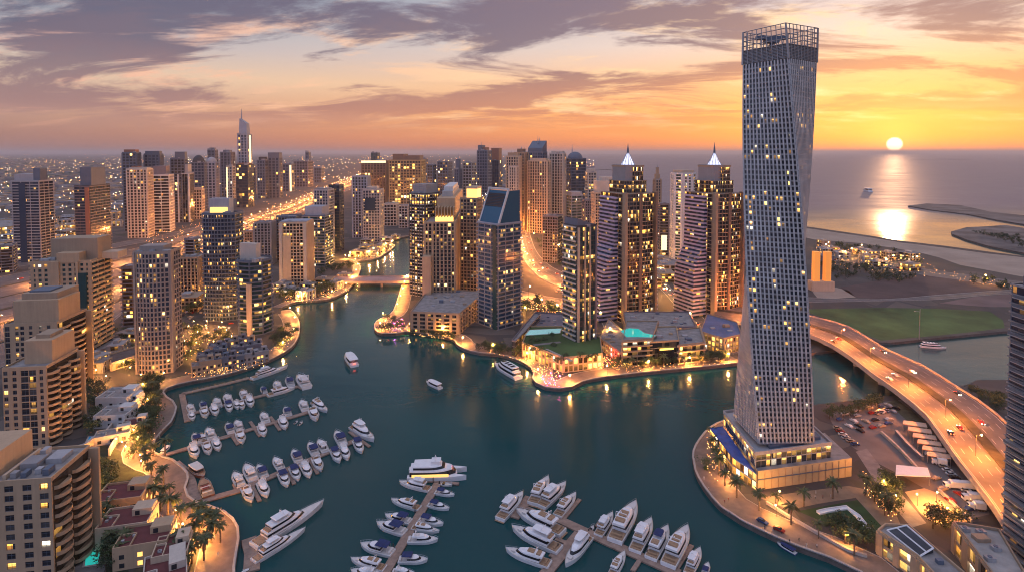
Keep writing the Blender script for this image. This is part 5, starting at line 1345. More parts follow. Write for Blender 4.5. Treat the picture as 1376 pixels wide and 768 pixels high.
blk('grey parking deck roof between the raked crown tower and the green tower', [(712,455),(757,455),(757,432),(726,430)], 6.5, 'mauve', ('blank',), 'grey', .0, name='parking_deck', cat='parking deck', roof=paint('deck_mauve', (.20,.17,.185), .9, .15, .08))
pool('pale green pool strip on the podium roof beside the slender green tower', [(706,450),(752,447),(754,441),(712,443)], 12.5, 'pale')
blk('stone hotel terrace block with dark open balconies under the teal pool', [(836,492),(876,489),(884,462),(842,462)], 17.5, 'tan', ('bands','grid'), 'black', .8, fl=3.5, clutter=False)
blk('beige gateway block of the hotel with tall dark opening', [(873,490),(912,487),(908,466),(878,467)], 15.5, 'beige', ('blank','blank'), 'black', .0)
blk('hotel terrace block with arched balconies right of the gateway', [(912,488),(946,484),(940,462),(910,465)], 12.5, 'tan', ('bands','bands'), 'black', .5, fl=3.6)
blk('long low hotel wing with warm lit facade along the narrow street', [(806,468),(836,490),(842,462),(818,440)], 7.5, 'tan', ('grid','grid'), 'amber', 2.4, 1.6, fl=3.8)
blk('hotel deck roof behind the teal pool', [(842,462),(935,462),(925,440),(838,440)], 13.0, 'mauve', ('grid',), 'amber', .6, fl=4)
pool('teal lit pool on the hotel terrace', [(834,444),(846,440.5),(858,441.5),(866,447),(881,450),(877,453),(858,452.5),(842,452.5)], GZ+17.6, 'teal')
blk('blue roofed hall with lit long facade beside the farther spired hotel', [(941,466),(972,476),(996,470),(990,452),(950,440)], 11.5, 'tan', ('grid','grid'), 'amber', 2.0, 1.6, roof=paint('roof_blue', (.12,.15,.26), .6, .15, .1), name='exhibition_hall', cat='hall')
blk('long orange lit warehouse on the plain beside the grey tower with the blue strip', [(-6,317),(19,315),(18,305),(-6,306)], 14, 'gold', ('wide',), 'amber', 9, 1.2, name='warehouse', cat='warehouse', fl=7)
def gate_opening():
    t = thing('gateway_screen', 'dark glazed screen with lit sign strip in the hotel gateway', 'screen', (0,0,0)); a, b = P(884,489.5,GZ), P(905,488,GZ)
    d = (b-a).normalized(); n = Vector((d.y,-d.x,0)); mb = MB(); mb.obox((a+b)/2+n*.8, d, n, (b-a).length/2, .3, GZ, GZ+10.5); mb.build('glass', paint('gate_glass', (.02,.02,.022), .15, .2, .3), t)
    mb = MB(); mb.obox((a+b)/2+n*1.25, d, n, (b-a).length/2.3, .12, GZ+10.6, GZ+11.8); mb.build('lit_strip', lamp_mat('sign_glow', (1,.62,.12), 1.6), t)
gate_opening()
winlit = lamp_mat('villa_window', (1,.52,.13), 1.1); dkwin = paint('villa_glass', (.03,.035,.04), .12, .2, .5); redroof = paint('terrace_red', (.13,.035,.035), .85, .15, .3)
VILLA = []
def villa(label, px, w, d, h, yaw, wall='beige', roof=None, lit=True, group=None, cat='villa'):
    w *= .86; d *= .84; c = P(px[0], px[1], GZ if group else GZ+h*.9); c.z = GZ; t = thing('villa', label, cat, (c.x, c.y, GZ), rad(yaw), group); FOOT.append((c.x, c.y, .5*math.hypot(w, d)))
    wl = wallm(wall)
    mb = MB(); mb.box(-w/2,w/2,-d/2,d/2,0,h-.9,0,('b',)); pr = rect(w, d); mb.build('wall', [wl], t)
    l = MB(); parapet(l, pr, h-.9, .9, .35, 0); l.box(-.2*w,-.2*w+.3,-d/2+.36,d*.1,h-.88,h-.05); l.box(-w/2+.36,-.2*w-.01,d*.1,d*.1+.3,h-.88,h-.05); l.build('parapet', wl, t)
    mb = MB(); mb.box(-w/2+.36,w/2-.36,-d/2+.36,d/2-.36,h-.89,h-.84,0,('b',)); mb.build('roof_terrace', roof or redroof, t)
    mb = MB(); mb.box(w*.08,w/2-.4,0,d/2-.4,h-.83,h+1.7,0,('b',)); o = mb.build('roof_house', wl, t)
    mb = MB(); mb.box(w*.14,w*.14+1.6,-.07,-.01,h-.6,h+1.1); mb.build('roof_door', dkwin, o)
    for i in range(3):
        for k in range(max(1, int(h/3.2))):
            x = -w/2+w*(i+.5)/3; mb = MB(); mb.box(x-.8,x+.8,-d/2-.06,-d/2-.005,k*3.1+.9,k*3.1+2.5); mb.build('window', winlit if lit and RN.random() < .35 else dkwin, t)
            y = -d/2+d*(i+.5)/3; mb = MB(); mb.box(w/2+.005,w/2+.06,y-.7,y+.7,k*3.1+.9,k*3.1+2.5); mb.build('window', winlit if lit and RN.random() < .3 else dkwin, t)
    mb = MB(); mb.box(-.6,.6,-d/2-.09,-d/2-.01,0,2.2) if False else mb.box(w*.28,w*.28+1.1,-d/2-.09,-d/2-.062,0,2.2); mb.build('door', teak, t)
    for i in range(2):
        x = RN.uniform(-.42,-.24)*w; y = RN.uniform(-.3,.4)*d; mb = MB(); mb.box(x,x+1.0,y,y+.8,h-.83,h-.1); mb.build('roof_plant', plantm(), t)
    return t
villa('upper villa with dark red roof terrace below the curved white walls', (166,660), 20, 16, 8.5, 14)
villa('middle villa with dark red terrace and yellowish end wall', (172,694), 20, 15, 9, 14, 'sand')
villa('lower villa with dark red terrace, nearest the palm promenade', (196,718), 20, 15, 8.5, 16)
villa('cream villa with tall red shuttered gable beside the palms', (232,732), 13, 14, 8, 20, 'sand')
villa('long terrace villa running off the bottom frame edge among palms', (222,768), 15, 26, 6.5, 30, 'pale')
villa('white cubic villa complex with stepped roofs, upper part', (160,528), 20, 18, 9, 4, 'white', roofm(), False)
villa('white cubic villa complex with stepped roofs, lower part', (156,552), 19, 15, 7, 6, 'white', roofm(), False)
villa('small white cube house with red terrace beside the white villa complex', (176,536), 8, 18, 6, 4, 'white')
villa('flat house with brick red roof panel inside the curved terrace walls', (181,566), 13, 12, 5.5, 22, 'pale')
villa('grey flat-roofed house on the curved terraces near the blue pool', (152,580), 18, 10, 4.5, 26, 'pale', roofm(), False)
# curved white garden walls
def garden_wall(label, px, h, w=.8, m=None, z=GZ):
    t = thing('garden_wall', label, 'wall'); mb = MB(); kerb(mb, smooth(pp(px, z), 2), w, z-.2, z+h); mb.build('wall_run', m or wallm('pale'), t)
    mb = MB(); kerb(mb, smooth(pp(px, z), 2), w+.3, z+h+.003, z+h+.2); mb.build('coping', stone, t)
garden_wall('outer curved white garden wall with little lights facing the promenade', [(147,612),(152,602),(163,588),(178,573),(194,560)], 3.2)
garden_wall('inner curved white terrace wall above the blue pool', [(118,568),(135,556),(150,550),(165,545),(192,541)], 3.0)
garden_wall('low curved white wall between villa gardens and palms', [(138,594),(146,580),(158,568),(170,562)], 2.6)
garden_wall('beige retaining wall with arch below the blue pool', [(86,616),(104,611),(118,606),(126,598)], 4.5, 1.2, wallm('sand'))
garden_wall('lit hedge wall along the villa lane', [(90,652),(112,640),(130,632)], 1.6, 1.0, wallm('sand'))
pool('blue rectangular pool on the upper villa terrace', [(115,597),(130,595),(134,586),(120,586)], GZ+.3, 'blue')
pool('round dark blue pool between tower and villas', [(98+7+7*math.cos(a*.785), 687-5*math.sin(a*.785)) for a in range(8)], GZ+.1, 'blue')
pool('teal rectangular pool beside the nearest apartment tower', [(114,760),(132,757),(135,738),(116,741)], GZ+.2, 'teal')
sheet('pool_terrace_paving', [(96,742),(112,738),(138,728),(146,740),(140,768),(100,776)], GZ+.010, paving2)
blk('brightly lit restaurant pavilion behind the restaurant lane', [(150,498),(186,486),(184,474),(146,486)], 4.6, 'sand', ('wide',), 'amber', 9, 1.5, name='restaurant', cat='restaurant', fl=4.5, roof=paint('roof_brown', (.13,.10,.09), .9, .2, .2))
blk('small lit restaurant kiosk with orange windows', [(118,500),(134,498),(133,488),(118,490)], 4.0, 'sand', ('wide',), 'amber', 9, 1.5, name='restaurant', cat='restaurant', fl=4)
blk('curved dark roofed pavilion below the round-fronted tower', [(130,480),(176,470),(170,458),(128,466)], 4.5, 'mauve', ('wide',), 'amber', 3, 1.5, name='pavilion', cat='pavilion', fl=4.4)
# waterfront villas of the quay bend, one object each
vi = 0
for (x0, y0, x1, y1, n, dy) in ((262,503,356,484,9,0),(268,490,350,474,7,1),(284,479,340,466,5,2)):
    for i in range(n):
        f = (i+.5)/n; x = x0+(x1-x0)*f; y = y0+(y1-y0)*f
        villa('%s pale jagged-roofed house in the %s row behind the quay bend' % (ordw(i), ['front','middle','back'][dy]), (x, y), RN.uniform(9,11), RN.uniform(9,12), RN.uniform(7,10), RN.uniform(15,35), RN.choice(['grey','slate','mauve','tan']), roofm(), True, 'houses behind the quay bend'); vi += 1
# right-hand quarter
blk('modern white edged building with raked glass roof at the bottom right', [(1180,714),(1234,749),(1264,782),(1296,772),(1262,743),(1222,708),(1190,706)], 8.0, 'beige', ('wide','wide'), 'amber', 1.6, 1.5, atroof=True, name='clubhouse', cat='building', fl=4)
blk('flat roofed building with tall stone piers beside the balcony tower', [(1282,703),(1300,726),(1334,772),(1350,806),(1376,770),(1342,713)], 10.5, 'tan', ('wide','wide'), 'amber', .8, 1.4, atroof=True, name='annex_building', cat='building', fl=5, roof=paint('roof_pale', (.40,.36,.32), .9, .15, .2))
def club_roof():
    z = GZ+8.1; t = thing('glass_roof', 'raked white framed glass roof lying on the modern bottom right building', 'roof'); a, b, c, d = P(1192,712,z), P(1218,711,z), P(1254,742,z), P(1236,747,z)
    up = Vector((0,0,1.6)); mb = MB(); mb.face([a, d, c+up, b+up]); mb.face([a, b+up, b]); mb.face([b, b+up, c+up, c]); mb.face([c, c+up, d]); mb.build('glass', paint('club_glass', (.03,.04,.05), .1, .2, .2), t)
    mb = MB()
    for p, q in ((a, d), (d, c+up), (c+up, b+up), (b+up, a), ((a+b+up)/2, (d+c+up)/2)): mb.tube(p+Vector((0,0,.1)), q+Vector((0,0,.1)), .3, .3, 5)
    mb.build('frame', gel, t)
    for i, (x, y) in enumerate(((1296,712),(1318,716),(1338,738),(1330,752))):
        p = P(x, y, GZ+10.6); u = thing('roof_unit', '%s grey cooling unit on the flat roof beside the balcony tower' % ordw(i), 'cooling unit', (p.x,p.y,GZ+10.55)); mb = MB(); mb.box(-1.4,1.4,-1,1,0,1.3); mb.build('casing', plantm(), u); mb = MB(); mb.tube((0,0,1.3),(0,0,1.55),.7,.7,10); mb.build('fan_guard', wallm('slate'), u)
club_roof()
def shed(label, px, h, m, z=GZ, name='canopy', cat='canopy'):
    pts = pp(px, z); c = sum(pts, Vector())/4; t = thing(name, label, cat, (c.x, c.y, z)); poly = [(p.x-c.x, p.y-c.y) for p in pts]
    a = sum(poly[i][0]*poly[(i+1)%4][1]-poly[(i+1)%4][0]*poly[i][1] for i in range(4))
    if a < 0: poly = poly[::-1]
    mb = MB(); mb.prism(poly, h, h+.35, 0, 0, True); mb.build('roof', m, t)
    for p in poly:
        mb = MB(); mb.box(p[0]*.94-.12, p[0]*.94+.12, p[1]*.94-.12, p[1]*.94+.12, 0, h); mb.build('post', steelm, t)
    return t
cream = paint('canopy_cream', (.62,.42,.30), .8, .12, .4)
for i in range(6):
    x, y = 1213+6.4*i, 578+8.6*i
    shed('%s of six pale parking canopies stepping down beside the elevated road' % ordw(i), [(x,y),(x+33,y+5),(x+31,y-1),(x+1,y-5)], 3.4, cream, group if False else GZ)
shed('white flat shelter roof over the ramp entrance', [(1203,650),(1250,652),(1246,640),(1204,636)], 4.0, gel, GZ, 'shelter', 'shelter')
garden_wall('low white wall along the service yard ramp, inner side', [(1184,582),(1208,604),(1232,630)], 1.4, .6)
garden_wall('low white wall along the service yard ramp, outer side', [(1204,582),(1222,602),(1240,618)], 1.8, 1.0, wallm('slate'))
garden_wall('dark retaining wall beside the sandy court', [(1262,660),(1285,682),(1306,702)], 1.2, .6)
def planter():
    t = thing('seating_wall', 'white angular seating wall on the triangular lawn', 'bench wall'); mb = MB(); p = [P(*q, GZ) for q in ((1100,690),(1112,687),(1138,683),(1152,694),(1166,712))]; kerb(mb, p, 1.5, GZ, GZ+.6); mb.build('seat', gel, t); mb = MB(); kerb(mb, shift(p, 1.0), .3, GZ, GZ+1.0); mb.build('backrest', gel, t)
planter()
garden_wall('promenade planter wall curving round the twisted tower lawn', [(1030,676),(1062,696),(1100,718),(1140,740),(1165,748)], .9, .8)
def beacon():
    p = P(1103, 392, 0); t = thing('lit_pylon', 'twin orange lit pylon standing behind the twisted tower', 'pylon', (p.x, p.y, GZ)); zt = topz(p, 338)-GZ
    for x in (-6, 6): mb = MB(); mb.box(x-3, x+3, -3, 3, 0, zt); mb.build('shaft', lamp_mat('pylon_glow', (1,.40,.08), .24), t)
    mb = MB(); mb.box(-12, 12, -5, 5, 0, 10); mb.build('base', wallm('sand'), t)
beacon()
# ------------------------------------------------------------------ plants
leafm = {}
def leaf_mat(key, c):
    m, t, b = newmat(key); g = t.n.new('ShaderNodeNewGeometry'); n = t.noise(g.outputs['Position'], .6, 3, .6); r = g.outputs['Random Per Island']
    a = t.ramp(n, [(.3, srgb(tuple(x*.55 for x in c))), (.7, srgb(tuple(x*1.4 for x in c)))]); t.put(b.inputs['Base Color'], t.mix(t.math('MULTIPLY', r, .5), a, (c[0]*1.8, c[1]*1.4, c[2]*.8, 1)))
    b.inputs['Roughness'].default_value = .65; return m
LG = leaf_mat('leaf_green', (.045,.075,.025)); LD = leaf_mat('leaf_dark', (.025,.050,.022)); LP = leaf_mat('palm_leaf', (.055,.075,.030))
bark = paint('bark', (.10,.07,.05), .9, .3, 1.5); palmbark = paint('palm_bark', (.17,.12,.08), .9, .3, 1.5)
def tree_proto(seed, h, r, m):
    R2 = random.Random(seed); t = thing('broadleaf_tree', 'x', 'tree')
    mb = MB(); mb.tube((0,0,-.1),(.1,0,h*.5),.22,.14,6)
    for i in range(5): a = i*1.26+seed; mb.tube((.1,0,h*.38),(math.cos(a)*r*.55,math.sin(a)*r*.55,h*.72),.09,.03,4)
    mb.build('trunk', bark, t)
    mb = MB(); cl = [(R2.gauss(0,r*.42), R2.gauss(0,r*.42), h*.68+R2.gauss(0,h*.13), R2.uniform(.35,.6)*r) for _ in range(11)]
    for _ in range(420):
        cx, cy2, cz, cr = R2.choice(cl); v = Vector((R2.gauss(0,1),R2.gauss(0,1),R2.gauss(0,1))).normalized()*cr*R2.uniform(.6,1.05)
        p = Vector((cx,cy2,cz))+v; u = Vector((R2.gauss(0,1),R2.gauss(0,1),R2.gauss(0,.6))).normalized(); w = u.cross(Vector((R2.gauss(0,1),R2.gauss(0,1),R2.gauss(0,1)))).normalized(); s = R2.uniform(.22,.42)
        mb.face([p-u*s, p+w*s*.6, p+u*s, p-w*s*.6])
    mb.build('crown', m, t); return t
def palm_proto(seed, h):
    R2 = random.Random(seed); t = thing('date_palm', 'x', 'palm tree'); mb = MB(); lean = R2.uniform(-.4,.4)
    for i in range(5): a, b = i/5, (i+1)/5; mb.tube((lean*a*a,0,h*a-.1),(lean*b*b,0,h*b-.1),.34-.1*a,.33-.1*b,7)
    mb.build('trunk', palmbark, t)
    mb = MB()
    for k in range(26):
        a = k*2.4+R2.uniform(-.2,.2); el = R2.uniform(-.25,1.15); L = R2.uniform(2.9,3.7); d = Vector((math.cos(a),math.sin(a),0)); sdv = Vector((-d.y,d.x,0)); p = Vector((lean,0,h-.1)); prev = None
        for j in range(6):
            f = j/5; ang = el-f*1.5; wd = .42*math.sin(math.pi*min(1, .15+f*.85))+.03
            q0, q1, q2 = p-sdv*wd+Vector((0,0,-.18)), p, p+sdv*wd+Vector((0,0,-.18))
            if prev: mb.face([prev[0],q0,q1,prev[1]]); mb.face([prev[1],q1,q2,prev[2]])
            prev = (q0,q1,q2); p = p+(d*math.cos(ang)+Vector((0,0,math.sin(ang))))*(L/5)
    mb.build('crown', LP, t); return t
def shrub_proto(seed, r):
    R2 = random.Random(seed); t = thing('shrub', 'x', 'shrub'); mb = MB(); mb.tube((0,0,-.1),(0,0,r*.5),.08,.05,4); mb.build('stem', bark, t); mb = MB()
    for _ in range(160):
        v = Vector((R2.gauss(0,1),R2.gauss(0,1),abs(R2.gauss(0,1)))).normalized(); v = Vector((v.x*r, v.y*r, v.z*r*.8+.2))*R2.uniform(.6,1.05); u = Vector((R2.gauss(0,1),R2.gauss(0,1),R2.gauss(0,.6))).normalized(); w = u.cross(v).normalized(); s = R2.uniform(.16,.3)
        mb.face([v-u*s, v+w*s*.6, v+u*s, v-w*s*.6])
    mb.build('foliage', LG, t); return t
TP = [(tree_proto(i, 6.5, 3.0, LD if i % 2 else LG), []) for i in range(4)]; PPr = [(palm_proto(i, 6.2+i*.6), []) for i in range(3)]; SPr = [(shrub_proto(i, 1.3), []) for i in range(2)]
ROADL = [highway, service, curve1, curve2, street, street2, (via[0], via[1], None)]
def on_road(p, m=3):
    for A, B, _ in ROADL:
        for i in range(0, len(A), 2):
            c = (A[i]+B[i])*.5; hw = (A[i]-B[i]).length*.5+m; step = (A[min(i+2, len(A)-1)]-A[i]).length*.6
            if (c.x-p.x)**2+(c.y-p.y)**2 < (max(hw*.9, 0)+0)**2: return True
    return False
def free(p, m=1.5):
    return all((p.x-x)**2+(p.y-y)**2 > (r*.92+m)**2 for x, y, r in FOOT)
from mathutils.geometry import intersect_point_tri_2d
def inpoly(x, y, pl):
    c = False; n = len(pl)
    for i in range(n):
        (x0, y0), (x1, y1) = pl[i], pl[(i+1) % n]
        if (y0 > y) != (y1 > y) and x < (x1-x0)*(y-y0)/(y1-y0)+x0: c = not c
    return c
def scatter(px, n, sep=3.0, tries=30, foot=True):
    out = []; xs = [a for a, b in px]; ys = [b for a, b in px]
    for _ in range(n*tries):
        if len(out) >= n: break
        x, y = RN.uniform(min(xs), max(xs)), RN.uniform(min(ys), max(ys))
        if not inpoly(x, y, px): continue
        p = P(x, y, GZ)
        if foot and not free(p): continue
        if on_road(p): continue
        if any((p-q).length < sep for q in out): continue
        out.append(p)
    return out
NTREE = {}
def plant(kind, p, where, s=1.0):
    pr, used = RN.choice({'tree': TP, 'palm': PPr, 'shrub': SPr}[kind])
    word = {'tree': 'dark broadleaf tree', 'palm': 'date palm lit from below', 'shrub': 'round green shrub'}[kind]
    place(pr, used, (p.x, p.y, GZ), RN.uniform(0, 6.28), '%s %s' % (word, where), '%ss %s' % ({'tree':'trees','palm':'palm','shrub':'shrub'}[kind].rstrip('s'), where), s*RN.uniform(.8, 1.25))
GARD = [([(96,640),(130,628),(150,640),(140,700),(108,728),(96,700)], 44, 'in the gardens beside the nearest apartment tower'),
        ([(118,520),(134,520),(138,575),(118,590)], 12, 'between the middle apartment tower and the white villas'),
        ([(120,700),(165,712),(178,760),(140,768),(132,728)], 34, 'in the palm garden round the teal pool'),
        ([(186,516),(214,510),(216,540),(200,600),(178,618),(190,560)], 40, 'along the inner edge of the left promenade'),
        ([(240,440),(320,455),(360,470),(350,478),(250,490)], 24, 'in the court behind the quay bend houses'),
        ([(365,458),(392,436),(396,452),(376,470)], 14, 'on the rounded quay bend'),
        ([(372,388),(440,380),(460,390),(420,402),(380,406)], 14, 'before the sandy framed building'),
        ([(420,372),(470,362),(478,358),(440,356)], 14, 'on the oval green by the marina bridge'),
        ([(640,470),(700,484),(700,476),(650,464)], 14, 'on the quay below the raked crown tower'),
        ([(815,498),(980,486),(972,478),(830,488)], 26, 'along the hotel promenade'),
        ([(950,575),(966,580),(966,640),(948,630)], 14, 'along the west side of the twisted tower podium'),
        ([(1130,596),(1150,604),(1200,690),(1190,694),(1150,640)], 20, 'beside the stepped path right of the twisted tower'),
        ([(1110,705),(1150,716),(1170,735),(1140,735)], 14, 'on the corner of the triangular lawn'),
        ([(1255,698),(1300,700),(1290,712),(1250,710)], 10, 'round the sandy court'),
        ([(1300,530),(1330,545),(1345,560),(1345,535)], 10, 'on the far quay beyond the elevated road'),
        ([(1096,352),(1150,356),(1230,372),(1225,380),(1170,378),(1110,374)], 40, 'in the dark grove between the beach and the empty lot'),
        ([(1120,328),(1200,338),(1240,356),(1210,350),(1130,342)], 26, 'in the beach garden strip'),
        ([(1290,380),(1376,392),(1376,384),(1310,374)], 10, 'along the far beach road'),
        ([(1300,312),(1370,318),(1376,334),(1340,322)], 24, 'on the green spit in the sea'),
        ([(245,335),(330,318),(345,372),(330,400),(250,425)], 26, 'between the highway and the dark glass tower'),
        ([(552,450),(612,453),(616,458),(550,455)], 10, 'before the square-windowed podium'),
        ([(508,432),(532,428),(546,446),(512,448)], 10, 'on the rounded western quay point'),
        ([(1110,560),(1180,543),(1185,548),(1116,566)], 12, 'along the channel edge of the yard'),
        ([(1180,650),(1200,646),(1216,690),(1200,694)], 10, 'between the path and the sandy court'),
        ([(150,450),(190,440),(195,500),(150,495)], 10, 'behind the restaurant lane'),
        ([(700,395),(757,412),(757,428),(700,424)], 8, 'beside the ramp road'),
        ([(190,312),(330,280),(330,300),(200,326)], 26, 'at the foot of the highway cluster'),
        ([(560,290),(700,276),(700,318),(590,322)], 16, 'before the golden hotel'),
        ([(700,320),(760,372),(752,352),(716,318)], 8, 'beside the curved road'),
        ([(20,300),(160,300),(160,330),(90,340),(30,330)], 22, 'on the plain beyond the highway')]
FARTREE = MB()
for px, n, where in GARD:
    big = 1.0 if min(b for a, b in px) > 420 else 1.5
    if max(b for a, b in px) < 400:
        for p in scatter(px, int(n*1.6), 4.0):
            R3 = RN.uniform(2.6, 4.6); hh = R3*1.1; FARTREE.tube((p.x,p.y,GZ-.1),(p.x,p.y,GZ+hh*.8),.25,.15,5,1)
            cl = [(RN.gauss(0,R3*.4), RN.gauss(0,R3*.4), hh+RN.gauss(0,R3*.25)) for _ in range(6)]
            for _ in range(90):
                q = RN.choice(cl); v = Vector((RN.gauss(0,1),RN.gauss(0,1),RN.gauss(0,1))).normalized()*R3*RN.uniform(.25,.55)+Vector(q)+Vector((p.x,p.y,GZ)); u = Vector((RN.gauss(0,1),RN.gauss(0,1),RN.gauss(0,.6))).normalized(); w = u.cross(Vector((RN.gauss(0,1),RN.gauss(0,1),RN.gauss(0,1)))).normalized(); s2 = RN.uniform(.5,.9)
                FARTREE.face([v-u*s2, v+w*s2*.6, v+u*s2, v-w*s2*.6])
        continue
    for p in scatter(px, n, 3.2*big): plant('tree', p, where, big)
struct(FARTREE.build('distant_trees', [LD, bark]), 'stuff')
palmspots = [('lining the twisted tower promenade', [(1020,685),(1042,681),(1063,704),(1080,680),(1100,723),(1119,669),(1148,746),(1163,665),(1194,692),(955,592),(958,606),(962,622),(966,638),(974,652),(990,668)]),
 ('in the palm grove at the bottom left promenade bend', [(243,706),(258,700),(272,706),(268,722),(280,714),(262,740),(276,738),(258,756),(250,768),(284,728)]),
 ('beside the villas on the left promenade', [(212,660),(220,650),(218,672),(204,645),(196,622),(228,668),(196,604),(190,586),(206,566),(214,552),(222,612),(216,686),(226,694),(236,690),(206,676),(290,716),(296,728),(274,752),(262,728),(246,744),(236,756),(198,632),(206,612),(196,588),(212,540),(206,532)]),
 ('in the palm garden round the teal pool', [(124,718),(110,726),(118,708),(140,722),(150,742),(160,760),(146,700),(126,694),(104,712),(168,744)]),
 ('before the spired hotels', [(850,496),(868,494),(892,492),(920,490),(950,487),(968,484)])]
for where, lst in palmspots:
    for x, y in lst: plant('palm', P(x, y, GZ), where)
for px, n, where in ((GARD[0][0],16,GARD[0][2]),(GARD[3][0],18,GARD[3][2]),(GARD[10][0],10,GARD[10][2]),([(1106,704),(1170,720),(1186,716),(1150,700)],14,'beside the white seating wall'),([(1130,594),(1200,640),(1210,655),(1150,606)],14,'along the yard edge')):
    for p in scatter(px, n, 1.8): plant('shrub', p, where)
zr = GZ+9.55
sheet('roof_path', [(732,468),(736,468),(771,484),(766,485)], zr, stone); sheet('roof_path', [(716,462),(752,458),(754,460),(718,464)], zr, paving2)
for k, (x, y) in enumerate([(714,460),(722,458),(732,456),(742,455),(708,464),(716,470),(726,474),(738,479),(748,484),(756,488),(744,464),(760,478),(780,482),(792,480),(800,478)]):
    pr, used = (TP if k % 3 == 0 else SPr)[k % 2]; p = P(x, y, zr); place(pr, used, (p.x, p.y, zr), k*1.1, '%s plant in the roof garden of the glowing two-storey podium' % ordw(k), 'roof garden plants of the podium', .85 if k % 3 == 0 else 1.9)
# ------------------------------------------------------------------ lamps
LAMPM = lamp_mat('lamp_globe', (1,.60,.22), 14)
def lamp_light(w, r=.45, c=(1,.50,.16)):
    k = ('L', w, r, c)
    if k not in MATS: l = bpy.data.lights.new('lamp_light', 'POINT'); l.energy = w; l.shadow_soft_size = r; l.color = c; MATS[k] = l
    return MATS[k]
def lamp_proto(h, w, arm, name, c=(1,.40,.09), gr=.32):
    t = thing(name, 'x', 'street lamp'); mb = MB(); mb.tube((0,0,-.1),(0,0,h),.11,.07,6); mb.build('pole', wallm('dark'), t)
    if arm: mb = MB(); mb.tube((0,0,h-.1),(arm,0,h+.25),.06,.05,5); mb.build('arm', wallm('dark'), t)
    mb = MB(); mb.ball((arm,0,h+.3),gr,8,6); mb.build('lamp_globe', LAMPM, t)
    o = bpy.data.objects.new('lamp_light', lamp_light(w, .5, c)); COL.objects.link(o); o.parent = t; o.location = (arm, 0, h-.35 if arm else h+1.0); return t
QUAY = (lamp_proto(5.5, 17000, .9, 'promenade_lamp', (1,.40,.08), .6), []); PROM = (lamp_proto(5.0, 5600, .9, 'promenade_lamp'), []); HWY = (lamp_proto(11.0, 120000, 2.2, 'highway_lamp', (1,.33,.07), .7), []); FARL = (lamp_proto(9.0, 42000, 1.6, 'street_lamp', (1,.42,.08), .9), [])
def lamps(pr, pl, step, label, start=0, lim=None):
    k = 0
    for p, d in along(pl, step, start):
        x, y = proj((p.x, p.y, 0))
        if not (-30 < x < 1420 and 150 < y < 800): continue
        if lim and not lim(x, y): continue
        place(pr[0], pr[1], (p.x, p.y, GZ if pr is not VIAL else BZ+.05), math.atan2(d.y, d.x)+math.pi/2, '%s lamp from the %s' % (ordw(k), label), 'lamps along '+label.split(' along ')[-1]); k += 1
VIAL = (lamp_proto(10.0, 46000, 2.0, 'bridge_lamp', (1,.26,.04), .4), [])
lamps(PROM, shift(left_road, 12.2), 27, 'frame edge along the left promenade', 0, lambda x, y: y > 512); lamps(QUAY, shift(left_road, 3), 34, 'pontoon root along the quay bend', 0, lambda x, y: y <= 512)
lamps(QUAY, shift(left_north[2:], 2.5), 36, 'quay bend along the upper left quay', 10)
lamps(QUAY, shift([p for p in east_prom if proj((p.x,p.y,0))[0] < 1000], 3.0), 31, 'marina bridge along the central quay', 8)
lamps(PROM, shift([p for p in isle_edge if 560 < proj((p.x,p.y,0))[1] < 800 and proj((p.x,p.y,0))[0] < 1200], -13), 26, 'frame edge along the twisted tower promenade', 5)
lamps(VIAL, [a+(b-a)*.24 for a, b in zip(*via)], 40, 'far end along the elevated road', 12)
lamps(HWY, [a+(b-a)*.32 for a, b in zip(highway[0], highway[1])], 62, 'frame edge along the near highway side', 0)
lamps(HWY, [a+(b-a)*.72 for a, b in zip(highway[0], highway[1])], 62, 'frame edge along the far highway side', 30)
lamps(HWY, curve1[0], 48, 'seafront towers along the curved road'); lamps(HWY, [a+(b-a)*.5 for a, b in zip(curve2[0], curve2[1])], 50, 'channel along the ramp road', 10)
lamps(FARL, street[0], 45, 'water along the narrow hotel street', 12); lamps(FARL, street2[0], 45, 'water along the wide hotel street', 12)
lamps(FARL, coastroad[0], 110, 'twisted tower along the beach road', 20)
k = 0
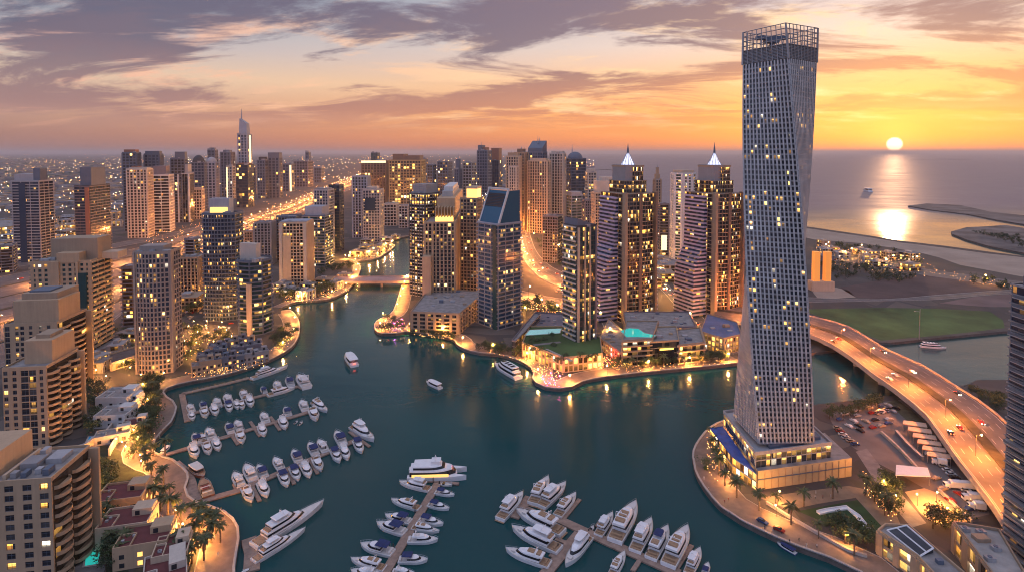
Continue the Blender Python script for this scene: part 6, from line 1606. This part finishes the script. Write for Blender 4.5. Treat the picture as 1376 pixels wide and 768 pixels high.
for px, n, where in (([(180,316),(300,290),(300,306),(200,330)],6,'plaza at the foot of the highway cluster'),([(340,276),(470,225),(480,240),(360,285)],8,'far highway edge'),([(240,430),(340,440),(350,470),(250,488)],16,'court behind the quay bend houses'),
   ([(100,490),(190,478),(230,515),(140,520)],7,'restaurant lane below the round-fronted tower'),([(560,285),(700,270),(700,310),(580,318)],12,'ground before the golden hotel'),([(700,300),(760,320),(740,350),(710,330)],6,'foot of the seafront towers'),([(830,380),(900,360),(890,420),(870,440)],6,'ground between the spired hotels'),
   ([(960,410),(1000,405),(1000,450),(975,460)],4,'ground beside the farther spired hotel'),([(250,340),(330,325),(340,400),(260,420)],12,'blocks between the highway and the dark glass tower'),([(640,380),(700,390),(750,425),(700,430)],8,'parking lot by the ramp road'),([(780,330),(880,310),(880,350),(800,370)],9,'lanes behind the near spired hotel'),([(0,330),(150,300),(160,330),(20,350)],12,'plain beyond the highway'),([(380,350),(470,330),(530,330),(520,340),(470,360)],9,'lagoon quay'),([(0,420),(40,400),(150,380),(60,440)],0,'x'),([(1100,330),(1240,345),(1250,360),(1120,350)],7,'beach garden strip'),
   ([(1150,612),(1205,680),(1200,700),(1160,650)],6,'stepped path right of the twisted tower'),([(1025,670),(1140,656),(1150,664),(1040,680)],6,'plaza before the twisted tower podium'),([(1220,664),(1250,662),(1290,698),(1250,700)],3,'sandy court'),([(100,640),(135,636),(150,690),(120,730)],7,'villa gardens beside the nearest apartment tower'),([(150,600),(186,575),(200,600),(190,640)],6,'villa walls near the left promenade'),([(240,720),(290,705),(290,740),(260,768)],4,'palm grove at the promenade bend')):
    far = min(b for a, b in px) < 420
    for i, p in enumerate(scatter(px, n, 24 if far else 9, 60, True)):
        place(*(FARL if far else PROM), (p.x, p.y, GZ), RN.uniform(0, 6.28), '%s stray lamp of the %s' % (ordw(i), where), 'lamps of the '+where)
# coloured restaurant glow on the two quay points
for (x, y, c, w, nm) in ((740,508,(1,.08,.35),2200,'magenta'),(752,512,(1,.15,.45),1800,'pink'),(803,492,(1,.06,.05),2600,'red'),(822,484,(1,.05,.05),2200,'deep red'),(530,440,(.8,.15,1),2200,'violet'),(540,434,(1,.1,.5),1600,'rose'),(518,436,(1,.35,.1),1800,'amber')):
    p = P(x, y, GZ); t = thing('festive_lamp', '%s festive lamp among the restaurant tables on the quay' % nm, 'lamp', (p.x, p.y, GZ)); mb = MB(); mb.tube((0,0,0),(0,0,3.4),.08,.06,6); mb.build('pole', wallm('dark'), t); mb = MB(); mb.ball((0,0,3.7),.45,8,6); mb.build('lamp_globe', lamp_mat('festive_'+nm.replace(' ','_'), c, 9), t)
    o = bpy.data.objects.new('lamp_light', lamp_light(w, .5, c)); COL.objects.link(o); o.parent = t; o.location = (0,0,4.6)
# ------------------------------------------------------------------ cars
ptail = paint('tail_plastic', (.20,.015,.01), .3, .1, .5); phead = paint('head_plastic', (.6,.6,.58), .2, .05, .5)
tail = lamp_mat('tail_light', (1,.06,.02), 7); headl = lamp_mat('head_light', (1,.82,.55), 9)
CARC = dict(white=(.70,.69,.67), silver=(.42,.42,.43), black=(.02,.02,.022), red=(.28,.03,.025), sand=(.45,.36,.26), blue=(.04,.08,.20))
def car_proto(col):
    m = paint('car_'+col, CARC[col], .25, .05, .5, .2); t = thing('parked_car', 'x', 'car'); mb = MB()
    prof = [(-2.2,.35),(-2.2,.85),(-1.9,.95),(-1.2,1.0),(1.0,.92),(2.05,.78),(2.2,.6),(2.2,.35)]
    mb.loft([[(x,-.88,z) for x, z in prof],[(x,.88,z) for x, z in prof]], 0, True, True); mb.build('body', m, t)
    mb = MB(); mb.loft([[(-1.75,-.80,.97),(1.0,-.80,.93),(1.0,.80,.93),(-1.75,.80,.97)],[(-1.3,-.64,1.42),(.25,-.64,1.42),(.25,.64,1.42),(-1.3,.64,1.42)]]); o = mb.build('cabin_glass', bglass, t)
    mb = MB(); mb.box(-1.28,.22,-.63,.63,1.422,1.47); mb.build('roof', m, o)
    for x in (-1.35, 1.35):
        for s in (-1, 1): mb = MB(); mb.tube((x,s*.72,.33),(x,s*.92,.33),.33,.33,10); mb.build('wheel', rubber, t)
    for s in (-1, 1):
        mb = MB(); mb.box(2.19,2.24,s*.65-.16,s*.65+.16,.58,.74); mb.build('headlight', phead, t); mb = MB(); mb.box(-2.24,-2.19,s*.66-.14,s*.66+.14,.66,.84); mb.build('tail_light', ptail, t)
    return t
CARP = {c: (car_proto(c), []) for c in CARC}
def far_car(col, name='moving_car', hm=None, tm=None):
    m = paint('car_'+col, CARC[col], .25, .05, .5, .2); mb = MB(); prof = [(-2.2,.3),(-2.2,.9),(-1.3,1.0),(-.9,1.45),(.4,1.45),(1.1,.95),(2.2,.75),(2.2,.3)]
    mb.loft([[(x,-.88,z) for x, z in prof],[(x,.88,z) for x, z in prof]], 0, True, True)
    for s in (-1, 1): mb.box(2.2,2.3,s*.6-.25,s*.6+.25,.5,.85,1); mb.box(-2.3,-2.2,s*.6-.25,s*.6+.25,.6,.95,2)
    o = mb.build(name, [m, hm or headl, tm or tail]); return tag(o, 'x', 'car')
FCAR = {c: (far_car(c), []) for c in ('white','silver','black','red')}
def traffic(A, B, zf, fr, step, label, jit=.4, sc=1.0, z=None):
    for lane, (f, dirn) in enumerate(fr):
        pl = [a+(b-a)*f for a, b in zip(A, B)]; k = 0; s = RN.uniform(0, step)
        for p, d in along(pl, step, s):
            x, y = proj((p.x, p.y, 0))
            if not (-5 < x < 1376 and 232 < y < 768) or RN.random() < jit: continue
            c = RN.choice(list(FCAR)); a = math.atan2(d.y, d.x)+(0 if dirn > 0 else math.pi)
            place(*FCAR[c], (p.x, p.y, z), a, '%s %s car in lane %s of the %s' % (ordw(k), c, ORD[lane], label), 'cars driving on the '+label, sc); k += 1
traffic(highway[0], highway[1], 0, [(.08,1),(.13,1),(.26,1),(.43,1),(.58,-1),(.74,-1),(.88,-1)], 125, 'wide highway, counted from the frame edge', .35, 1.15, GZ+.03)
traffic(via[0], via[1], 0, [(.14,-1),(.32,-1),(.68,1),(.86,1)], 70, 'elevated road, counted from its far end', .45, 1, BZ+.01)
traffic(curve1[0], curve1[1], 0, [(.25,1),(.7,-1)], 34, 'curved road, counted from the seafront towers', .35, 1.1, GZ+.03); traffic(curve2[0], curve2[1], 0, [(.3,1),(.7,-1)], 34, 'ramp road, counted from the channel', .4, 1.1, GZ+.03)
traffic(street2[0], street2[1], 0, [(.3,1),(.7,-1)], 20, 'wide hotel street, counted from the water', .3, 1, GZ+.03)
def parked(pl, step, label, off=0.0, perp=True):
    for k, (p, d) in enumerate(along(pl, step, 2)):
        c = RN.choice(list(CARP)); place(*CARP[c], (p.x, p.y, GZ+.02), math.atan2(d.y, d.x)+(math.pi/2 if perp else 0)+RN.uniform(-.06,.06), '%s %s car in the row parked %s' % (ordw(k), c, label), 'cars parked '+label)
parked(pp([(1258,616),(1290,650),(1322,686)], GZ), 3.2, 'below the elevated road'); parked(pp([(1124,574),(1136,588),(1150,598)], GZ), 3.4, 'on the yard right of the twisted tower'); parked(pp([(1172,556),(1208,548)], GZ), 4.2, 'at the channel edge of the yard', 0, True)
parked(pp([(1010,694),(1030,704),(1050,714)], GZ), 6.5, 'on the twisted tower promenade', 0, False)
LCAR = {c: (far_car(c, 'parked_car', phead, ptail), []) for c in CARC}
def lot(px, n, label):
    for k, p in enumerate(scatter(px, n, 5.5, 30)):
        c = RN.choice(list(LCAR)); o = place(*LCAR[c], (p.x, p.y, GZ+.02), RN.choice([.3,.3+math.pi/2])+RN.uniform(-.05,.05), '%s %s car parked %s' % (ordw(k), c, label), 'cars parked '+label, 1.0)
lot([(1120,560),(1175,545),(1205,545),(1195,575),(1150,580)], 26, 'in the yard right of the twisted tower'); lot([(1255,640),(1290,660),(1320,690),(1290,696)], 10, 'in the lower service yard'); lot([(700,398),(757,414),(757,426),(700,414)], 40, 'on the lot beside the ramp road'); lot([(716,372),(757,384),(757,396),(712,386)], 22, 'between curved road and ramp road')
lot([(245,420),(300,415),(330,440),(250,448)], 16, 'in the court behind the quay bend'); lot([(380,396),(440,392),(460,398),(400,404)], 14, 'near the marina bridge'); lot([(905,380),(960,420),(950,440),(900,400)], 16, 'beside the wide hotel street'); lot([(1100,340),(1230,360),(1230,366),(1100,352)], 18, 'along the beach road')
def truck(label, px, yaw, L=9):
    p = P(*px, GZ); t = thing('lorry', label, 'truck', (p.x,p.y,GZ+.02), rad(yaw)); mb = MB(); mb.box(-L/2,L/2-2.2,-1.25,1.25,.9,3.4); mb.build('cargo_box', gel, t); mb = MB(); mb.box(L/2-2.0,L/2,-1.15,1.15,.5,2.5); o = mb.build('cab', gel, t); mb = MB(); mb.box(L/2+.003,L/2+.05,-1,1,1.5,2.3); mb.build('windscreen', bglass, o)
    mb = MB(); mb.box(-L/2,L/2-2.1,-.5,.5,.55,.88); mb.build('chassis', rubber, t)
    for x in (-L/2+1.2, -L/2+2.4, L/2-1.1):
        for s in (-1, 1): mb = MB(); mb.tube((x,s*.9,.5),(x,s*1.2,.5),.5,.5,10); mb.build('wheel', rubber, t)
truck('white lorry parked alone in the yard below the elevated road', (1290,656), 172, 13); truck('white box lorry behind the dark parked cars, lower yard', (1306,672), 170, 7); truck('small white lorry at the lower end of the yard', (1312,684), 168, 6)
truck('white van beside the pale parking canopies, upper one', (1252,612), 150, 6); truck('white van beside the pale parking canopies, lower one', (1262,624), 150, 6)
# ------------------------------------------------------------------ low city fabric
LOWP = {}
def low_building(p, i, where, w, d, h, yaw, wl):
    t = thing('low_building', '%s low flat-roofed building %s' % (ordw(i), where), 'building', (p.x, p.y, GZ), yaw, 'low buildings '+where)
    g = MB(); l = MB(); k = max(1, p.y/F/1.1); facade(g, l, rect(w, d), 0, h, (RN.choice(['grid','bands','wide']),), 3.6*k, k); l.face([(x,y,h+.02) for x, y in rect(w, d)], 1); g.build('glazing', gm('amber', .5, 2.0), t); l.build('facade_lattice', [wallm(wl), RN.choice([roofm(), wallm('lgrey'), wallm('tan')])], t)
    mb = MB(); mb.box(-w*.25, w*.1, -d*.2, d*.25, h+.04, h+2.2); mb.build('roof_plant', plantm(), t); FOOT.append((p.x, p.y, .5*math.hypot(w, d)))
for px, n, where, s in (([(0,300),(160,290),(165,330),(30,345),(0,340)],30,'on the plain beyond the highway',26),([(180,318),(320,285),(320,298),(190,334)],22,'at the foot of the highway cluster',22),([(245,350),(330,330),(350,372),(300,410),(245,420)],14,'between highway and dark glass tower',22),
   ([(330,310),(372,300),(372,345),(340,350)],6,'behind the grey ribbed block',20),([(376,390),(470,372),(476,378),(450,396),(400,402)],7,'near the marina bridge',15),([(500,325),(530,322),(545,312),(510,345),(470,347)],8,'on the lagoon quay',16),([(560,290),(690,280),(690,312),(600,322)],14,'before the golden hotel',24),
   ([(640,330),(690,330),(700,390),(650,400)],8,'behind the raked crown tower',20),([(790,352),(900,350),(890,400),(810,395)],9,'behind the near spired hotel',20),([(900,360),(990,350),(1000,405),(920,395)],8,'behind the farther spired hotel',20),([(1100,330),(1230,350),(1240,366),(1110,350)],12,'in the beach garden strip',16),([(120,470),(180,450),(180,470),(130,498)],4,'behind the restaurant lane',13),([(0,400),(40,400),(40,430),(0,440)],0,'x',10),
   ([(420,262),(500,240),(520,270),(470,300),(430,290)],10,'beside the far highway',26),([(780,300),(870,290),(880,330),(800,340)],8,'among the seafront towers',22)):
    for i, p in enumerate(scatter(px, n, s*1.35, 60)):
        low_building(p, i, where, RN.uniform(.7,1.3)*s, RN.uniform(.7,1.2)*s, RN.uniform(.25,.6)*s*.8+3, RN.uniform(-.3,.3), RN.choice(['beige','tan','grey','mauve','sand','lgrey']))
# the far plain: houses and lights beyond counting
mb = MB(); lt = MB(); bush = MB()
for _ in range(5200):
    y = 206.5+RN.random()**1.6*75; x = RN.uniform(-40, 800-(y < 215)*40); p = P(x, y, GZ)
    if y > 252 and 180 < x < 700: continue
    if on_road(p, 4) or not free(p, 8): continue
    q = P(x, y, GZ); s = RN.uniform(5, 16)*(1+q.y/9000); h = RN.uniform(3, 10)
    mb.obox((q.x,q.y), (1,0), (0,1), s, s*RN.uniform(.5,1.2), GZ, GZ+h, RN.randrange(3))
struct(mb.build('distant_city', [wallm('tan'), wallm('mauve'), wallm('grey')]), 'stuff')
def spark(mb, p, r, m=0):
    x, y, z = p; mb.grid_faces([(x+r,y,z),(x-r,y,z),(x,y+r,z),(x,y-r,z),(x,y,z+r),(x,y,z-r)], [(0,2,4),(2,1,4),(1,3,4),(3,0,4),(2,0,5),(1,2,5),(3,1,5),(0,3,5)], m)
FL = [lamp_mat('far_light_amber', (1,.42,.10), 22), lamp_mat('far_light_warm', (1,.62,.26), 18), lamp_mat('far_light_white', (1,.84,.66), 16)]
for _ in range(5200):
    y = 206.2+RN.random()**1.5*80; x = RN.uniform(-20, 800-(y < 214)*30); 
    if math.sin(x*.021+y*.31)+math.sin(x*.047-y*.53) < RN.uniform(-1.6, 1.2): continue
    p = P(x, y, GZ+RN.uniform(4, 10))
    if y > 245 and (on_road(p, 2)): continue
    spark(lt, p, RN.uniform(.35, 1.05)*(.6+min(p.y, 14000)/3800), RN.choice([0,0,0,1,1,2]))
struct(lt.build('distant_city_lights', FL), 'stuff')
for _ in range(2600):
    y = 212+RN.random()**1.3*75; x = RN.uniform(-20, 430); p = P(x, y, GZ)
    if y > 245 and (on_road(p, 2) or not free(p, 3)): continue
    if math.sin(x*.05+y*.2)+math.sin(x*.013-y*.4) < .3: continue
    r = RN.uniform(3, 9)*(1+p.y/6000); bush.ball((p.x,p.y,GZ+1), r, 6, 4, 0, .55)
struct(bush.build('scrub', LD), 'stuff')
# ------------------------------------------------------------------ people strolling on the quays
def person_proto(seed, top, legs):
    R2 = random.Random(seed); st = R2.uniform(.10, .24)
    V = [(0,0,.95),(0,0,1.15),(0,0,1.38),(0,0,1.50),(.02,0,1.60),(.02,0,1.70), (.02,.10,.90),(st,.11,.50),(st*.6,.11,.06),(st*.6+.14,.12,.04), (.02,-.10,.90),(-st*.6,-.11,.48),(-st*1.5,-.11,.08),(-st*1.5+.13,-.12,.05), (0,.19,1.40),(-.06,.25,1.12),(.06,.26,.90),(.10,.26,.80), (0,-.19,1.40),(.06,-.25,1.12),(.16,-.25,.92),(.20,-.25,.82)]
    E = [(0,1),(1,2),(2,3),(3,4),(4,5),(0,6),(6,7),(7,8),(8,9),(0,10),(10,11),(11,12),(12,13),(2,14),(14,15),(15,16),(16,17),(2,18),(18,19),(19,20),(20,21)]
    Rr = [.14,.13,.16,.06,.095,.09,.09,.065,.045,.04,.09,.065,.045,.04,.06,.045,.035,.035,.06,.045,.035,.035]
    me = bpy.data.meshes.new('person'); me.from_pydata(V, E, []); o = bpy.data.objects.new('person', me); COL.objects.link(o)
    m = o.modifiers.new('skin', 'SKIN'); m.use_smooth_shade = True
    for v, r in zip(me.skin_vertices[0].data, Rr): v.radius = (r, r)
    me.skin_vertices[0].data[0].use_root = True
    m2 = o.modifiers.new('sub', 'SUBSURF'); m2.levels = m2.render_levels = 1
    dg = bpy.context.evaluated_depsgraph_get(); ev = o.evaluated_get(dg); nm = bpy.data.meshes.new_from_object(ev); o.modifiers.clear(); o.data = nm
    nm.materials.clear()
    for x in (paint('skin_tone', (.36,.20,.13), .6), paint('cloth_%d' % seed, top, .85), paint('legs_%d' % seed, legs, .85), paint('hair_dark', (.02,.015,.012), .7)): nm.materials.append(x)
    for f in nm.polygons:
        c = f.center; f.material_index = 3 if c.z > 1.68 or (c.z > 1.58 and c.x < -.02) else 0 if c.z > 1.47 or (c.z < .92 and abs(c.y) > .21) else 1 if c.z > .93 else 2
    return tag(o, 'x', 'person')
PEO = [(person_proto(1, (.55,.52,.50), (.03,.035,.06)), []), (person_proto(2, (.03,.03,.035), (.05,.05,.055)), []), (person_proto(3, (.30,.06,.05), (.06,.05,.04)), []), (person_proto(4, (.62,.60,.57), (.58,.56,.54)), [])]
PDESC = ['pale shirt', 'black clothes', 'red top', 'long white clothes']
for px, n, where in (([(230,692),(290,690),(318,716),(312,750),(270,745)],7,'on the palm bend'),([(226,545),(236,552),(222,582),(206,596),(210,570)],5,'beside the lit garden wall'),([(940,612),(950,640),(1000,695),(990,700),(940,648)],6,'on the twisted tower promenade'),([(1010,700),(1080,726),(1110,742),(1090,742),(1020,712)],6,'near the blue water taxi'),([(1080,664),(1140,656),(1160,664),(1100,672)],5,'before the stone podium')):
    for k, p in enumerate(scatter(px, n, 2.0, 80, False)):
        i = RN.randrange(4); place(*PEO[i], (p.x, p.y, GZ+.02), RN.uniform(0, 6.28), '%s person in %s walking %s' % (ordw(k), PDESC[i], where), 'people walking '+where)
# strings of little bulbs over quays, terraces and gardens
fe = MB()
def bulbs(px, n, r=.16, zmax=4, ms=(0,0,1)):
    xs = [a for a, b in px]; ys = [b for a, b in px]; k = 0
    while k < n:
        x, y = RN.uniform(min(xs), max(xs)), RN.uniform(min(ys), max(ys)); k += .2
        if not inpoly(x, y, px): continue
        k += .8; p = P(x, y, GZ+RN.uniform(.8, zmax)); spark(fe, p, r*(.6+p.y/700), RN.choice(ms))
for px, n in (([(186,516),(214,510),(216,540),(206,600),(186,620),(190,560)],90),([(246,500),(352,480),(356,492),(262,510)],150),([(364,470),(396,440),(398,452),(380,472)],60),([(380,398),(466,384),(474,388),(424,404),(386,410)],120),([(460,345),(528,330),(526,338),(500,347)],80),
   ([(505,430),(540,426),(548,446),(512,446)],70),([(552,448),(612,450),(610,456),(552,450)],50),([(640,468),(700,482),(712,490),(700,484)],70),([(702,480),(757,500),(752,512),(716,500)],110),([(800,470),(836,490),(830,498),(800,488)],90),([(836,492),(980,482),(980,488),(836,500)],90),([(930,430),(985,470),(975,478),(925,440)],60),
   ([(700,400),(756,414),(756,424),(700,412)],110),([(950,575),(966,580),(966,650),(950,630)],60),([(1150,612),(1205,690),(1196,700),(1155,650)],60),([(1096,330),(1240,345),(1270,368),(1230,372),(1100,356)],150),([(180,316),(330,285),(330,296),(200,330)],160),([(340,274),(480,226),(490,250),(360,290)],120),([(560,270),(700,262),(700,312),(590,318)],200),([(100,640),(150,636),(150,700),(120,730)],70),([(240,440),(340,450),(350,470),(250,488)],90),([(1262,360),(1376,384),(1376,392),(1290,378)],60)):
    bulbs(px, n)
bulbs([(722,500),(750,508),(752,520),(726,516)], 40, .2, 3, (3,3,1)); bulbs([(516,432),(546,430),(548,444),(520,446)], 40, .2, 3, (3,4,1)); bulbs([(800,486),(812,486),(812,494),(800,494)], 40, .2, 4, (4,4,0)); bulbs([(812,474),(830,486),(826,492),(812,484)], 30, .2, 3, (4,4,0))
struct(fe.build('festoon_lights', [lamp_mat('bulb_amber', (1,.40,.09), 6), lamp_mat('bulb_warm', (1,.55,.20), 6), lamp_mat('bulb_white', (1,.75,.45), 6)]+[lamp_mat('bulb_magenta', (1,.08,.5), 7), lamp_mat('bulb_red', (1,.06,.05), 7)]), 'stuff')
# every proto that was never placed goes away
for grp in (list(BOAT.values()), TP, PPr, SPr, [PROM, QUAY, HWY, FARL, VIAL], list(CARP.values()), list(FCAR.values()), list(LCAR.values()), PEO):
    for pr, used in grp:
        if not used:
            for c in list(kids(pr)):
                for d in list(kids(c)): bpy.data.objects.remove(d)
                bpy.data.objects.remove(c)
            bpy.data.objects.remove(pr)
# ------------------------------------------------------------------ evening haze
def haze():
    m = bpy.data.materials.new('haze_air'); m.use_nodes = True; t = NT(m.node_tree); t.n.clear()
    v = t.n.new('ShaderNodeVolumePrincipled'); v.inputs['Color'].default_value = (.92,.86,.86,1); v.inputs['Density'].default_value = HAZE; v.inputs['Anisotropy'].default_value = .25
    o = t.n.new('ShaderNodeOutputMaterial'); t.l.new(v.outputs[0], o.inputs['Volume'])
    mb = MB(); mb.box(-FARW*1.05, FARW*1.05, -1700, FARW*1.05, -2.5, 330)
    struct(mb.build('haze', m), 'stuff')
HAZE = .5/12500
haze()
